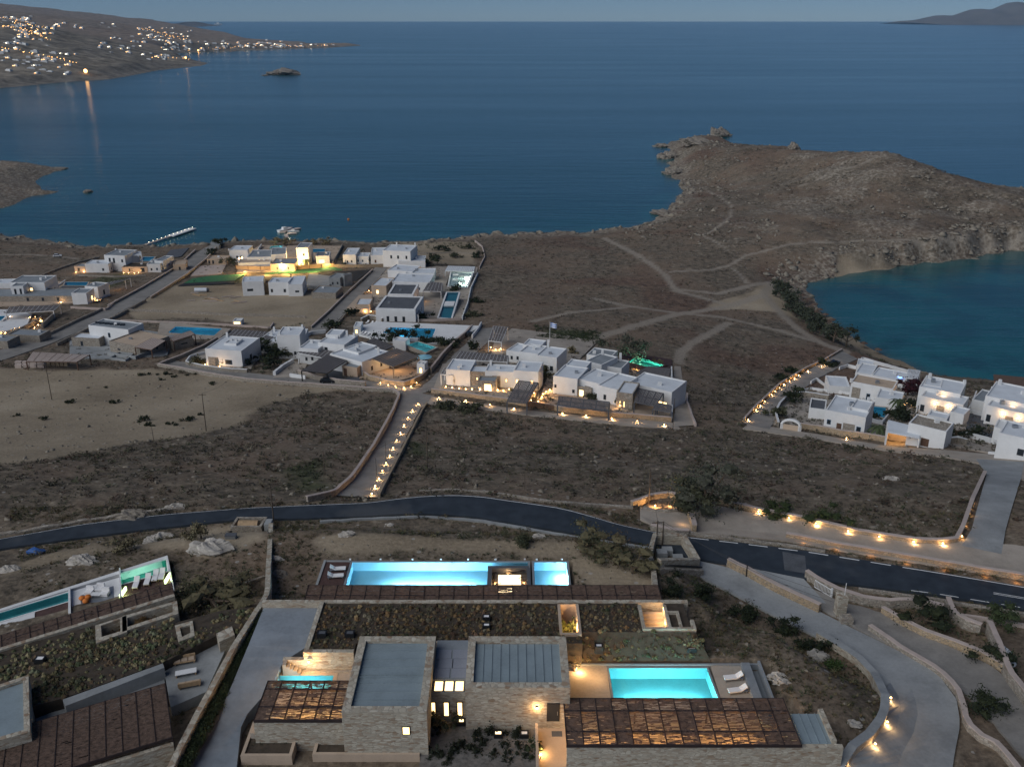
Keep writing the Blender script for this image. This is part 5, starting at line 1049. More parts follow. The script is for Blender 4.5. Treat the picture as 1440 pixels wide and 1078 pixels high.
def drape_slabs():
    for poly, mat, dz, name in SLABS:
        lo, hi = poly.min(0), poly.max(0); st = max(.9, (hi-lo).max()/46); m = MB(); fz = dz[1] if isinstance(dz, tuple) else None; near = [d_ for d_ in DIG if (d_.max(0) > lo).all() and (d_.min(0) < hi).all()]
        for x in np.arange(lo[0], hi[0], st):
            col_ = clip(clip(list(poly), 0, x, True), 0, x+st, False)
            if len(col_) < 3: continue
            for y in np.arange(lo[1], hi[1], st):
                c = clip(clip(col_, 1, y, True), 1, y+st, False)
                if len(c) < 3: continue
                ce = np.mean(c, axis=0)[None]
                if any(sdf(ce, d_)[0] > -.25 for d_ in near): continue
                c = np.array(c); zz = hq(c[:, 0], c[:, 1])+dz if fz is None else np.full(len(c), fz); ar = ((c[:, 0]*np.roll(c[:, 1], -1)-np.roll(c[:, 0], -1)*c[:, 1]).sum())
                f = list(range(len(c))); m.add(np.c_[c, zz], [tuple(f if ar > 0 else f[::-1])])
        R = resamp(np.r_[poly, poly[:1]], 60); zz = hq(R[:, 0], R[:, 1])+dz if fz is None else np.full(60, fz)
        m.add(np.r_[np.c_[R, zz], np.c_[R, zz-2.6]], [(i, i+1, 61+i-0, 60+i) for i in range(59)]); m.build(name, MT[mat], kind='structure'); BUILT.append(poly)
def ppool(label, pts, tile, dz=.25, z=None, cop='paveway', cw=.6, lit=0, lcol=(.5, .9, 1), depth=.9, nl=2):
    zz = z if z is not None else max(p[2] for p in GL(pts))+dz
    return pool(label, [at(*p, zz)[:2] for p in pts], zz, depth, tile, cop, cw, lit, nl, lcol), zz
def awn(label, pts, h, nb=8, mat='reedgrey', beam='white', lit=0, rows=(.5,), name='shade_pergola', reed=.3, along=False, posts=((0, 0), (1, 0), (1, 1), (0, 1)), fascia=.2):
    z = max(zsolve(p, h) for p in pts[:2]); A, B, C, D = [at(*p, z)[:2] for p in pts]; c = rfrac(A, B, C, D, .5, .5); zf = gh(*c)
    o = pergola(label, A, B, C, D, z, zf, nb, list(rows), None, reed, .0, mat, beam, posts, fascia, name, along=along, pw=.28)
    if lit: light(o, (*c, z-.9), lit, WARM, .2)
    return o
def wlamp(r, px, py, face_y, w, lab=None):
    p = atd(px, py, face_y); light(r, p+[0, -.35, 0], w, WARM, .1); MB().ball(p+[0, -.08, 0], .17, 7, 5).build('lamp_globe', MT['glow'], r)
def glamp(r, px, py, w=8, dz=.5): light(r, g(px, py)+[0, -.1, dz+.15], w*3.2, WARM, .1); q = g(px, py); MB().ball(q+[0, 0, dz-.1], .13, 6, 4).build('lamp_globe', MT['glow'], r)
D, S = 'dark', 'shutter'
# --- west end
slab([(-60, 432), (-60, 400), (60, 396), (150, 398), (142, 424), (60, 430)], 'tan', .3)
h = house('white two-level villa cut by the left edge of the photo, on a stone base', 30, 415)
blk(h, (-40, 417), (102, 416), (80, 405), 2.6, 'grey', 'stone', [(.55, 1.3, 1, 1.4, D), (.7, 1.3, 1, 1.4, D), (.85, 1.3, 1, 1.4, D)])
blk(h, (13, 397), (62, 397), (54, 387), 6.5, 'grey', chim=[(.8, .7, .5)], wins=[(.6, 3.6, 1.2, 1.2, 'lit')]); blk(h, (-30, 399), (13, 398), (10, 392), 5.0); blk(h, (15, 402.5), (32, 402), (36, 397), 6, 'grey', wins=[(.3, 3.8, .8, 2.2, D), (.75, 3.8, .8, 2.2, D)])
for p in ((42, 424), (52, 421), (86, 426), (97, 424)): glamp(h, *p, 9)
h = house('small white guest house stepped in two blocks beside the grey pool deck', 115, 420)
blk(h, (100, 412), (121, 412), (128, 405), 4.6, 'grey', wins=[(.6, 1.5, 1.2, 1.8, 'lit', 'R')]); blk(h, (119, 402), (137, 403.5), (146, 397), 5, 'grey', wins=[(.5, 2, 1, 2, D, 'R')]); glamp(h, 124, 424, 8); glamp(h, 137, 423, 8)
_, z = ppool('narrow blue pool behind the small stepped guest house', [(90, 401), (121, 401.5), (124, 396.5), (92, 396.5)], 'tile_mid', 1.2); slab([(70, 411), (98, 412), (118, 403), (88, 402)], 'greyd', z=z-.05)
awn('dark shade roof strung with small lights beyond the stepped guest house', [(147, 402), (176, 394), (183, 391), (152, 397)], 3, 6, lit=30)
slab([(-60, 470), (-60, 436), (20, 436), (45, 443), (38, 458), (10, 466)], 'white', .3)
ppool('pool on the pale curved terrace at the left edge of the photo', [(-40, 456), (2, 450), (8, 444), (-40, 445)], 'tile_mid', .4, cop='white'); lamp_row([(15, 446), (43, 447), (50, 447), (28, 462), (59, 452), (54, 458), (49, 462), (2, 469), (8, 469)], 'on the pale curved terrace', 'lamps of the curved terrace', 14, order='in reading order')
wall('stone wall stepping up beside the pale curved terrace, nearer one', [(10, 476), (40, 462), (60, 450)], 1.6, .5, 'stone'); wall('stone wall stepping up beside the pale curved terrace, farther one', [(60, 462), (76, 447)], 1.8, .6, 'stone')
h = house('low ruined-looking stone annex on the shore lane below the curved terrace', 30, 478, 'stone_annex', 'annex'); blk(h, (10, 470), (55, 472), (30, 462), 2.4, 'grey', 'stone', [(.3, 1, 1, 1.4, D)]); blk(h, (-30, 478), (10, 480), (0, 470), 2.6, 'grey', 'stone')
awn('long flat dark shade roof in front of the leftmost villa', [(8, 441), (75, 437), (84, 429), (14, 431)], 2.6, 10)
h = house('white two-storey villa near the shore with a roof terrace and grey roof', 160, 378)
blk(h, (146, 358.5), (175, 359.5), (185, 351), 7.5, 'grey', wins=[(.25, 5, 1, 2.4, D), (.45, 5, 1, 2.4, D), (.85, 5, .9, 1.4, D)], chim=[(0, .9, .6)]); blk(h, (119, 371), (152, 371), (150, 365.5), 4.2, wins=[(.75, 1.5, .9, 1.2, D)]); blk(h, (104, 374), (119, 374.5), (119, 370), 3, 'grey', 'tan', [(.4, 1.2, 1.2, 1.8, D)]); blk(h, (175, 364), (196, 362), (200, 357), 4.2); blk(h, (171, 375.5), (207, 375), (205, 369), 2.8, 'roofsoil', 'tan', [(.3, 1.4, .7, 1.4, D), (.38, 1.4, .7, 1.4, D), (.8, 1.3, 1.8, 2, D)])
for p in ((107, 384), (118, 383.5), (174, 385), (181, 385), (189, 385), (195, 384.5)): glamp(h, *p, 8)
awn('small white-posted shade roof on the terrace of the two-storey shore villa', [(186, 359), (199, 359), (198, 353.5), (186, 354)], 6.5, 3, mat='roofw')
ppool('slim blue pool between the two-storey shore villa and its guest house', [(196, 367), (212, 367), (218, 361), (202, 361)], 'tile_mid', .6)
h = house('small white shore house of two stepped blocks beside the lane', 215, 378); blk(h, (206, 371.5), (225, 371), (228, 364), 4, 'grey'); blk(h, (217, 366.5), (229, 367), (238, 359.5), 5, 'grey', wins=[(.5, 2, .8, 1.2, D, 'R')])
slab([(228, 366), (255, 361), (266, 349), (240, 352)], 'greyd', .3); h = house('small tan gatehouse block beside the shore lane', 252, 378); blk(h, (243, 372), (261, 371), (260, 365), 3, 'tan', 'tan', [(.5, 1, .9, 1.6, D)])
wall('long low stone wall across the dark scrub at the far left', [(50, 392), (80, 380), (110, 370), (140, 363)], .8, .5); wall('low wall along the west side of the shore lane, upper stretch', [(152, 432), (200, 406), (250, 376), (275, 353)], .9, .5, 'stone', .1); wall('low wall along the east side of the shore lane, upper stretch', [(212, 420), (262, 388), (292, 364), (306, 347)], .9, .5, 'stone', .1)
wall('low wall along the west side of the shore lane, lower stretch', [(64, 474), (110, 452), (145, 436)], 1, .5); wall('low wall along the east side of the shore lane, lower stretch', [(80, 486), (130, 462), (165, 446), (205, 424)], 1, .5)
# --- villa with solar panels
slab([(98, 503), (98, 480), (180, 462), (245, 470), (235, 500), (150, 505)], 'concrete', .2)
h = house('white villa with dark solar panels on its roof above a long stone base', 160, 488)
blk(h, (124, 457), (180, 463.5), (183, 452), 6.2, 'grey', wins=[(.5, 3.6, .9, 1.6, S), (.35, 3.3, 1.4, 2.2, D, 'R'), (.75, 3.3, 1.4, 2.2, D, 'R')]); zt_ = zsolve((124, 457), 6.2)
for i in range(6):
    p = at(136+i*7.2, 455.2+i*.6, zt_); MB().add([tuple(p+[-.75, -.6, 0]), tuple(p+[.75, -.6, 0]), tuple(p+[.75, .7, .6]), tuple(p+[-.75, .7, .6]), tuple(p+[-.75, .7, 0]), tuple(p+[.75, .7, 0])], [(0, 1, 2, 3), (0, 3, 4), (1, 5, 2), (3, 2, 5, 4)]).build('solar_panel', MT['glassd'], h)
blk(h, (153, 479), (196, 488), (226, 470), 3.4, 'tan', 'stone', [(.3, 1.2, 1.2, .6, D), (.25, 1.4, .8, 1.5, D, 'R'), (.55, 1.4, .8, 1.5, D, 'R'), (.8, 1.4, .8, 1.5, D, 'R')]); blk(h, (100, 474), (139, 476), (148, 469), 3, 'roofw', 'stone', [(.35, 1, .9, 1.6, D)])
for p in ((178, 462), (184, 459), (206, 457)): q = at(*p, zt_-2.2); light(h, q, 22, WARM, .15)
_, z = ppool('bright blue rectangular pool right of the solar panel villa', [(236, 467.5), (301, 471.5), (312, 462), (247, 459)], 'tile_mid', .3, lit=110, lcol=(.4, .8, 1)); slab([(220, 476), (300, 482), (325, 462), (225, 452)], 'paveway', z=z-.06)
for lab, pts, hh in (('slatted beige shade roof beside the solar panel villa', [(190, 488), (213, 492), (233, 479), (214, 475)], 2.8), ('slatted beige shade roof on the stone pool house', [(237, 475), (244, 480), (274, 470), (268, 465)], 3), ('wide slatted beige carport roof above the sand field', [(37, 508), (108, 509), (126, 499), (46, 495)], 2.6)): awn(lab, pts, hh, 7, mat='redroof', beam='wood', along=False, reed=.45)
h = house('stone pool house under the slatted beige roof by the blue pool', 255, 482, 'stone_pool_house'); blk(h, (245, 482), (272, 475), (268, 467), 2.6, 'tan', 'stone', [(.5, 1.6, 2.2, .5, D)])
wall('stone retaining wall enclosing the solar panel villa on its downhill side', [(152, 500), (190, 506), (222, 494), (236, 484)], 1.2, .4, 'concrete'); wall('low ring wall of a square pit in front of the solar panel villa', [(155, 506), (168, 498), (188, 500), (178, 509), (155, 506)], .8, .35, 'concrete')
wall('stone wall climbing from the sand field past the blue pool', [(222, 516), (255, 503), (285, 490), (306, 478)], 1.0, .5, 'stone', .1)
for i in range(4):
    for j in range(2):
        p = g(27+i*10.5, 517-j*4.5); o = props(MB().box(p[0]-.95, p[1]-.5, p[2]-.2, p[0]+.95, p[1]+.5, p[2]+1.1).build('concrete_block', MT['redroof']), f'pale stacked block, {WORDS[i]} from the left in the {"near" if j == 0 else "far"} row by the sand field', 'block', 'pale blocks stacked by the sand field')
for i in range(5):
    p = g(70+i*6, 514); o = props(MB().box(p[0]-.5, p[1]-.5, p[2]-.2, p[0]+.5, p[1]+.5, p[2]+1.2).build('stone_pallet', MT['stonewarm']), f'{WORDS[i]} tan stone pallet from the left beside the pale stacked blocks', 'pallet', 'tan stone pallets')
# --- row along the field lane
slab([(262, 512), (270, 495), (330, 478), (372, 488), (352, 520), (300, 516)], 'paveway', .15)
h = house('white house with a stone arched porch and blue door above the sand field', 318, 508)
blk(h, (288, 490), (339, 493.5), (357, 474), 5.2, 'roofw', wins=[(.2, 1.4, 3.2, 2.7, 'stone'), (.3, 1.2, 1.1, 2.2, 'blue'), (.62, 1.5, 2.2, 1.4, S), (.45, 1.5, 1.2, 1.6, D, 'R')], chim=[(.1, .95, 1.2), (.55, .6, 1.1)]); blk(h, (315, 482), (332, 483), (340, 476), 6.2); glamp(h, 289, 514, 12); glamp(h, 309, 517, 12)
awn('dark shade roof behind the house with the blue door', [(340, 490), (356, 494), (386, 474), (368, 470)], 2.8, 6); awn('long dark shade roof between the blue pool and the row of white houses', [(318, 474), (370, 478), (378, 467), (330, 463)], 2.6, 9)
wall('white capped garden wall curving around the house with the blue door', [(262, 511), (268, 503), (288, 498)], .9, .35, 'white'); wall('stone and white front wall below the house with the blue door', [(262, 512), (286, 518), (318, 522), (348, 524)], 1, .35, 'stone', .08, capmat='white')
h = house('white terraced house with chimneys, second from the left in the row', 392, 490)
blk(h, (361, 479), (390, 481), (402, 464), 4, wins=[(.4, 1.4, 1, 1.8, D)], chim=[(.15, .9, 1.2)]); blk(h, (388, 481), (426, 480), (428, 462), 4.2, wins=[(.3, 1.5, 1, 1.5, D), (.7, 1.5, 1, 1.5, D)], chim=[(.85, .8, 1.2), (.6, .9, 1)]); blk(h, (389, 471), (421, 471), (425, 459), 7.5, chim=[(.1, .1, .8), (.9, .9, .9)])
h = house('white terraced house with a grey shade roof, third from the left in the row', 445, 495)
blk(h, (420, 489), (447, 491), (455, 478), 4.8); blk(h, (447, 481), (484, 485), (488, 470), 6, chim=[(.6, .95, 1.4), (.9, .9, 1)], wins=[(.3, 4, 1, 1.4, D)]); blk(h, (458, 470), (478, 471), (480, 463), 7.5); awn('grey shade roof in front of the third white house of the row', [(419, 496), (458, 504), (469, 494), (429, 488)], 3, 8)
wall('white stepped stair wall in the front court of the third house', [(386, 528), (398, 518), (412, 510)], 1.2, .8, 'white'); slab([(384, 531), (412, 508), (432, 512), (424, 530)], 'paveway', .15)
h = house('broad white flat-roofed house beside the lit garage', 505, 505)
blk(h, (464, 497), (509, 509), (540, 492), 4.6, wins=[(.8, 1.3, 1.2, 2, 'lit')], chim=[(.85, .8, 1.4), (.3, .6, .8)]); blk(h, (482, 490), (504, 496), (520, 483), 5.6)
awn('dark sloping garage roof with a parked car below', [(424, 521), (460, 525), (488, 507), (460, 499)], 2.8, 8, beam='black'); awn('large dark shade roof over a lit veranda near the lane junction', [(522, 504), (553, 516), (589, 501), (558, 490)], 3.4, 10, beam='woodl', lit=150); awn('small dark shade roof behind the broad white house', [(516, 480), (538, 494), (554, 487), (526, 475)], 3.4, 6, beam='black')
h = house('tan lit garage front with a wooden door', 492, 520, 'garage', 'garage'); blk(h, (481, 514), (502, 517), (506, 508), 3, 'grey', 'tan', [(.2, 1.2, 1, 2.2, 'door')]); light(h, g(493, 524)+[0, 0, 1.2], 45)
h = house('small white rounded shrine-like hut, lit inside, at the lane junction', 592, 520, 'white_hut', 'hut'); blk(h, (586, 511), (597, 512), (598, 507), 3.2, wins=[(.5, 1.2, .9, 1.6, 'lit')], chim=[(.5, .3, .8)])
slab([(505, 532), (520, 512), (556, 520), (592, 505), (600, 524), (560, 536)], 'tan', .15); slab([(455, 530), (470, 520), (505, 522), (506, 536)], 'greyd', .1)
wall('curved stone wall with lamps at the corner of the lane junction', [(500, 520), (520, 534), (550, 541), (570, 543), (592, 534), (604, 522)], 1.3, .5, 'stonewarm', .08); wall('stone front wall of the garage beside the field lane', [(420, 526), (445, 534), (480, 540), (514, 543)], 1.3, .5, 'stone', .08); wall('white front wall segment left of the stone garage wall', [(408, 530), (430, 533)], 1.1, .4, 'white'); wall('curving stone wall up the inner lane beside the turquoise pool', [(606, 524), (622, 503), (640, 484), (655, 472), (664, 462)], 1.5, .5, 'stone', .08)
_, z = ppool('large bright blue pool with a bay at its left end', [(538, 467.5), (570, 474), (607, 475), (613, 462), (549, 460)], 'tile_mid', .2, cop='white', lit=170, lcol=(.4, .75, 1), nl=3); slab([(505, 470), (540, 482), (640, 480), (676, 458), (530, 452), (506, 458)], 'white', z=z-.05)
ppool('small turquoise pool below the large blue pool', [(573, 485), (599, 495), (613, 488), (587, 480)], 'tile_turq', .5, lit=40)
h = house('small white cube hut between the two pools', 562, 484, 'white_hut', 'hut'); blk(h, (552, 478), (570, 480), (572, 475), 3); h = house('small lit pool bar at the left end of the large blue pool', 503, 465, 'pool_bar', 'bar'); blk(h, (497, 459), (507, 459), (512, 452), 3, wins=[(.4, 1.2, .9, 1.4, 'lit')]); light(h, g(503, 467)+[0, 0, 1], 14)
wall('wavy white-topped stone wall behind the large blue pool', [(508, 453), (518, 448), (530, 449), (538, 453)], 1.4, .5, 'stone', .1, capmat='white'); wall('white wall at the right end of the large pool terrace', [(664, 476), (672, 466), (677, 457)], 1.3, .4, 'white')
# --- lit beach villa complex
slab([(332, 384), (345, 358), (365, 345), (480, 346), (470, 374), (400, 380)], 'tan', .1)
h = house('white two-storey house at the left of the brightly lit shore villas', 335, 358); blk(h, (322, 351.5), (348, 351.5), (349, 345), 6, wins=[(.6, 2.5, .9, 1.2, D), (.4, 2.5, .9, 1.2, D)], chim=[(0, 0, .6)])
h = house('brightly lit white villa with grey roofs behind the orange fence', 370, 370); blk(h, (347, 361.5), (384, 361), (387, 351), 4.5, 'grey', wins=[(.7, 1.4, 3, 2, 'lit')]); blk(h, (381, 358), (402, 357), (405, 347), 6, 'grey'); blk(h, (380, 371), (414, 371), (414, 363), 3.6, 'grey', 'tan'); blk(h, (335, 370), (380, 368), (376, 362), 3, 'tan')
for p, w_ in (((339, 374), 260), ((352, 376), 70), ((369, 371), 80), ((398, 382), 120), ((412, 372), 90), ((425, 376), 120), ((460, 377), 70)): light(h, g(*p)+[0, 0, 2.6], w_*9, (1, .64, .22), .3)
for p in ((337, 372), (341, 371), (373, 364), (366, 374)): q = g(*p)+[0, 0, 3]; MB().ball(q, .35, 7, 5).build('flood_lamp', MT['glow'], h)
h = house('slim white tower house among the lit shore villas', 425, 370); blk(h, (416, 348), (433, 348), (435, 341), 8.5, 'grey', wins=[(.6, 5, 1, 1.2, D), (.4, 1.6, 1.2, 1.8, 'lit')])
h = house('small white lit pavilion right of the slim tower house', 455, 368); blk(h, (444, 360), (463, 359.5), (464, 353.5), 4, 'grey', wins=[(.4, 1.3, 3, 1.8, 'lit')])
ppool('turquoise pool behind the grey roofs of the lit shore villa', [(379, 350), (396, 349), (398, 345), (381, 346)], 'tile_turq', .6, lit=60); ppool('blue pool between the slim tower and the pavilion', [(436, 355), (457, 354), (457, 350), (436, 350)], 'tile_mid', .4)
for px, py, w_ in ((342, 386, 240), (375, 387, 160), (405, 386, 260), (440, 384, 160), (424, 374, 200), (395, 366, 200), (352, 358, 160)): light(None, g(px, py)+[0, 0, 2.2], w_*3.6, (1, .64, .2), .3)
fe = root('timber_fence', 'long orange lit timber fence in front of the shore villas', 'fence', g(400, 378)); F_ = [(332, 379), (372, 380), (415, 379), (470, 376)]; W1, _ = wallmesh(GL(F_), 1.9, .15); W1.build('fence_panel', MT['woodl'], fe)
for p in resamp(F_, 9): q = g(*p); MB().box(q[0]-.12, q[1]-.25, q[2]-.3, q[0]+.12, q[1]-.1, q[2]+2.1).build('post', MT['wood'], fe)
for px in (345, 378, 412, 445): light(fe, g(px, 382)+[0, -.6, .5], 80, (1, .6, .2), .2)
wall('yellowish lit stone wall continuing right of the orange fence', [(470, 376), (510, 376), (540, 375)], 1.4, .5, 'stonewarm'); wall('long diagonal wall down the left side of the lit shore villas', [(352, 366), (362, 356), (368, 347)], 1.6, .4, 'white'); wall('diagonal wall on the far right of the brown court by the shore', [(468, 372), (476, 358), (482, 346)], 1.4, .4, 'stone')
for nm, pts, m_ in (('green safety netting spread over the slope in front of the shore villas', [(258, 399), (330, 395), (345, 386), (300, 388), (272, 392)], 'green_net'), ('strip of green safety netting right of the unfinished house', [(372, 385), (440, 383), (482, 380), (470, 376), (400, 381)], 'green_net'), ('black sheeting spread behind the unfinished house', [(430, 398), (500, 396), (522, 380), (440, 384)], 'darknet'), ('black sheeting at the foot of the green netting', [(250, 403), (330, 399), (330, 395), (258, 399)], 'darknet')):
    W_ = GL(pts); props(MB().prism([p[:2] for p in W_], [p[2]-.5 for p in W_], [p[2]+.25 for p in W_]).build('ground_sheet', MT[m_]), nm, 'sheeting')
h = house('low tan outbuilding with a dark doorway by the shore lane', 305, 372, 'outbuilding', 'outbuilding'); blk(h, (291, 364), (318, 364), (318, 359), 2.8, 'tan', 'tan', [(.1, 1.2, .9, 1.8, D), (.3, 1.2, .9, 1.8, D)]); slab([(268, 388), (280, 374), (318, 372), (312, 385)], 'redroof', .1); slab([(297, 350), (310, 350), (314, 342), (302, 342)], 'concrete', 2.2)
# --- unfinished house
h = house('unfinished white house of three blocks on bare ground', 390, 412); blk(h, (340, 396.5), (370, 395), (371, 387.5), 6, 'roofw', wins=[(.35, 2.5, 2.4, 1, D)]); blk(h, (371, 398), (378, 398), (378, 394), 4.5, 'wood', 'woodl'); blk(h, (377, 397), (405, 397), (408, 390), 5.5, 'roofw', wins=[(.15, 2, .9, 1.4, D), (.8, 2, 1, 1.4, D)]); blk(h, (405, 400), (425, 399.5), (431, 387.5), 5, 'roofw', wins=[(.6, 2, 1.6, .8, D)])
slab([(430, 405), (462, 407), (470, 392), (435, 388)], 'concrete', 1.2); h = house('grey roofless concrete shell right of the unfinished house', 460, 408, 'concrete_shell', 'shell'); blk(h, (438, 411), (472, 412), (470, 402), 2.6, 'grey', 'stone'); blk(h, (462, 390), (478, 391), (480, 384), 4, 'concrete', 'concrete'); blk(h, (480, 386), (484, 387), (486, 382), 5, 'concrete', 'concrete')
wall('low rough wall bounding the bare building plot', [(180, 438), (240, 440), (320, 444), (400, 446), (430, 447)], .9, .5, wob=.15); wall('second low wall below the bare building plot', [(170, 452), (260, 455), (320, 458), (380, 462), (385, 455)], .7, .4, 'redroof')
wall('wall along the west side of the middle lane', [(438, 462), (462, 440), (490, 412), (524, 381)], .9, .45, 'stone', .08); wall('wall along the upper end of the middle lane, east side', [(470, 462), (486, 444), (512, 414)], .9, .45, 'stone')
h = house('dusty white cement silo lying on the bare plot', 283, 410, 'cement_silo', 'silo'); p = g(283, 411); MB().cyl(p+[-2.6, 0, 1], p+[2.4, .3, 1], .9, n=12).build('tank', MT['roofw'], h); MB().cyl(p+[2.4, .3, 1], p+[3.4, .4, 1], .9, .4, n=12).build('nozzle', MT['greyd'], h)
rn = random.Random(11)
for i in range(14):
    p = g(262+rn.random()*75, 412+rn.random()*14); a = rn.random()*1.2-.6; d_ = np.array([math.cos(a), math.sin(a), 0])*(1.5+rn.random()*2); m = MB(); m.bar(p-d_+[0, 0, .25], p+d_+[0, 0, .3], .35, .3); props(m.build('timber_beam', MT['redroof' if i % 2 else 'woodl']), 'weathered timber beam lying loose on the bare building plot', 'timber', 'loose timber on the building plot')
lw = house('low white service hut glowing pale green on the bare strip', 333, 451, 'service_hut', 'hut'); blk(lw, (327, 451), (339, 451), (340, 447), 1.6, 'roofw', wins=[(.5, .8, 2.4, 1, 'lit')])
# --- shore houses
h = house('low white shore house among dark shrubs', 500, 365); blk(h, (482, 358), (500, 358), (498, 348.5), 5); blk(h, (497, 360.5), (518, 360.5), (517, 355), 3.8, wins=[(.3, 1.6, .7, 1, S), (.6, 1.6, .7, 1, S)])
h = house('large white shore house with chimneys stepping up to two storeys', 560, 366); blk(h, (521, 359), (543, 358.5), (548, 347.5), 5, wins=[(.3, 2, .8, 1.4, 'door')]); blk(h, (538, 352), (577, 353.5), (578, 344.5), 8, wins=[(.3, 5, .9, 1.6, D), (.55, 5, .9, 1.6, D), (.85, 5, .9, 1.6, D)], chim=[(.3, .8, 1.6), (.95, .9, 1.5)]); blk(h, (560, 367), (598, 366.5), (596, 359), 3.4, 'roofw')
# --- middle complex with two pools
slab([(520, 436), (525, 400), (548, 374), (672, 376), (655, 448), (560, 446)], 'paveway', .1)
h = house('long white lit house at the back of the complex with two pools', 570, 382); blk(h, (545, 379.5), (580, 382), (580, 373), 3.8, wins=[(.5, 1.4, 1.4, 1.8, 'lit'), (.8, 1.4, 1.2, 1.8, 'lit')]); blk(h, (570, 384), (611, 384), (611, 377), 3.4, wins=[(.5, 1.2, 2, 1.8, 'lit')])
for p in ((552, 389), (575, 390), (600, 389), (612, 391)): light(h, g(*p)+[0, 0, 2], 26)
h = house('white round-topped house at the left of the complex with two pools', 535, 405); blk(h, (522, 401), (543, 402), (546, 390), 4, 'roofw', 'tan', [(.4, 1.3, 1.2, 1.6, 'lit')]); glamp(h, 525, 412, 12); glamp(h, 519, 410, 10)
h = house('white house with a pale grey roof in the middle of the complex', 580, 396); blk(h, (551, 396), (604, 397), (604, 385), 4.4, 'roofw')
h = house('white house with two dark grey roof panels, farther of the pair', 565, 415); blk(h, (545, 413.5), (581, 414), (591, 399), 5, 'greyd', par=.7)
h = house('white house with two dark grey roof panels, nearer of the pair', 555, 435); blk(h, (528, 433.5), (584, 435), (586, 416.5), 5, 'greyd', par=.8, wins=[(.3, 1.2, 1, 2, D), (.5, 1.2, 1, 2, D), (.7, 1.2, 1, 2, D)]); blk(h, (543, 421), (560, 421), (562, 416), 5.7)
awn('beige shade roof along the front of the nearer grey-panelled house', [(533, 441), (588, 443), (590, 436), (536, 434)], 2.7, 9, mat='redroof'); awn('grey shade roof on white pillars beside the dark long pool', [(595, 409), (620, 410), (622, 398), (603, 396)], 3, 5); awn('row of pale shade roofs behind the glowing pale pool', [(626, 381), (666, 382), (668, 375), (630, 374)], 2.6, 6, mat='roofw', reed=.8)
slab([(488, 438), (505, 420), (524, 418), (520, 440)], 'tan', 1.5); h = house('low tan store with a white roof beside the middle lane', 510, 430, 'store_hut', 'hut'); blk(h, (500, 428), (520, 428), (522, 419), 2.8, 'roofw', 'tan'); glamp(h, 513, 440, 14); glamp(h, 522, 439, 12)
light(h, g(590, 428)+[0, 0, 1.5], 30); light(h, g(597, 424)+[0, 0, 1.5], 20)
_, z = ppool('long dark teal pool with a white island slab', [(617, 446), (634, 447.5), (645, 411), (629, 411)], 'tile_deep', .3, cop='white'); props(MB().prism([at(*p, z)[:2] for p in ((624, 430), (638, 430), (640, 424), (626, 424))], z-.6, z+.15).build('pool_island', MT['white']), 'white slab island in the long dark teal pool', 'slab')
pp_, z = ppool('glowing pale green pool with stepping platforms', [(631, 402), (656, 404), (664, 383), (635, 382)], 'white', .5, cop='white', lit=800, lcol=(.8, 1, .85), depth=.6, nl=4); light(pp_, (*at(647, 390, z)[:2], z+2.5), 120, (.85, 1, .8), .5)
for i, (px, py) in enumerate(((641, 386), (650, 388), (640, 393), (651, 396), (657, 389))): p = at(px, py, z); props(MB().box(p[0]-1.2, p[1]-1, z-.5, p[0]+1.2, p[1]+1, z+.1).build('stepping_platform', MT['concrete' if i % 2 else 'white']), f'{WORDS[i]} stepping platform from the far left in the glowing pale pool', 'platform', 'platforms in the glowing pool')
wall('white sea-side wall right of the two pools, curving down the slope', [(650, 450), (658, 428), (662, 408), (672, 386)], 1.2, .35, 'white'); wall('pale garden wall running from the two-pool complex up to the shore', [(674, 378), (682, 362), (678, 348), (668, 340)], 1.0, .4, 'redroof')
# ------------------------------------------------------------------ east terrace houses
slab([(690, 500), (696, 478), (720, 462), (840, 480), (800, 520), (760, 512)], 'paveway', .15)
h = house('upper white house of stepped roofs below the flag', 745, 500); blk(h, (712, 492), (735, 496), (742, 484), 3.6); blk(h, (730, 494), (757, 498), (762, 485), 4.6, wins=[(.8, 1.4, 1, 1.6, D)]); blk(h, (754, 499), (783, 503), (784, 488), 5, chim=[(.1, .95, 2)], wins=[(.4, 1.6, 1.4, 1.6, D), (.75, 1.6, 1, 1.4, D)]); blk(h, (735, 484), (760, 487), (765, 478), 5.4)
awn('dark shade roof at the left of the upper stepped white house', [(687, 479), (705, 481), (714, 460), (694, 458)], 3.4, 5, lit=24)
for p in ((690, 490), (697, 493), (704, 492)): glamp(h, *p, 12)
slab([(610, 545), (622, 512), (700, 495), (775, 508), (752, 558), (700, 560)], 'paveway', .1)
h = house('white terraced house with a tall stone arch, left of the two lit houses', 690, 540)
blk(h, (627, 519), (661, 521), (690, 507), 4.6, wins=[(.3, 1.4, .5, .8, D)], chim=[(.5, .1, .9)]); blk(h, (658, 522), (684, 523), (688, 514), 4.2, 'roofw', 'stone', [(.5, 2.2, .5, .8, 'lit')]); blk(h, (682, 521), (722, 523), (724, 513), 4.6, wins=[(.4, 1.7, 2.2, 3.2, 'stone'), (.4, 2.1, .5, .8, 'lit'), (.75, 2.1, .6, .9, 'lit')], chim=[(.1, .9, 1.2)]); blk(h, (722, 520.5), (757, 523), (757, 508), 5.4, wins=[(.15, 2.4, .8, 1.1, 'lit'), (.75, 2.4, .8, 1.1, 'lit')]); blk(h, (672, 535), (697, 536), (698, 529), 3, 'grey', 'stone', [(.55, 1.2, 2, 2, 'lit')])
for p in ((627, 546), (636, 547), (646, 548), (655, 549), (664, 549), (675, 550), (690, 551), (700, 550), (708, 551), (716, 549), (720, 544), (684, 547)): glamp(h, *p, 9)
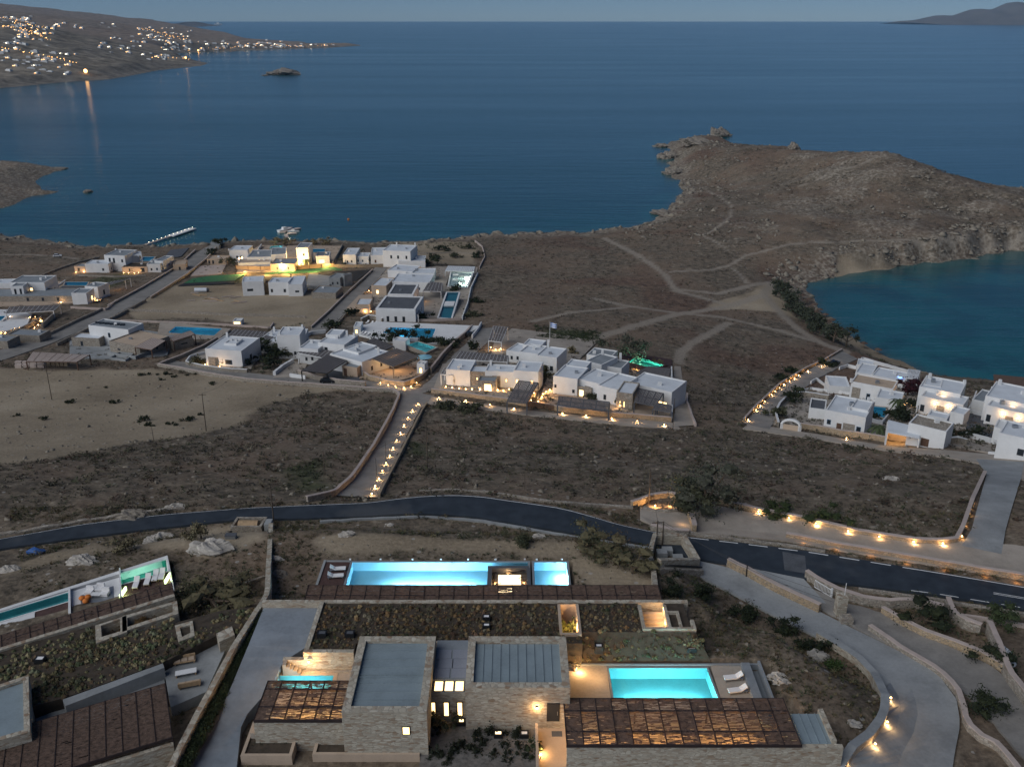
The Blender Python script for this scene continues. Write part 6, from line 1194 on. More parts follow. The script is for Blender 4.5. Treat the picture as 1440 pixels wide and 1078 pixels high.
awn('long dark ribbed shade roof behind the house with the tall stone arch', [(640, 505), (713, 509), (715, 500), (648, 494)], 3.2, 14); awn('small ribbed shade roof at the left end of the house with the tall arch', [(620, 526), (637, 528), (642, 519), (625, 517)], 3, 5); awn('dark shade roof over the court between the two lit houses', [(713, 564), (741, 567), (757, 538), (729, 535)], 3, 5, beam='greyd')
_, z = ppool('teal pool behind the house with the tall stone arch', [(731, 508), (758, 515), (777, 508), (740, 502)], 'tile_deep', 1.2, lit=40); slab([(606, 548), (640, 552), (712, 560), (714, 548), (640, 544)], 'tan', .1)
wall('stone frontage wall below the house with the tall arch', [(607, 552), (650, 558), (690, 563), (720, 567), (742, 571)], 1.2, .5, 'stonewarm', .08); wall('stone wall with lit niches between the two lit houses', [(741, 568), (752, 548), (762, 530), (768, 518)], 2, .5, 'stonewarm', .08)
for i, p in enumerate(((744, 566), (748, 556), (752, 547), (756, 540))): garden_lamp(g(p[0]+3, p[1])+[0, 0, .3], f'{WORDS[i]} niche lamp from the front on the wall between the lit houses', 'niche lamps', 9)
slab([(755, 572), (770, 528), (800, 505), (895, 510), (948, 530), (945, 592), (860, 586)], 'tan', .1)
h = house('large white terraced house with many roof levels, right of the two lit houses', 850, 560)
blk(h, (778, 528), (812, 533), (822, 516), 5, wins=[(.1, 2.2, .6, .9, D), (.85, 1.5, .7, 1, D)]); blk(h, (791, 517), (820, 521), (825, 507), 5.6); blk(h, (812, 532), (845, 540), (858, 522), 4.6, wins=[(.45, 1.8, 1.8, 2.8, 'stone'), (.3, 2, .5, .8, 'lit')]); blk(h, (840, 541), (868, 548), (884, 527), 4.4, wins=[(.4, 1.6, .8, 1.4, D)]); blk(h, (804, 541), (832, 546), (836, 538), 3, 'grey', 'stone', [(.5, 1.2, 1.4, 1.9, 'lit')]); blk(h, (867, 551), (890, 554), (899, 538), 4.4, 'roofw', 'stone', [(.25, 1.4, .4, 1.6, 'lit'), (.5, 1.4, .4, 1.6, 'lit')]); blk(h, (884, 538), (945, 551.5), (945, 531), 4.8, wins=[(.8, 1, 2.6, 1.6, 'lit')])
h2 = house('upper grey-roofed wing behind the many-level white house', 845, 512); blk(h2, (823, 507), (846, 513), (858, 499), 5.4, 'grey', chim=[(.1, .95, 1.2)]); blk(h2, (846, 513.5), (874, 518), (878, 506), 4.6, 'grey', chim=[(.55, .95, 2)]); blk(h2, (825, 498), (858, 503), (862, 492), 5, 'grey')
m = [(827, 524), (834, 526), (842, 527), (850, 529)]
for i, p in enumerate(m): q = at(*p, zsolve(p, 4.4)); o = MB(); o.add([tuple(q+[-.8, -.8, 0]), tuple(q+[.8, -.8, 0]), tuple(q+[.8, .8, 0]), tuple(q+[-.8, .8, 0]), tuple(q+[0, 0, 1.1])], [(0, 1, 4), (1, 2, 4), (2, 3, 4), (3, 0, 4)]); o.build('roof_cone', MT['greyd'], h)
for p in ((768, 553), (773, 550), (779, 550), (786, 551), (792, 553), (799, 555), (805, 556), (822, 557), (832, 560), (848, 562), (852, 563), (764, 556), (762, 560), (757, 566)): glamp(h, *p, 9)
for p in ((862, 574), (870, 575), (878, 575), (885, 574)): light(h, g(*p)+[0, 0, .8], 14)
light(h, g(936, 566)+[0, 0, 1.2], 36, (1, .7, .2)); light(h, g(760, 558)+[3, 0, 1], 22); light(h, g(817, 556)+[0, 0, 1.4], 40)
awn('ribbed dark shade roof in front of the many-level white house', [(784, 569), (856, 577), (857, 565), (786, 557)], 2.6, 12, beam='greyd'); awn('chevron dark shade roof at the right front of the many-level house', [(892, 565), (922, 571), (933, 553), (898, 546)], 2.8, 7, beam='greyd'); awn('small dark shade roof at the right corner by the side lane', [(918, 575), (944, 580), (944, 570), (925, 566)], 2.4, 4, beam='greyd'); awn('large ribbed dark shade roof below the green pool', [(894, 525), (940, 533), (943, 518), (911, 515)], 3, 8, beam='greyd')
slab([(860, 512), (880, 496), (945, 506), (944, 522), (905, 522)], 'deck', .2)
pp_, z = ppool('glowing green pool under the large tree', [(884, 509), (921, 519), (933, 513), (895, 501)], 'tile_green', .5, lit=520, lcol=(.4, 1, .75), cop='deck'); light(pp_, (*at(873, 516, z)[:2], z+1), 40, (1, .5, .15)); light(pp_, (*at(895, 521, z)[:2], z+1), 30, (1, .5, .15))
wall('stone frontage wall below the many-level white house', [(744, 571), (790, 578), (850, 585), (900, 589), (944, 593)], 1.2, .5, 'stonewarm', .08); wall('white end wall of the east houses beside the side lane', [(944, 592), (945, 560), (944, 520)], 1.2, .4, 'white'); wall('curved pale wall on the outer side of the side lane', [(978, 600), (972, 585), (966, 568), (966, 556)], .9, .4, 'redroof')
gt = root('slatted_gate', 'brown slatted driveway gate between the two frontage walls', 'gate', g(760, 573)); a, b = g(743, 572), g(779, 577); m = MB(); [m.bar(a+[0, 0, .2+k*.28], b+[0, 0, .2+k*.28], .06, .16) for k in range(5)]; m.build('gate_slats', MT['wood'], gt); MB().box(a[0]-.1, a[1]-.1, a[2]-.2, a[0]+.1, a[1]+.1, a[2]+1.5).build('gate_post', MT['wood'], gt)
fl = root('flag_pole', 'white flagpole on the upper stepped house', 'flagpole', g(773, 482)); p = g(773, 482); MB().cyl(p, p+[0, 0, 7.2], .07).build('pole_shaft', MT['white'], fl)
def flagmat():
    t = NT('striped_flag'); c = t.coord(); s = t.node('ShaderNodeSeparateXYZ'); t.l.new(c, s.inputs[0]); f = t.math('GREATER_THAN', t.math('FRACT', t.math('MULTIPLY', s.outputs[2], 1.6)), .5); return t.fin(t.mix(f, (.7, .72, .75), (.08, .2, .55)), .9)
m = MB(); q = p+[0, 0, 6.9]; n_ = 8
V = [tuple(q+[.1+i*.3, .25*math.sin(i*.9), -k*1.7-.04*i]) for k in (0, 1) for i in range(n_)]; m.add(V, [(i, i+1, n_+i+1, n_+i) for i in range(n_-1)]); props(m.build('striped_flag', flagmat()), 'blue and white striped flag flying over the white terraces', 'flag')
# ------------------------------------------------------------------ bay houses on the right
slab([(1085, 596), (1108, 560), (1170, 545), (1300, 548), (1470, 580), (1470, 650), (1330, 625), (1240, 616)], 'paveway', .05)
h = house('white bay house with a wide arch and blue shutters, nearest the stone wall', 1190, 590)
blk(h, (1161, 576), (1218, 587), (1222, 563), 5, 'roofw', wins=[(.12, 2.2, .9, 1.2, 'shutter'), (.38, 1.3, 1.1, 2.1, 'door'), (.62, 1.4, 2.6, 2.6, 'stone'), (.86, 1.8, 1, 1.3, 'shutter')], chim=[(.85, .95, 1), (.5, .3, .4)]); blk(h, (1196, 572), (1221, 577), (1222, 563), 5.9); blk(h, (1138, 573), (1161, 576), (1165, 562), 2.8, 'greyd')
h = house('white bay house with a barrel arch and tan roof, behind the arched house', 1225, 548)
blk(h, (1197, 536), (1256, 547), (1262, 535), 5, 'tan', wins=[(.15, 2, 2.2, 3, 'stone'), (.45, 1.4, 1, 2, S), (.7, 1.4, 1, 2, S)], chim=[(0, 0, .8)]); blk(h, (1232, 558), (1267, 564), (1264, 550), 3, 'roofw'); blk(h, (1166, 542), (1196, 544), (1200, 530), 2.4, 'roofw'); light(h, g(1285, 567)+[0, 0, 2], 50); light(h, g(1278, 569)+[0, 0, 1.2], 25)
h = house('terraced white walls with a blue lit strip, top of the bay houses', 1240, 525, 'terrace_house'); blk(h, (1203, 523), (1226, 527), (1228, 512), 3.4, 'roofw'); blk(h, (1226, 527), (1272, 536), (1270, 522), 3.2, 'roofw'); blk(h, (1205, 512), (1228, 515), (1225, 506), 2.6, 'roofw'); p = at(1246, 526, zsolve((1246, 526), 3.4)); q = at(1268, 531, zsolve((1268, 531), 3.4)); MB().bar(p, q, .25, .2).build('blue_strip', MT['glowblue'], h); light(h, (p+q)/2+[0, .4, .5], 14, (.15, .35, 1))
wall('curving white parapet wall at the top of the bay houses', [(1180, 520), (1192, 516), (1203, 519), (1212, 506), (1240, 514), (1275, 524)], 1.1, .35, 'white'); wall('second curving white parapet at the bay lane', [(1140, 540), (1148, 535), (1160, 544), (1175, 548)], 1, .35, 'white')
awn('pale slatted shade roof above the water behind the bay houses', [(1275, 531), (1290, 534), (1294, 521), (1277, 519)], 3.4, 4, mat='roofw')
h = house('white carport block open at the front and lit inside', 1270, 612, 'carport', 'carport'); zt = zsolve((1249, 608), 3.2); P = [at(*p, zt)[:2] for p in ((1248, 606), (1293, 615), (1294, 601), (1249, 590))]; MB().prism(P, zt-.35, zt).build('flat_roof', MT['roofw'], h)
for a, b in ((0, 3), (1, 2)): wm, _ = wallmesh([np.array([*P[a], zt-3.6]), np.array([*P[b], zt-3.6])], 3.2, .3, wob=0); wm.build('side_wall', MT['white'], h)
wm, _ = wallmesh([np.array([*P[3], zt-3.6]), np.array([*P[2], zt-3.6])], 3.2, .3, wob=0); wm.build('back_wall', MT['tan'], h); light(h, (*rfrac(*P, .28, .45), zt-1.3), 110); BUILT.append(np.array(P))
h = house('white bay house with a stone-paved roof beside the lit carport', 1305, 610); blk(h, (1278, 594), (1331, 607), (1334, 592), 4.8, 'stone', wins=[(.1, 1.6, .3, .3, D), (.5, 1.3, 1.6, 1.8, 'door')]); blk(h, (1304, 583), (1332, 589), (1334, 581), 5.6)
wall('wavy white-topped stone wall beside the dark hedge', [(1295, 619), (1318, 624), (1332, 624), (1345, 622), (1358, 626)], 1.4, .4, 'stone', .1, capmat='white')
for lab, A, B, C, dx in (('white bay house front brightly lit by two lamps, middle of the row', (1293, 543), (1351, 554), (1362, 538), 0), ('white bay house front brightly lit by two lamps, right end of the row', (1386, 556), (1452, 570), (1448, 545), 0)):
    h = house(lab, (A[0]+B[0])/2, A[1]+30); P, zb, zt = blk(h, A, B, C, 6.2, 'roofw', wins=[(.5, 1.3, 1.5, 2.2, 'door')], chim=[(.1, .9, 1), (.95, .95, .7)]); P2, zb2, zt2 = blk(h, (A[0]+2, A[1]+13), (B[0]+4, B[1]+15), (B[0]+2, B[1]+2), 4.4, 'roofw', wins=[(.5, 1.5, 1.8, 2.6, 'stone'), (.08, 1.2, 1, 1.8, D)]); blk(h, (A[0]+6, A[1]-3), (A[0]+30, A[1]+1), (A[0]+32, A[1]-9), 6.8, 'tan')
    d_ = (P2[1]-P2[0]); n2 = np.array([d_[1], -d_[0]]); n2 /= np.linalg.norm(n2)
    for u in (.36, .68): q = np.array([*(P2[0]+d_*u+n2*.3), zb2+3.2]); light(h, q+[*n2*.4, 0], 24); MB().ball(q, .22, 7, 5).build('lamp_globe', MT['glow'], h)
    light(h, np.array([*(P[0]+(P[1]-P[0])*.55), zt+.6])+[0, -1.2, -1.2], 16)
h = house('white house at the right edge of the photo, lowest of the bay houses', 1430, 620); blk(h, (1405, 608), (1475, 624), (1470, 602), 5, 'roofw', chim=[(.4, .8, .6)], wins=[(.5, 2, 1.2, 1.4, D)]); blk(h, (1398, 600), (1412, 603), (1414, 590), 4, 'white')
wall('white capped wall below the house at the right edge', [(1358, 614), (1390, 622), (1420, 632), (1460, 640)], 1.2, .4, 'white'); wall('low white wall end on the access road', [(1390, 638), (1420, 643), (1460, 650)], .6, .4, 'white'); slab([(1357, 612), (1362, 580), (1396, 588), (1400, 618)], 'greyd', .2)
h = house('narrow low white block between the two brightly lit bay houses', 1375, 570); blk(h, (1367, 561), (1384, 565), (1387, 548), 3.2, 'grey'); h = house('low white annex behind the grey court of the bay houses', 1345, 585); blk(h, (1336, 578), (1356, 583), (1358, 573), 3)
h = house('restaurant with a brown thatched roof edged by small lights at the right edge', 1425, 545, 'beach_restaurant', 'restaurant'); zt = zsolve((1410, 540), 4); P = [at(*p, zt)[:2] for p in ((1398, 536), (1480, 552), (1480, 534), (1397, 526))]; MB().prism(P, zt-.3, zt).build('thatch_roof', MT['reed'], h); MB().prism(inset(P, 1.0), zt-5, zt-.3).build('wall_block', MT['tan'], h)
for i in range(8): q = rfrac(*P, i/8+.03, -.03); MB().ball((q[0], q[1], zt-.6), .2, 6, 4).build('eave_bulb', MT['glow'], h)
light(h, (*rfrac(*P, .3, -.2), zt-1.5), 60)
light(h, g(1372, 565)+[0, 0, 1], 22, (.9, .8, .2))
ppool('small square blue pool among shrubs between the bay houses', [(1225, 583), (1244, 587), (1246, 573), (1227, 571)], 'tile_mid', .3)
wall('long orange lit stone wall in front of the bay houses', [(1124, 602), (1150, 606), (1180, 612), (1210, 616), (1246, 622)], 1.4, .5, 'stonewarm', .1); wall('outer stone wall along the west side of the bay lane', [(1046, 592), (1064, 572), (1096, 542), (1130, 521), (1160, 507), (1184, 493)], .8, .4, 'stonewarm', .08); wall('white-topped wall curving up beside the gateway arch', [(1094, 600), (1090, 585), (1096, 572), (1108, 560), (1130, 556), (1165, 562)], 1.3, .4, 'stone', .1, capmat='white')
p0, p1 = g(1099, 603), g(1124, 607); ga = root('gateway_arch', 'white arched gateway in the stone wall of the bay houses', 'gateway', p0); m = MB(); d_ = p1-p0
for i in range(12):
    a0, a1 = math.pi*i/12, math.pi*(i+1)/12; f = lambda a: p0+d_*(.5-.5*math.cos(a))+np.array([0, 0, 1.4+1.3*math.sin(a)]); m.bar(f(a0), f(a1), .5, .5)
for q in (p0, p1): m.bar(q, q+[0, 0, 1.5], .6, .5)
m.build('arch', MT['white'], ga); MB().bar(p0+d_*.05+[0, 0, .7], p0+d_*.95+[0, 0, .7], .08, 1.4).build('gate_leaf', MT['tan'], ga)

# low garden walls that break up the courts
for lab, pts, h_, m_ in (('low planted kerb with lamps before the house with the tall arch', [(626, 547), (660, 551), (712, 554)], .5, 'tan'), ('low planted kerb with lamps before the many-level house', [(764, 556), (800, 558), (858, 566)], .5, 'tan'), ('white garden wall between the arched bay house and the square pool', [(1221, 592), (1240, 597), (1250, 585)], 1.0, 'white'), ('white dividing wall left of the middle lit bay house', [(1288, 583), (1292, 560), (1291, 545)], 1.4, 'white'), ('white dividing wall right of the middle lit bay house', [(1356, 590), (1366, 572), (1372, 556)], 1.5, 'white'),
 ('white back wall of the grey court beside the lowest bay house', [(1357, 580), (1378, 585), (1398, 591)], 1.2, 'white'), ('white parapet in front of the barrel-arched bay house', [(1176, 553), (1200, 556), (1230, 566), (1262, 574)], .9, 'white'), ('white low wall along the top of the bay house court', [(1108, 556), (1140, 548), (1170, 552)], .8, 'white'),
 ('pale garden wall below the stepped guest house at the left', [(100, 434), (150, 437), (164, 424)], 1.0, 'redroof'), ('white terrace wall beside the pool of the leftmost villa', [(66, 410), (84, 402), (92, 396)], .9, 'white'), ('stone wall crossing the plot beneath the two-storey shore villa', [(108, 388), (160, 390), (205, 389)], .8, 'stone'), ('white parapet along the front of the large pool terrace', [(520, 478), (560, 484), (600, 486), (644, 481)], .7, 'white'),
 ('white garden wall in front of the middle complex', [(524, 446), (560, 452), (610, 452), (648, 450)], .9, 'redroof'), ('white wall behind the row between second and third houses', [(425, 476), (440, 470), (458, 468)], 1.2, 'white'), ('low wall in front of the large white shore house', [(520, 370), (560, 372), (600, 371)], .8, 'white'), ('stone wall on the sandy plot above the two-pool complex', [(560, 356), (600, 357), (640, 356), (668, 358)], .7, 'stone')):
    wall(lab, pts, h_, .35, m_, wob=.03)
# ------------------------------------------------------------------ jetties, boats, cars, parasols, rocks
def sea(px, py): return at(px, py, 0)
jt = root('jetty', 'long narrow jetty with a row of small white lamps, reaching into the sea', 'jetty', sea(235, 336)); J = [sea(205, 346), sea(240, 334), sea(272, 323)]
MB().bar(J[0]+[0, 0, .9], J[1]+[0, 0, .8], 1.8, .3).build('walkway', MT['redroof'], jt); MB().bar(J[1]+[0, 0, .8], J[2]+[0, 0, .8], 4.6, .5).build('pontoon', MT['white'], jt)
for i in range(12):
    q = J[0]+(J[2]-J[0])*(i+.5)/12; MB().cyl(q-[0, 0, 1.5], q+[0, 0, .8], .14).build('pile', MT['bark'], jt); MB().cyl(q+[.8, 0, .8], q+[.8, 0, 1.8], .05).build('lamp_post', MT['white'], jt); MB().ball(q+[.8, 0, 1.9], .13, 6, 4).build('lamp_head', MT['glowwhite'], jt)
def boat(label, px, py, L, ang, cabin=True, mat='white', grp=None):
    p = sea(px, py); r = root('motor_boat', label, 'boat', p, grp); c, s = math.cos(ang), math.sin(ang); W = L*.17; T = lambda x, y, z: (p[0]+x*c-y*s, p[1]+x*s+y*c, z)
    xs = [-.5, -.2, .15, .38, .5]; ws = [.9, 1, .9, .5, .02]; V = []; n = len(xs)
    for x, w_ in zip(xs, ws): V += [T(x*L, -W*w_, L*.13), T(x*L, -W*w_*.6, -.3), T(x*L, W*w_*.6, -.3), T(x*L, W*w_, L*.13)]
    f = [(4*i+k, 4*i+k+1, 4*i+k+5, 4*i+k+4) for i in range(n-1) for k in range(3)]+[(4*i+3, 4*i, 4*i+4, 4*i+7) for i in range(n-1)]+[(0, 3, 2, 1)]
    MB().add(V, f).build('hull', MT[mat], r)
    if cabin:
        m = MB(); m.add([T(-.2*L, -W*.6, L*.13), T(.16*L, -W*.6, L*.13), T(.16*L, W*.6, L*.13), T(-.2*L, W*.6, L*.13), T(-.16*L, -W*.5, L*.27), T(.06*L, -W*.5, L*.27), T(.06*L, W*.5, L*.27), T(-.16*L, W*.5, L*.27)], [(0, 1, 5, 4), (1, 2, 6, 5), (2, 3, 7, 6), (3, 0, 4, 7), (4, 5, 6, 7)]); m.build('cabin', MT['white'], r)
        m = MB(); m.add([T(.162*L, -W*.5, L*.15), T(.162*L, W*.5, L*.15), T(.075*L, W*.45, L*.26), T(.075*L, -W*.45, L*.26)], [(0, 1, 2, 3)]); m.build('windscreen', MT['glassd'], r)
    return r
fd = root('floating_dock', 'pale floating dock with mooring arms off the lit shore villas', 'dock', sea(408, 327)); 
for (a, b, w_) in (((397, 328), (408, 321), 3.5), ((408, 325), (421, 322), 3.5), ((404, 330), (417, 329), 3), ((402, 331), (404, 335), 2)): MB().bar(sea(*a)+[0, 0, .5], sea(*b)+[0, 0, .5], w_, .6).build('pontoon', MT['redroof'], fd)
light(fd, sea(406, 330)+[0, 0, 3.5], 60, (1, .9, .6)); boat('white motor boat moored at the floating dock', 401, 325, 10, .9); boat('small white boat inside the floating dock', 413, 326.5, 7, .2)
boat('tiny white ship near the horizon right of the far coast', 307, 35.2, 120, .1); p = sea(490, 309); o = root('mooring_buoy', 'small dark mooring buoy alone off the shore', 'buoy', p); MB().ball(p+[0, 0, .3], .7, 8, 5).build('float', MT['orange'], o); MB().cyl(p+[0, 0, .8], p+[0, 0, 1.6], .06).build('staff', MT['black'], o)
def rock(label, px, py, rx, ry, rz, z=0., mat='rockd', cat='rock', grp=None, seed=1, name='rock', sub=None):
    p = sea(px, py) if z == 0 else (g(px, py) if z is None else at(px, py, z)); n, k = 26, 12; V = []
    for j in range(k+1):
        th = math.pi*.62*j/k
        for i in range(n):
            ph = 2*math.pi*i/n; d = np.array([math.sin(th)*math.cos(ph), math.sin(th)*math.sin(ph), math.cos(th)]); q = 1+1.5*float(fbm(np.array([d[0]*2.6+seed*7.1+d[2]*3]), np.array([d[1]*2.6+seed*3.3-d[2]*2]), 5)[0])
            V.append(p+d*[rx, ry, rz]*q)
    o = MB().add(V, [(j*n+i, (j+1)*n+i, (j+1)*n+(i+1) % n, j*n+(i+1) % n) for j in range(k) for i in range(n)]).build(name, MT[mat]); return props(o, label, cat, grp)
rock('small rocky islet alone in the open sea', 399, 104.5, 34, 40, 9, seed=2); rock('low dark skerry just left of the small islet', 373, 106.5, 7, 9, 1.6, seed=3)
rock('dark wave-washed rock pair off the left promontory', 124, 270, 3.5, 4, 1.5, seed=4); rock('low dark reef at the tip of the left promontory', 82, 237.5, 7, 5, 1.3, seed=5)
rock('low dark reef off the headland tip, farthest from the beach', 931, 206, 8, 8, 2.5, seed=6); rock('dark boulder at the foot of the headland by the tip', 938, 222, 8, 9, 5, seed=7); rock('dark boulders halfway down the headland shore', 945, 244, 8, 8, 4, seed=8); rock('low dark reef where the headland meets the mainland', 929, 300, 6, 7, 2, seed=9)
rock('pale rocky crag crowning the headland tip', 1012, 191, 11, 12, 8, None, seed=10, mat='rockd'); rock('pale leaning rock outcrop on the headland ridge', 1115, 211, 4.5, 5, 5, None, seed=11, mat='rockd'); rock('pale crag on the seaward shoulder of the headland', 975, 201, 12, 14, 4.5, None, seed=12)
for i, (px, py, s_, lb) in enumerate(((296, 773, 2.0, 'long pale slab boulder on the sandy verge left of the boundary wall'), (277, 770, .8, 'upright pale boulder beside the grass plume on the sandy verge'), (224, 758, 1.2, 'pale flat boulder in the shrubs near the road, larger of two'), (211, 762, .7, 'pale flat boulder in the shrubs near the road, smaller of two'), (118, 789, 1.4, 'pale flat rock above the slim left pool'), (14, 802, 1.0, 'pale flat rock at the left edge of the photo'), (187, 726, 1.6, 'brown boulder at the edge of the road by the dark scrub'), (247, 714, 1.0, 'pale boulder on the far roadside at the left'), (388, 787, .8, 'pale boulder just right of the boundary wall'), (392, 808, .8, 'grey boulder lower down right of the boundary wall'), (487, 752, .8, 'pale rocks on the sandy strip behind the infinity pool, left end'), (546, 741, .7, 'pale rock on the sandy strip behind the infinity pool, middle'), (757, 755, .7, 'pale rock on the sandy strip behind the infinity pool, right end'), (1149, 924, 1.0, 'white angular rock in the dark garden inside the curved wall'), (1092, 952, .7, 'white rock by the right end of the terrace pool, farther of two'), (1099, 958, .6, 'white rock by the right end of the terrace pool, nearer of two'), (1201, 1018, .6, 'pale stone low in the dark garden beside the end roof'), (1254, 675, 1.0, 'round pale boulder in the middle of the burnt field'))):
    rock(lb, px, py, s_*1.3, s_*.8, s_*.6, None, 'rockw' if i not in (6, 9) else 'rockd', seed=20+i, name='boulder')
# cars
def car(label, px, py, ang, mat, grp='parked cars'):
    p = g(px, py, .05); r = root('parked_car', label, 'car', p, grp); c, s = math.cos(ang), math.sin(ang); T = lambda x, y, z: (p[0]+x*c-y*s, p[1]+x*s+y*c, p[2]+z)
    def loft(prof, w0, w1, name, mt, par):
        n = len(prof); V = [T(x, -(w0 if z < .8 else w1), z) for x, z in prof]+[T(x, (w0 if z < .8 else w1), z) for x, z in prof]
        return MB().add(V, [tuple(range(n-1, -1, -1)), tuple(range(n, 2*n))]+[(i, (i+1) % n, n+(i+1) % n, n+i) for i in range(n)]).build(name, MT[mt], par)
    b = loft([(-2.0, .3), (2.0, .3), (2.05, .6), (1.9, .78), (1.0, .92), (-1.95, .95), (-2.05, .6)], .84, .8, 'body', mat, r); loft([(-1.75, .93), (.95, .92), (.35, 1.4), (-1.3, 1.42)], .78, .66, 'cabin', 'glassd', r); loft([(-1.3, 1.42), (.3, 1.4), (.2, 1.46), (-1.2, 1.48)], .64, .6, 'car_roof', mat, r)
    for x in (-1.25, 1.25):
        for y in (-.82, .82): w = MB().cyl(T(x, y-.1, .31), T(x, y+.1, .31), .31, n=12).build('wheel', MT['black'], r); MB().cyl(T(x, y-.11, .31), T(x, y+.11, .31), .17, n=8).build('rim', MT['steel'], w)
    for y in (-.6, .6): MB().ball(T(2.02, y, .62), .09, 6, 4).build('headlight', MT['white'], r)
MT['carblack'] = plain('black_car_paint', (.012, .013, .016), .25, .1, 2, 0, spec=.5); MT['carwhite'] = plain('white_car_paint', (.6, .6, .6), .3, .05, 2, 0, spec=.5)
car('black car parked along the field lane outside the stone wall', 461, 538, .02, 'carblack'); car('black car under the dark sloping garage roof', 466, 520, .4, 'carblack'); car('white car on the dirt track across the far left scrub', 81, 361, .3, 'carwhite'); car('dark car at the upper end of the bay lane', 1173, 512, .5, 'carblack'); car('dark car below the parapet near the bay lane', 1174, 549, -.15, 'carblack'); car('dark car in the shadow beside the lit bay houses', 1290, 570, 1.2, 'carblack'); car('black vehicle on the white deck of the large blue pool', 660, 472, .8, 'carblack')
# beach parasols
def parasol(p, label, grp='thatched parasols on the bay beach', mat='reed'):
    if 'parasol' not in _proto:
        r = root('beach_parasol', label, 'parasol', p, grp); MB().cyl(p-np.array([0, 0, .3]), p+np.array([0, 0, 2.3]), .06).build('pole', MT['woodl'], r); MB().cyl(p+np.array([0, 0, 1.95]), p+np.array([0, 0, 2.6]), 1.5, .08, 10).build('canopy', MT[mat], r); _proto['parasol'] = r; return
    dup(_proto['parasol'], p, label, grp)
PR = [(1128, 420), (1132, 428), (1137, 426), (1139, 437), (1144, 434), (1147, 444), (1152, 441), (1155, 452), (1160, 448), (1164, 458), (1169, 456), (1174, 464), (1181, 468), (1190, 474), (1214, 489), (1234, 498)]
for i, p in enumerate(PR): parasol(g(*p), f'{WORDS[i]} thatched parasol from the far end of the bay beach')
p = g(597, 512); o = root('blue_parasol', 'large pale blue parasol beside the small white hut', 'parasol', p); MB().cyl(p, p+[0, 0, 2.6], .06).build('pole', MT['white'], o); MB().cyl(p+[0, 0, 2.3], p+[0, 0, 3.0], 2.3, .1, 12).build('canopy', plain('pale_blue_cloth', (.20, .42, .52), .8, .06, 2), o)
# loungers by the big blue pool
for i, (px, py) in enumerate(((509, 471), (513, 472), (518, 473), (523, 474), (517, 456), (523, 457), (528, 457.5))): lounger(g(px, py, .5), 1.2, f'{WORDS[i]} dark lounger from the left on the terrace of the large blue pool', 'loungers by the large blue pool', 'black')
# ------------------------------------------------------------------ far town
def gfar(px, py):
    d = ray(px, py); t = np.linspace(1500, 8500, 1400); P = t[:, None]*d[None, :2]; h, s = far_h0(P); below = (H+t*d[2] < h) & (s > 0)
    i = int(np.argmax(below))
    return (np.array([*P[i], h[i]]) if below.any() else None)
MT['farwhite'] = plain('far_whitewash', (.62, .62, .60), .9, .06, .05, 0)
rt = random.Random(5)
CL = [('on the crest of the far hill', 42, 0, 48, 24, 44, .8), ('along the lit ridge of the far hill', 30, 20, 78, 38, 62, .75), ('on the mid slope of the far hill', 28, 0, 112, 60, 88, .5), ('above the far cliff shore', 18, 2, 100, 86, 106, .4), ('high on the far plateau', 14, 74, 160, 33, 40, .6), ('in the far valley by the headland', 26, 138, 205, 52, 78, .5), ('near the lit tip of the far headland', 14, 205, 285, 68, 86, .6), ('on the lit slope of the far village', 44, 195, 270, 39, 60, .85), ('along the far harbour shore', 52, 225, 410, 57, 72, .7), ('on the long far spit', 26, 360, 470, 60, 68, .6)]
protoh = {}
for wh, n, x0, x1, y0, y1, lit in CL:
    ok = 0
    for k in range(n*3):
        if ok >= n: break
        px, py = x0+(x1-x0)*rt.random(), y0+(y1-y0)*rt.random(); p = gfar(px, py)
        if p is None or p[2] < 2.5: continue
        ok += 1; sc = (p[1]/2500)**.35*.75; w_, d_, h_ = (7+rt.random()*10)*sc, (7+rt.random()*6)*sc, (4+rt.random()*4)*sc
        islit = rt.random() < lit; key = ('L' if islit else 'D', k % 4)
        lab = f'tiny white house {wh}, '+('with warm lights' if islit else 'unlit'); grp = f'far houses {wh}'
        if key not in protoh:
            r = root('far_house', lab, 'house', p, grp); m = MB(); m.box(p[0]-5, p[1]-5, p[2]-6, p[0]+5, p[1]+5, p[2]+4); m.build('wall_block', MT['farwhite'], r); MB().box(p[0]-1-k % 4, p[1]-3, p[2]+4, p[0]+3.5, p[1]+4, p[2]+6.5).build('upper_block', MT['farwhite'], r)
            if islit:
                for q in range(1+k % 3): MB().ball(p+[-3+3.2*q, -5.6, 1.5+q % 2], .8, 6, 4).build('lit_lamp', MT['glowfar' if k % 4 else 'glowwhite'], r)
            protoh[key] = r
        else: r = dup(protoh[key], p, lab, grp)
        r.scale = (w_/7.5, d_/10, h_/8); r.rotation_euler = (0, 0, rt.random()*.8-.4)
LL = [('along the far ridge road', 34, [(0, 38), (22, 40), (45, 46), (60, 53), (72, 58)]), ('in the far terraced gardens', 26, [(2, 68), (40, 76), (70, 82), (95, 88), (110, 90)]), ('along the far village slope', 40, [(198, 40), (215, 45), (240, 51), (262, 57)]), ('along the far harbour quay', 46, [(262, 72), (300, 70), (340, 67), (390, 66.5), (440, 66), (470, 64)]), ('by the far headland tip', 12, [(215, 82), (240, 82), (262, 84), (282, 86)]), ('across the far hill town', 44, [(0, 26), (30, 28), (20, 34), (60, 40), (40, 50), (70, 50)])]
lp = None
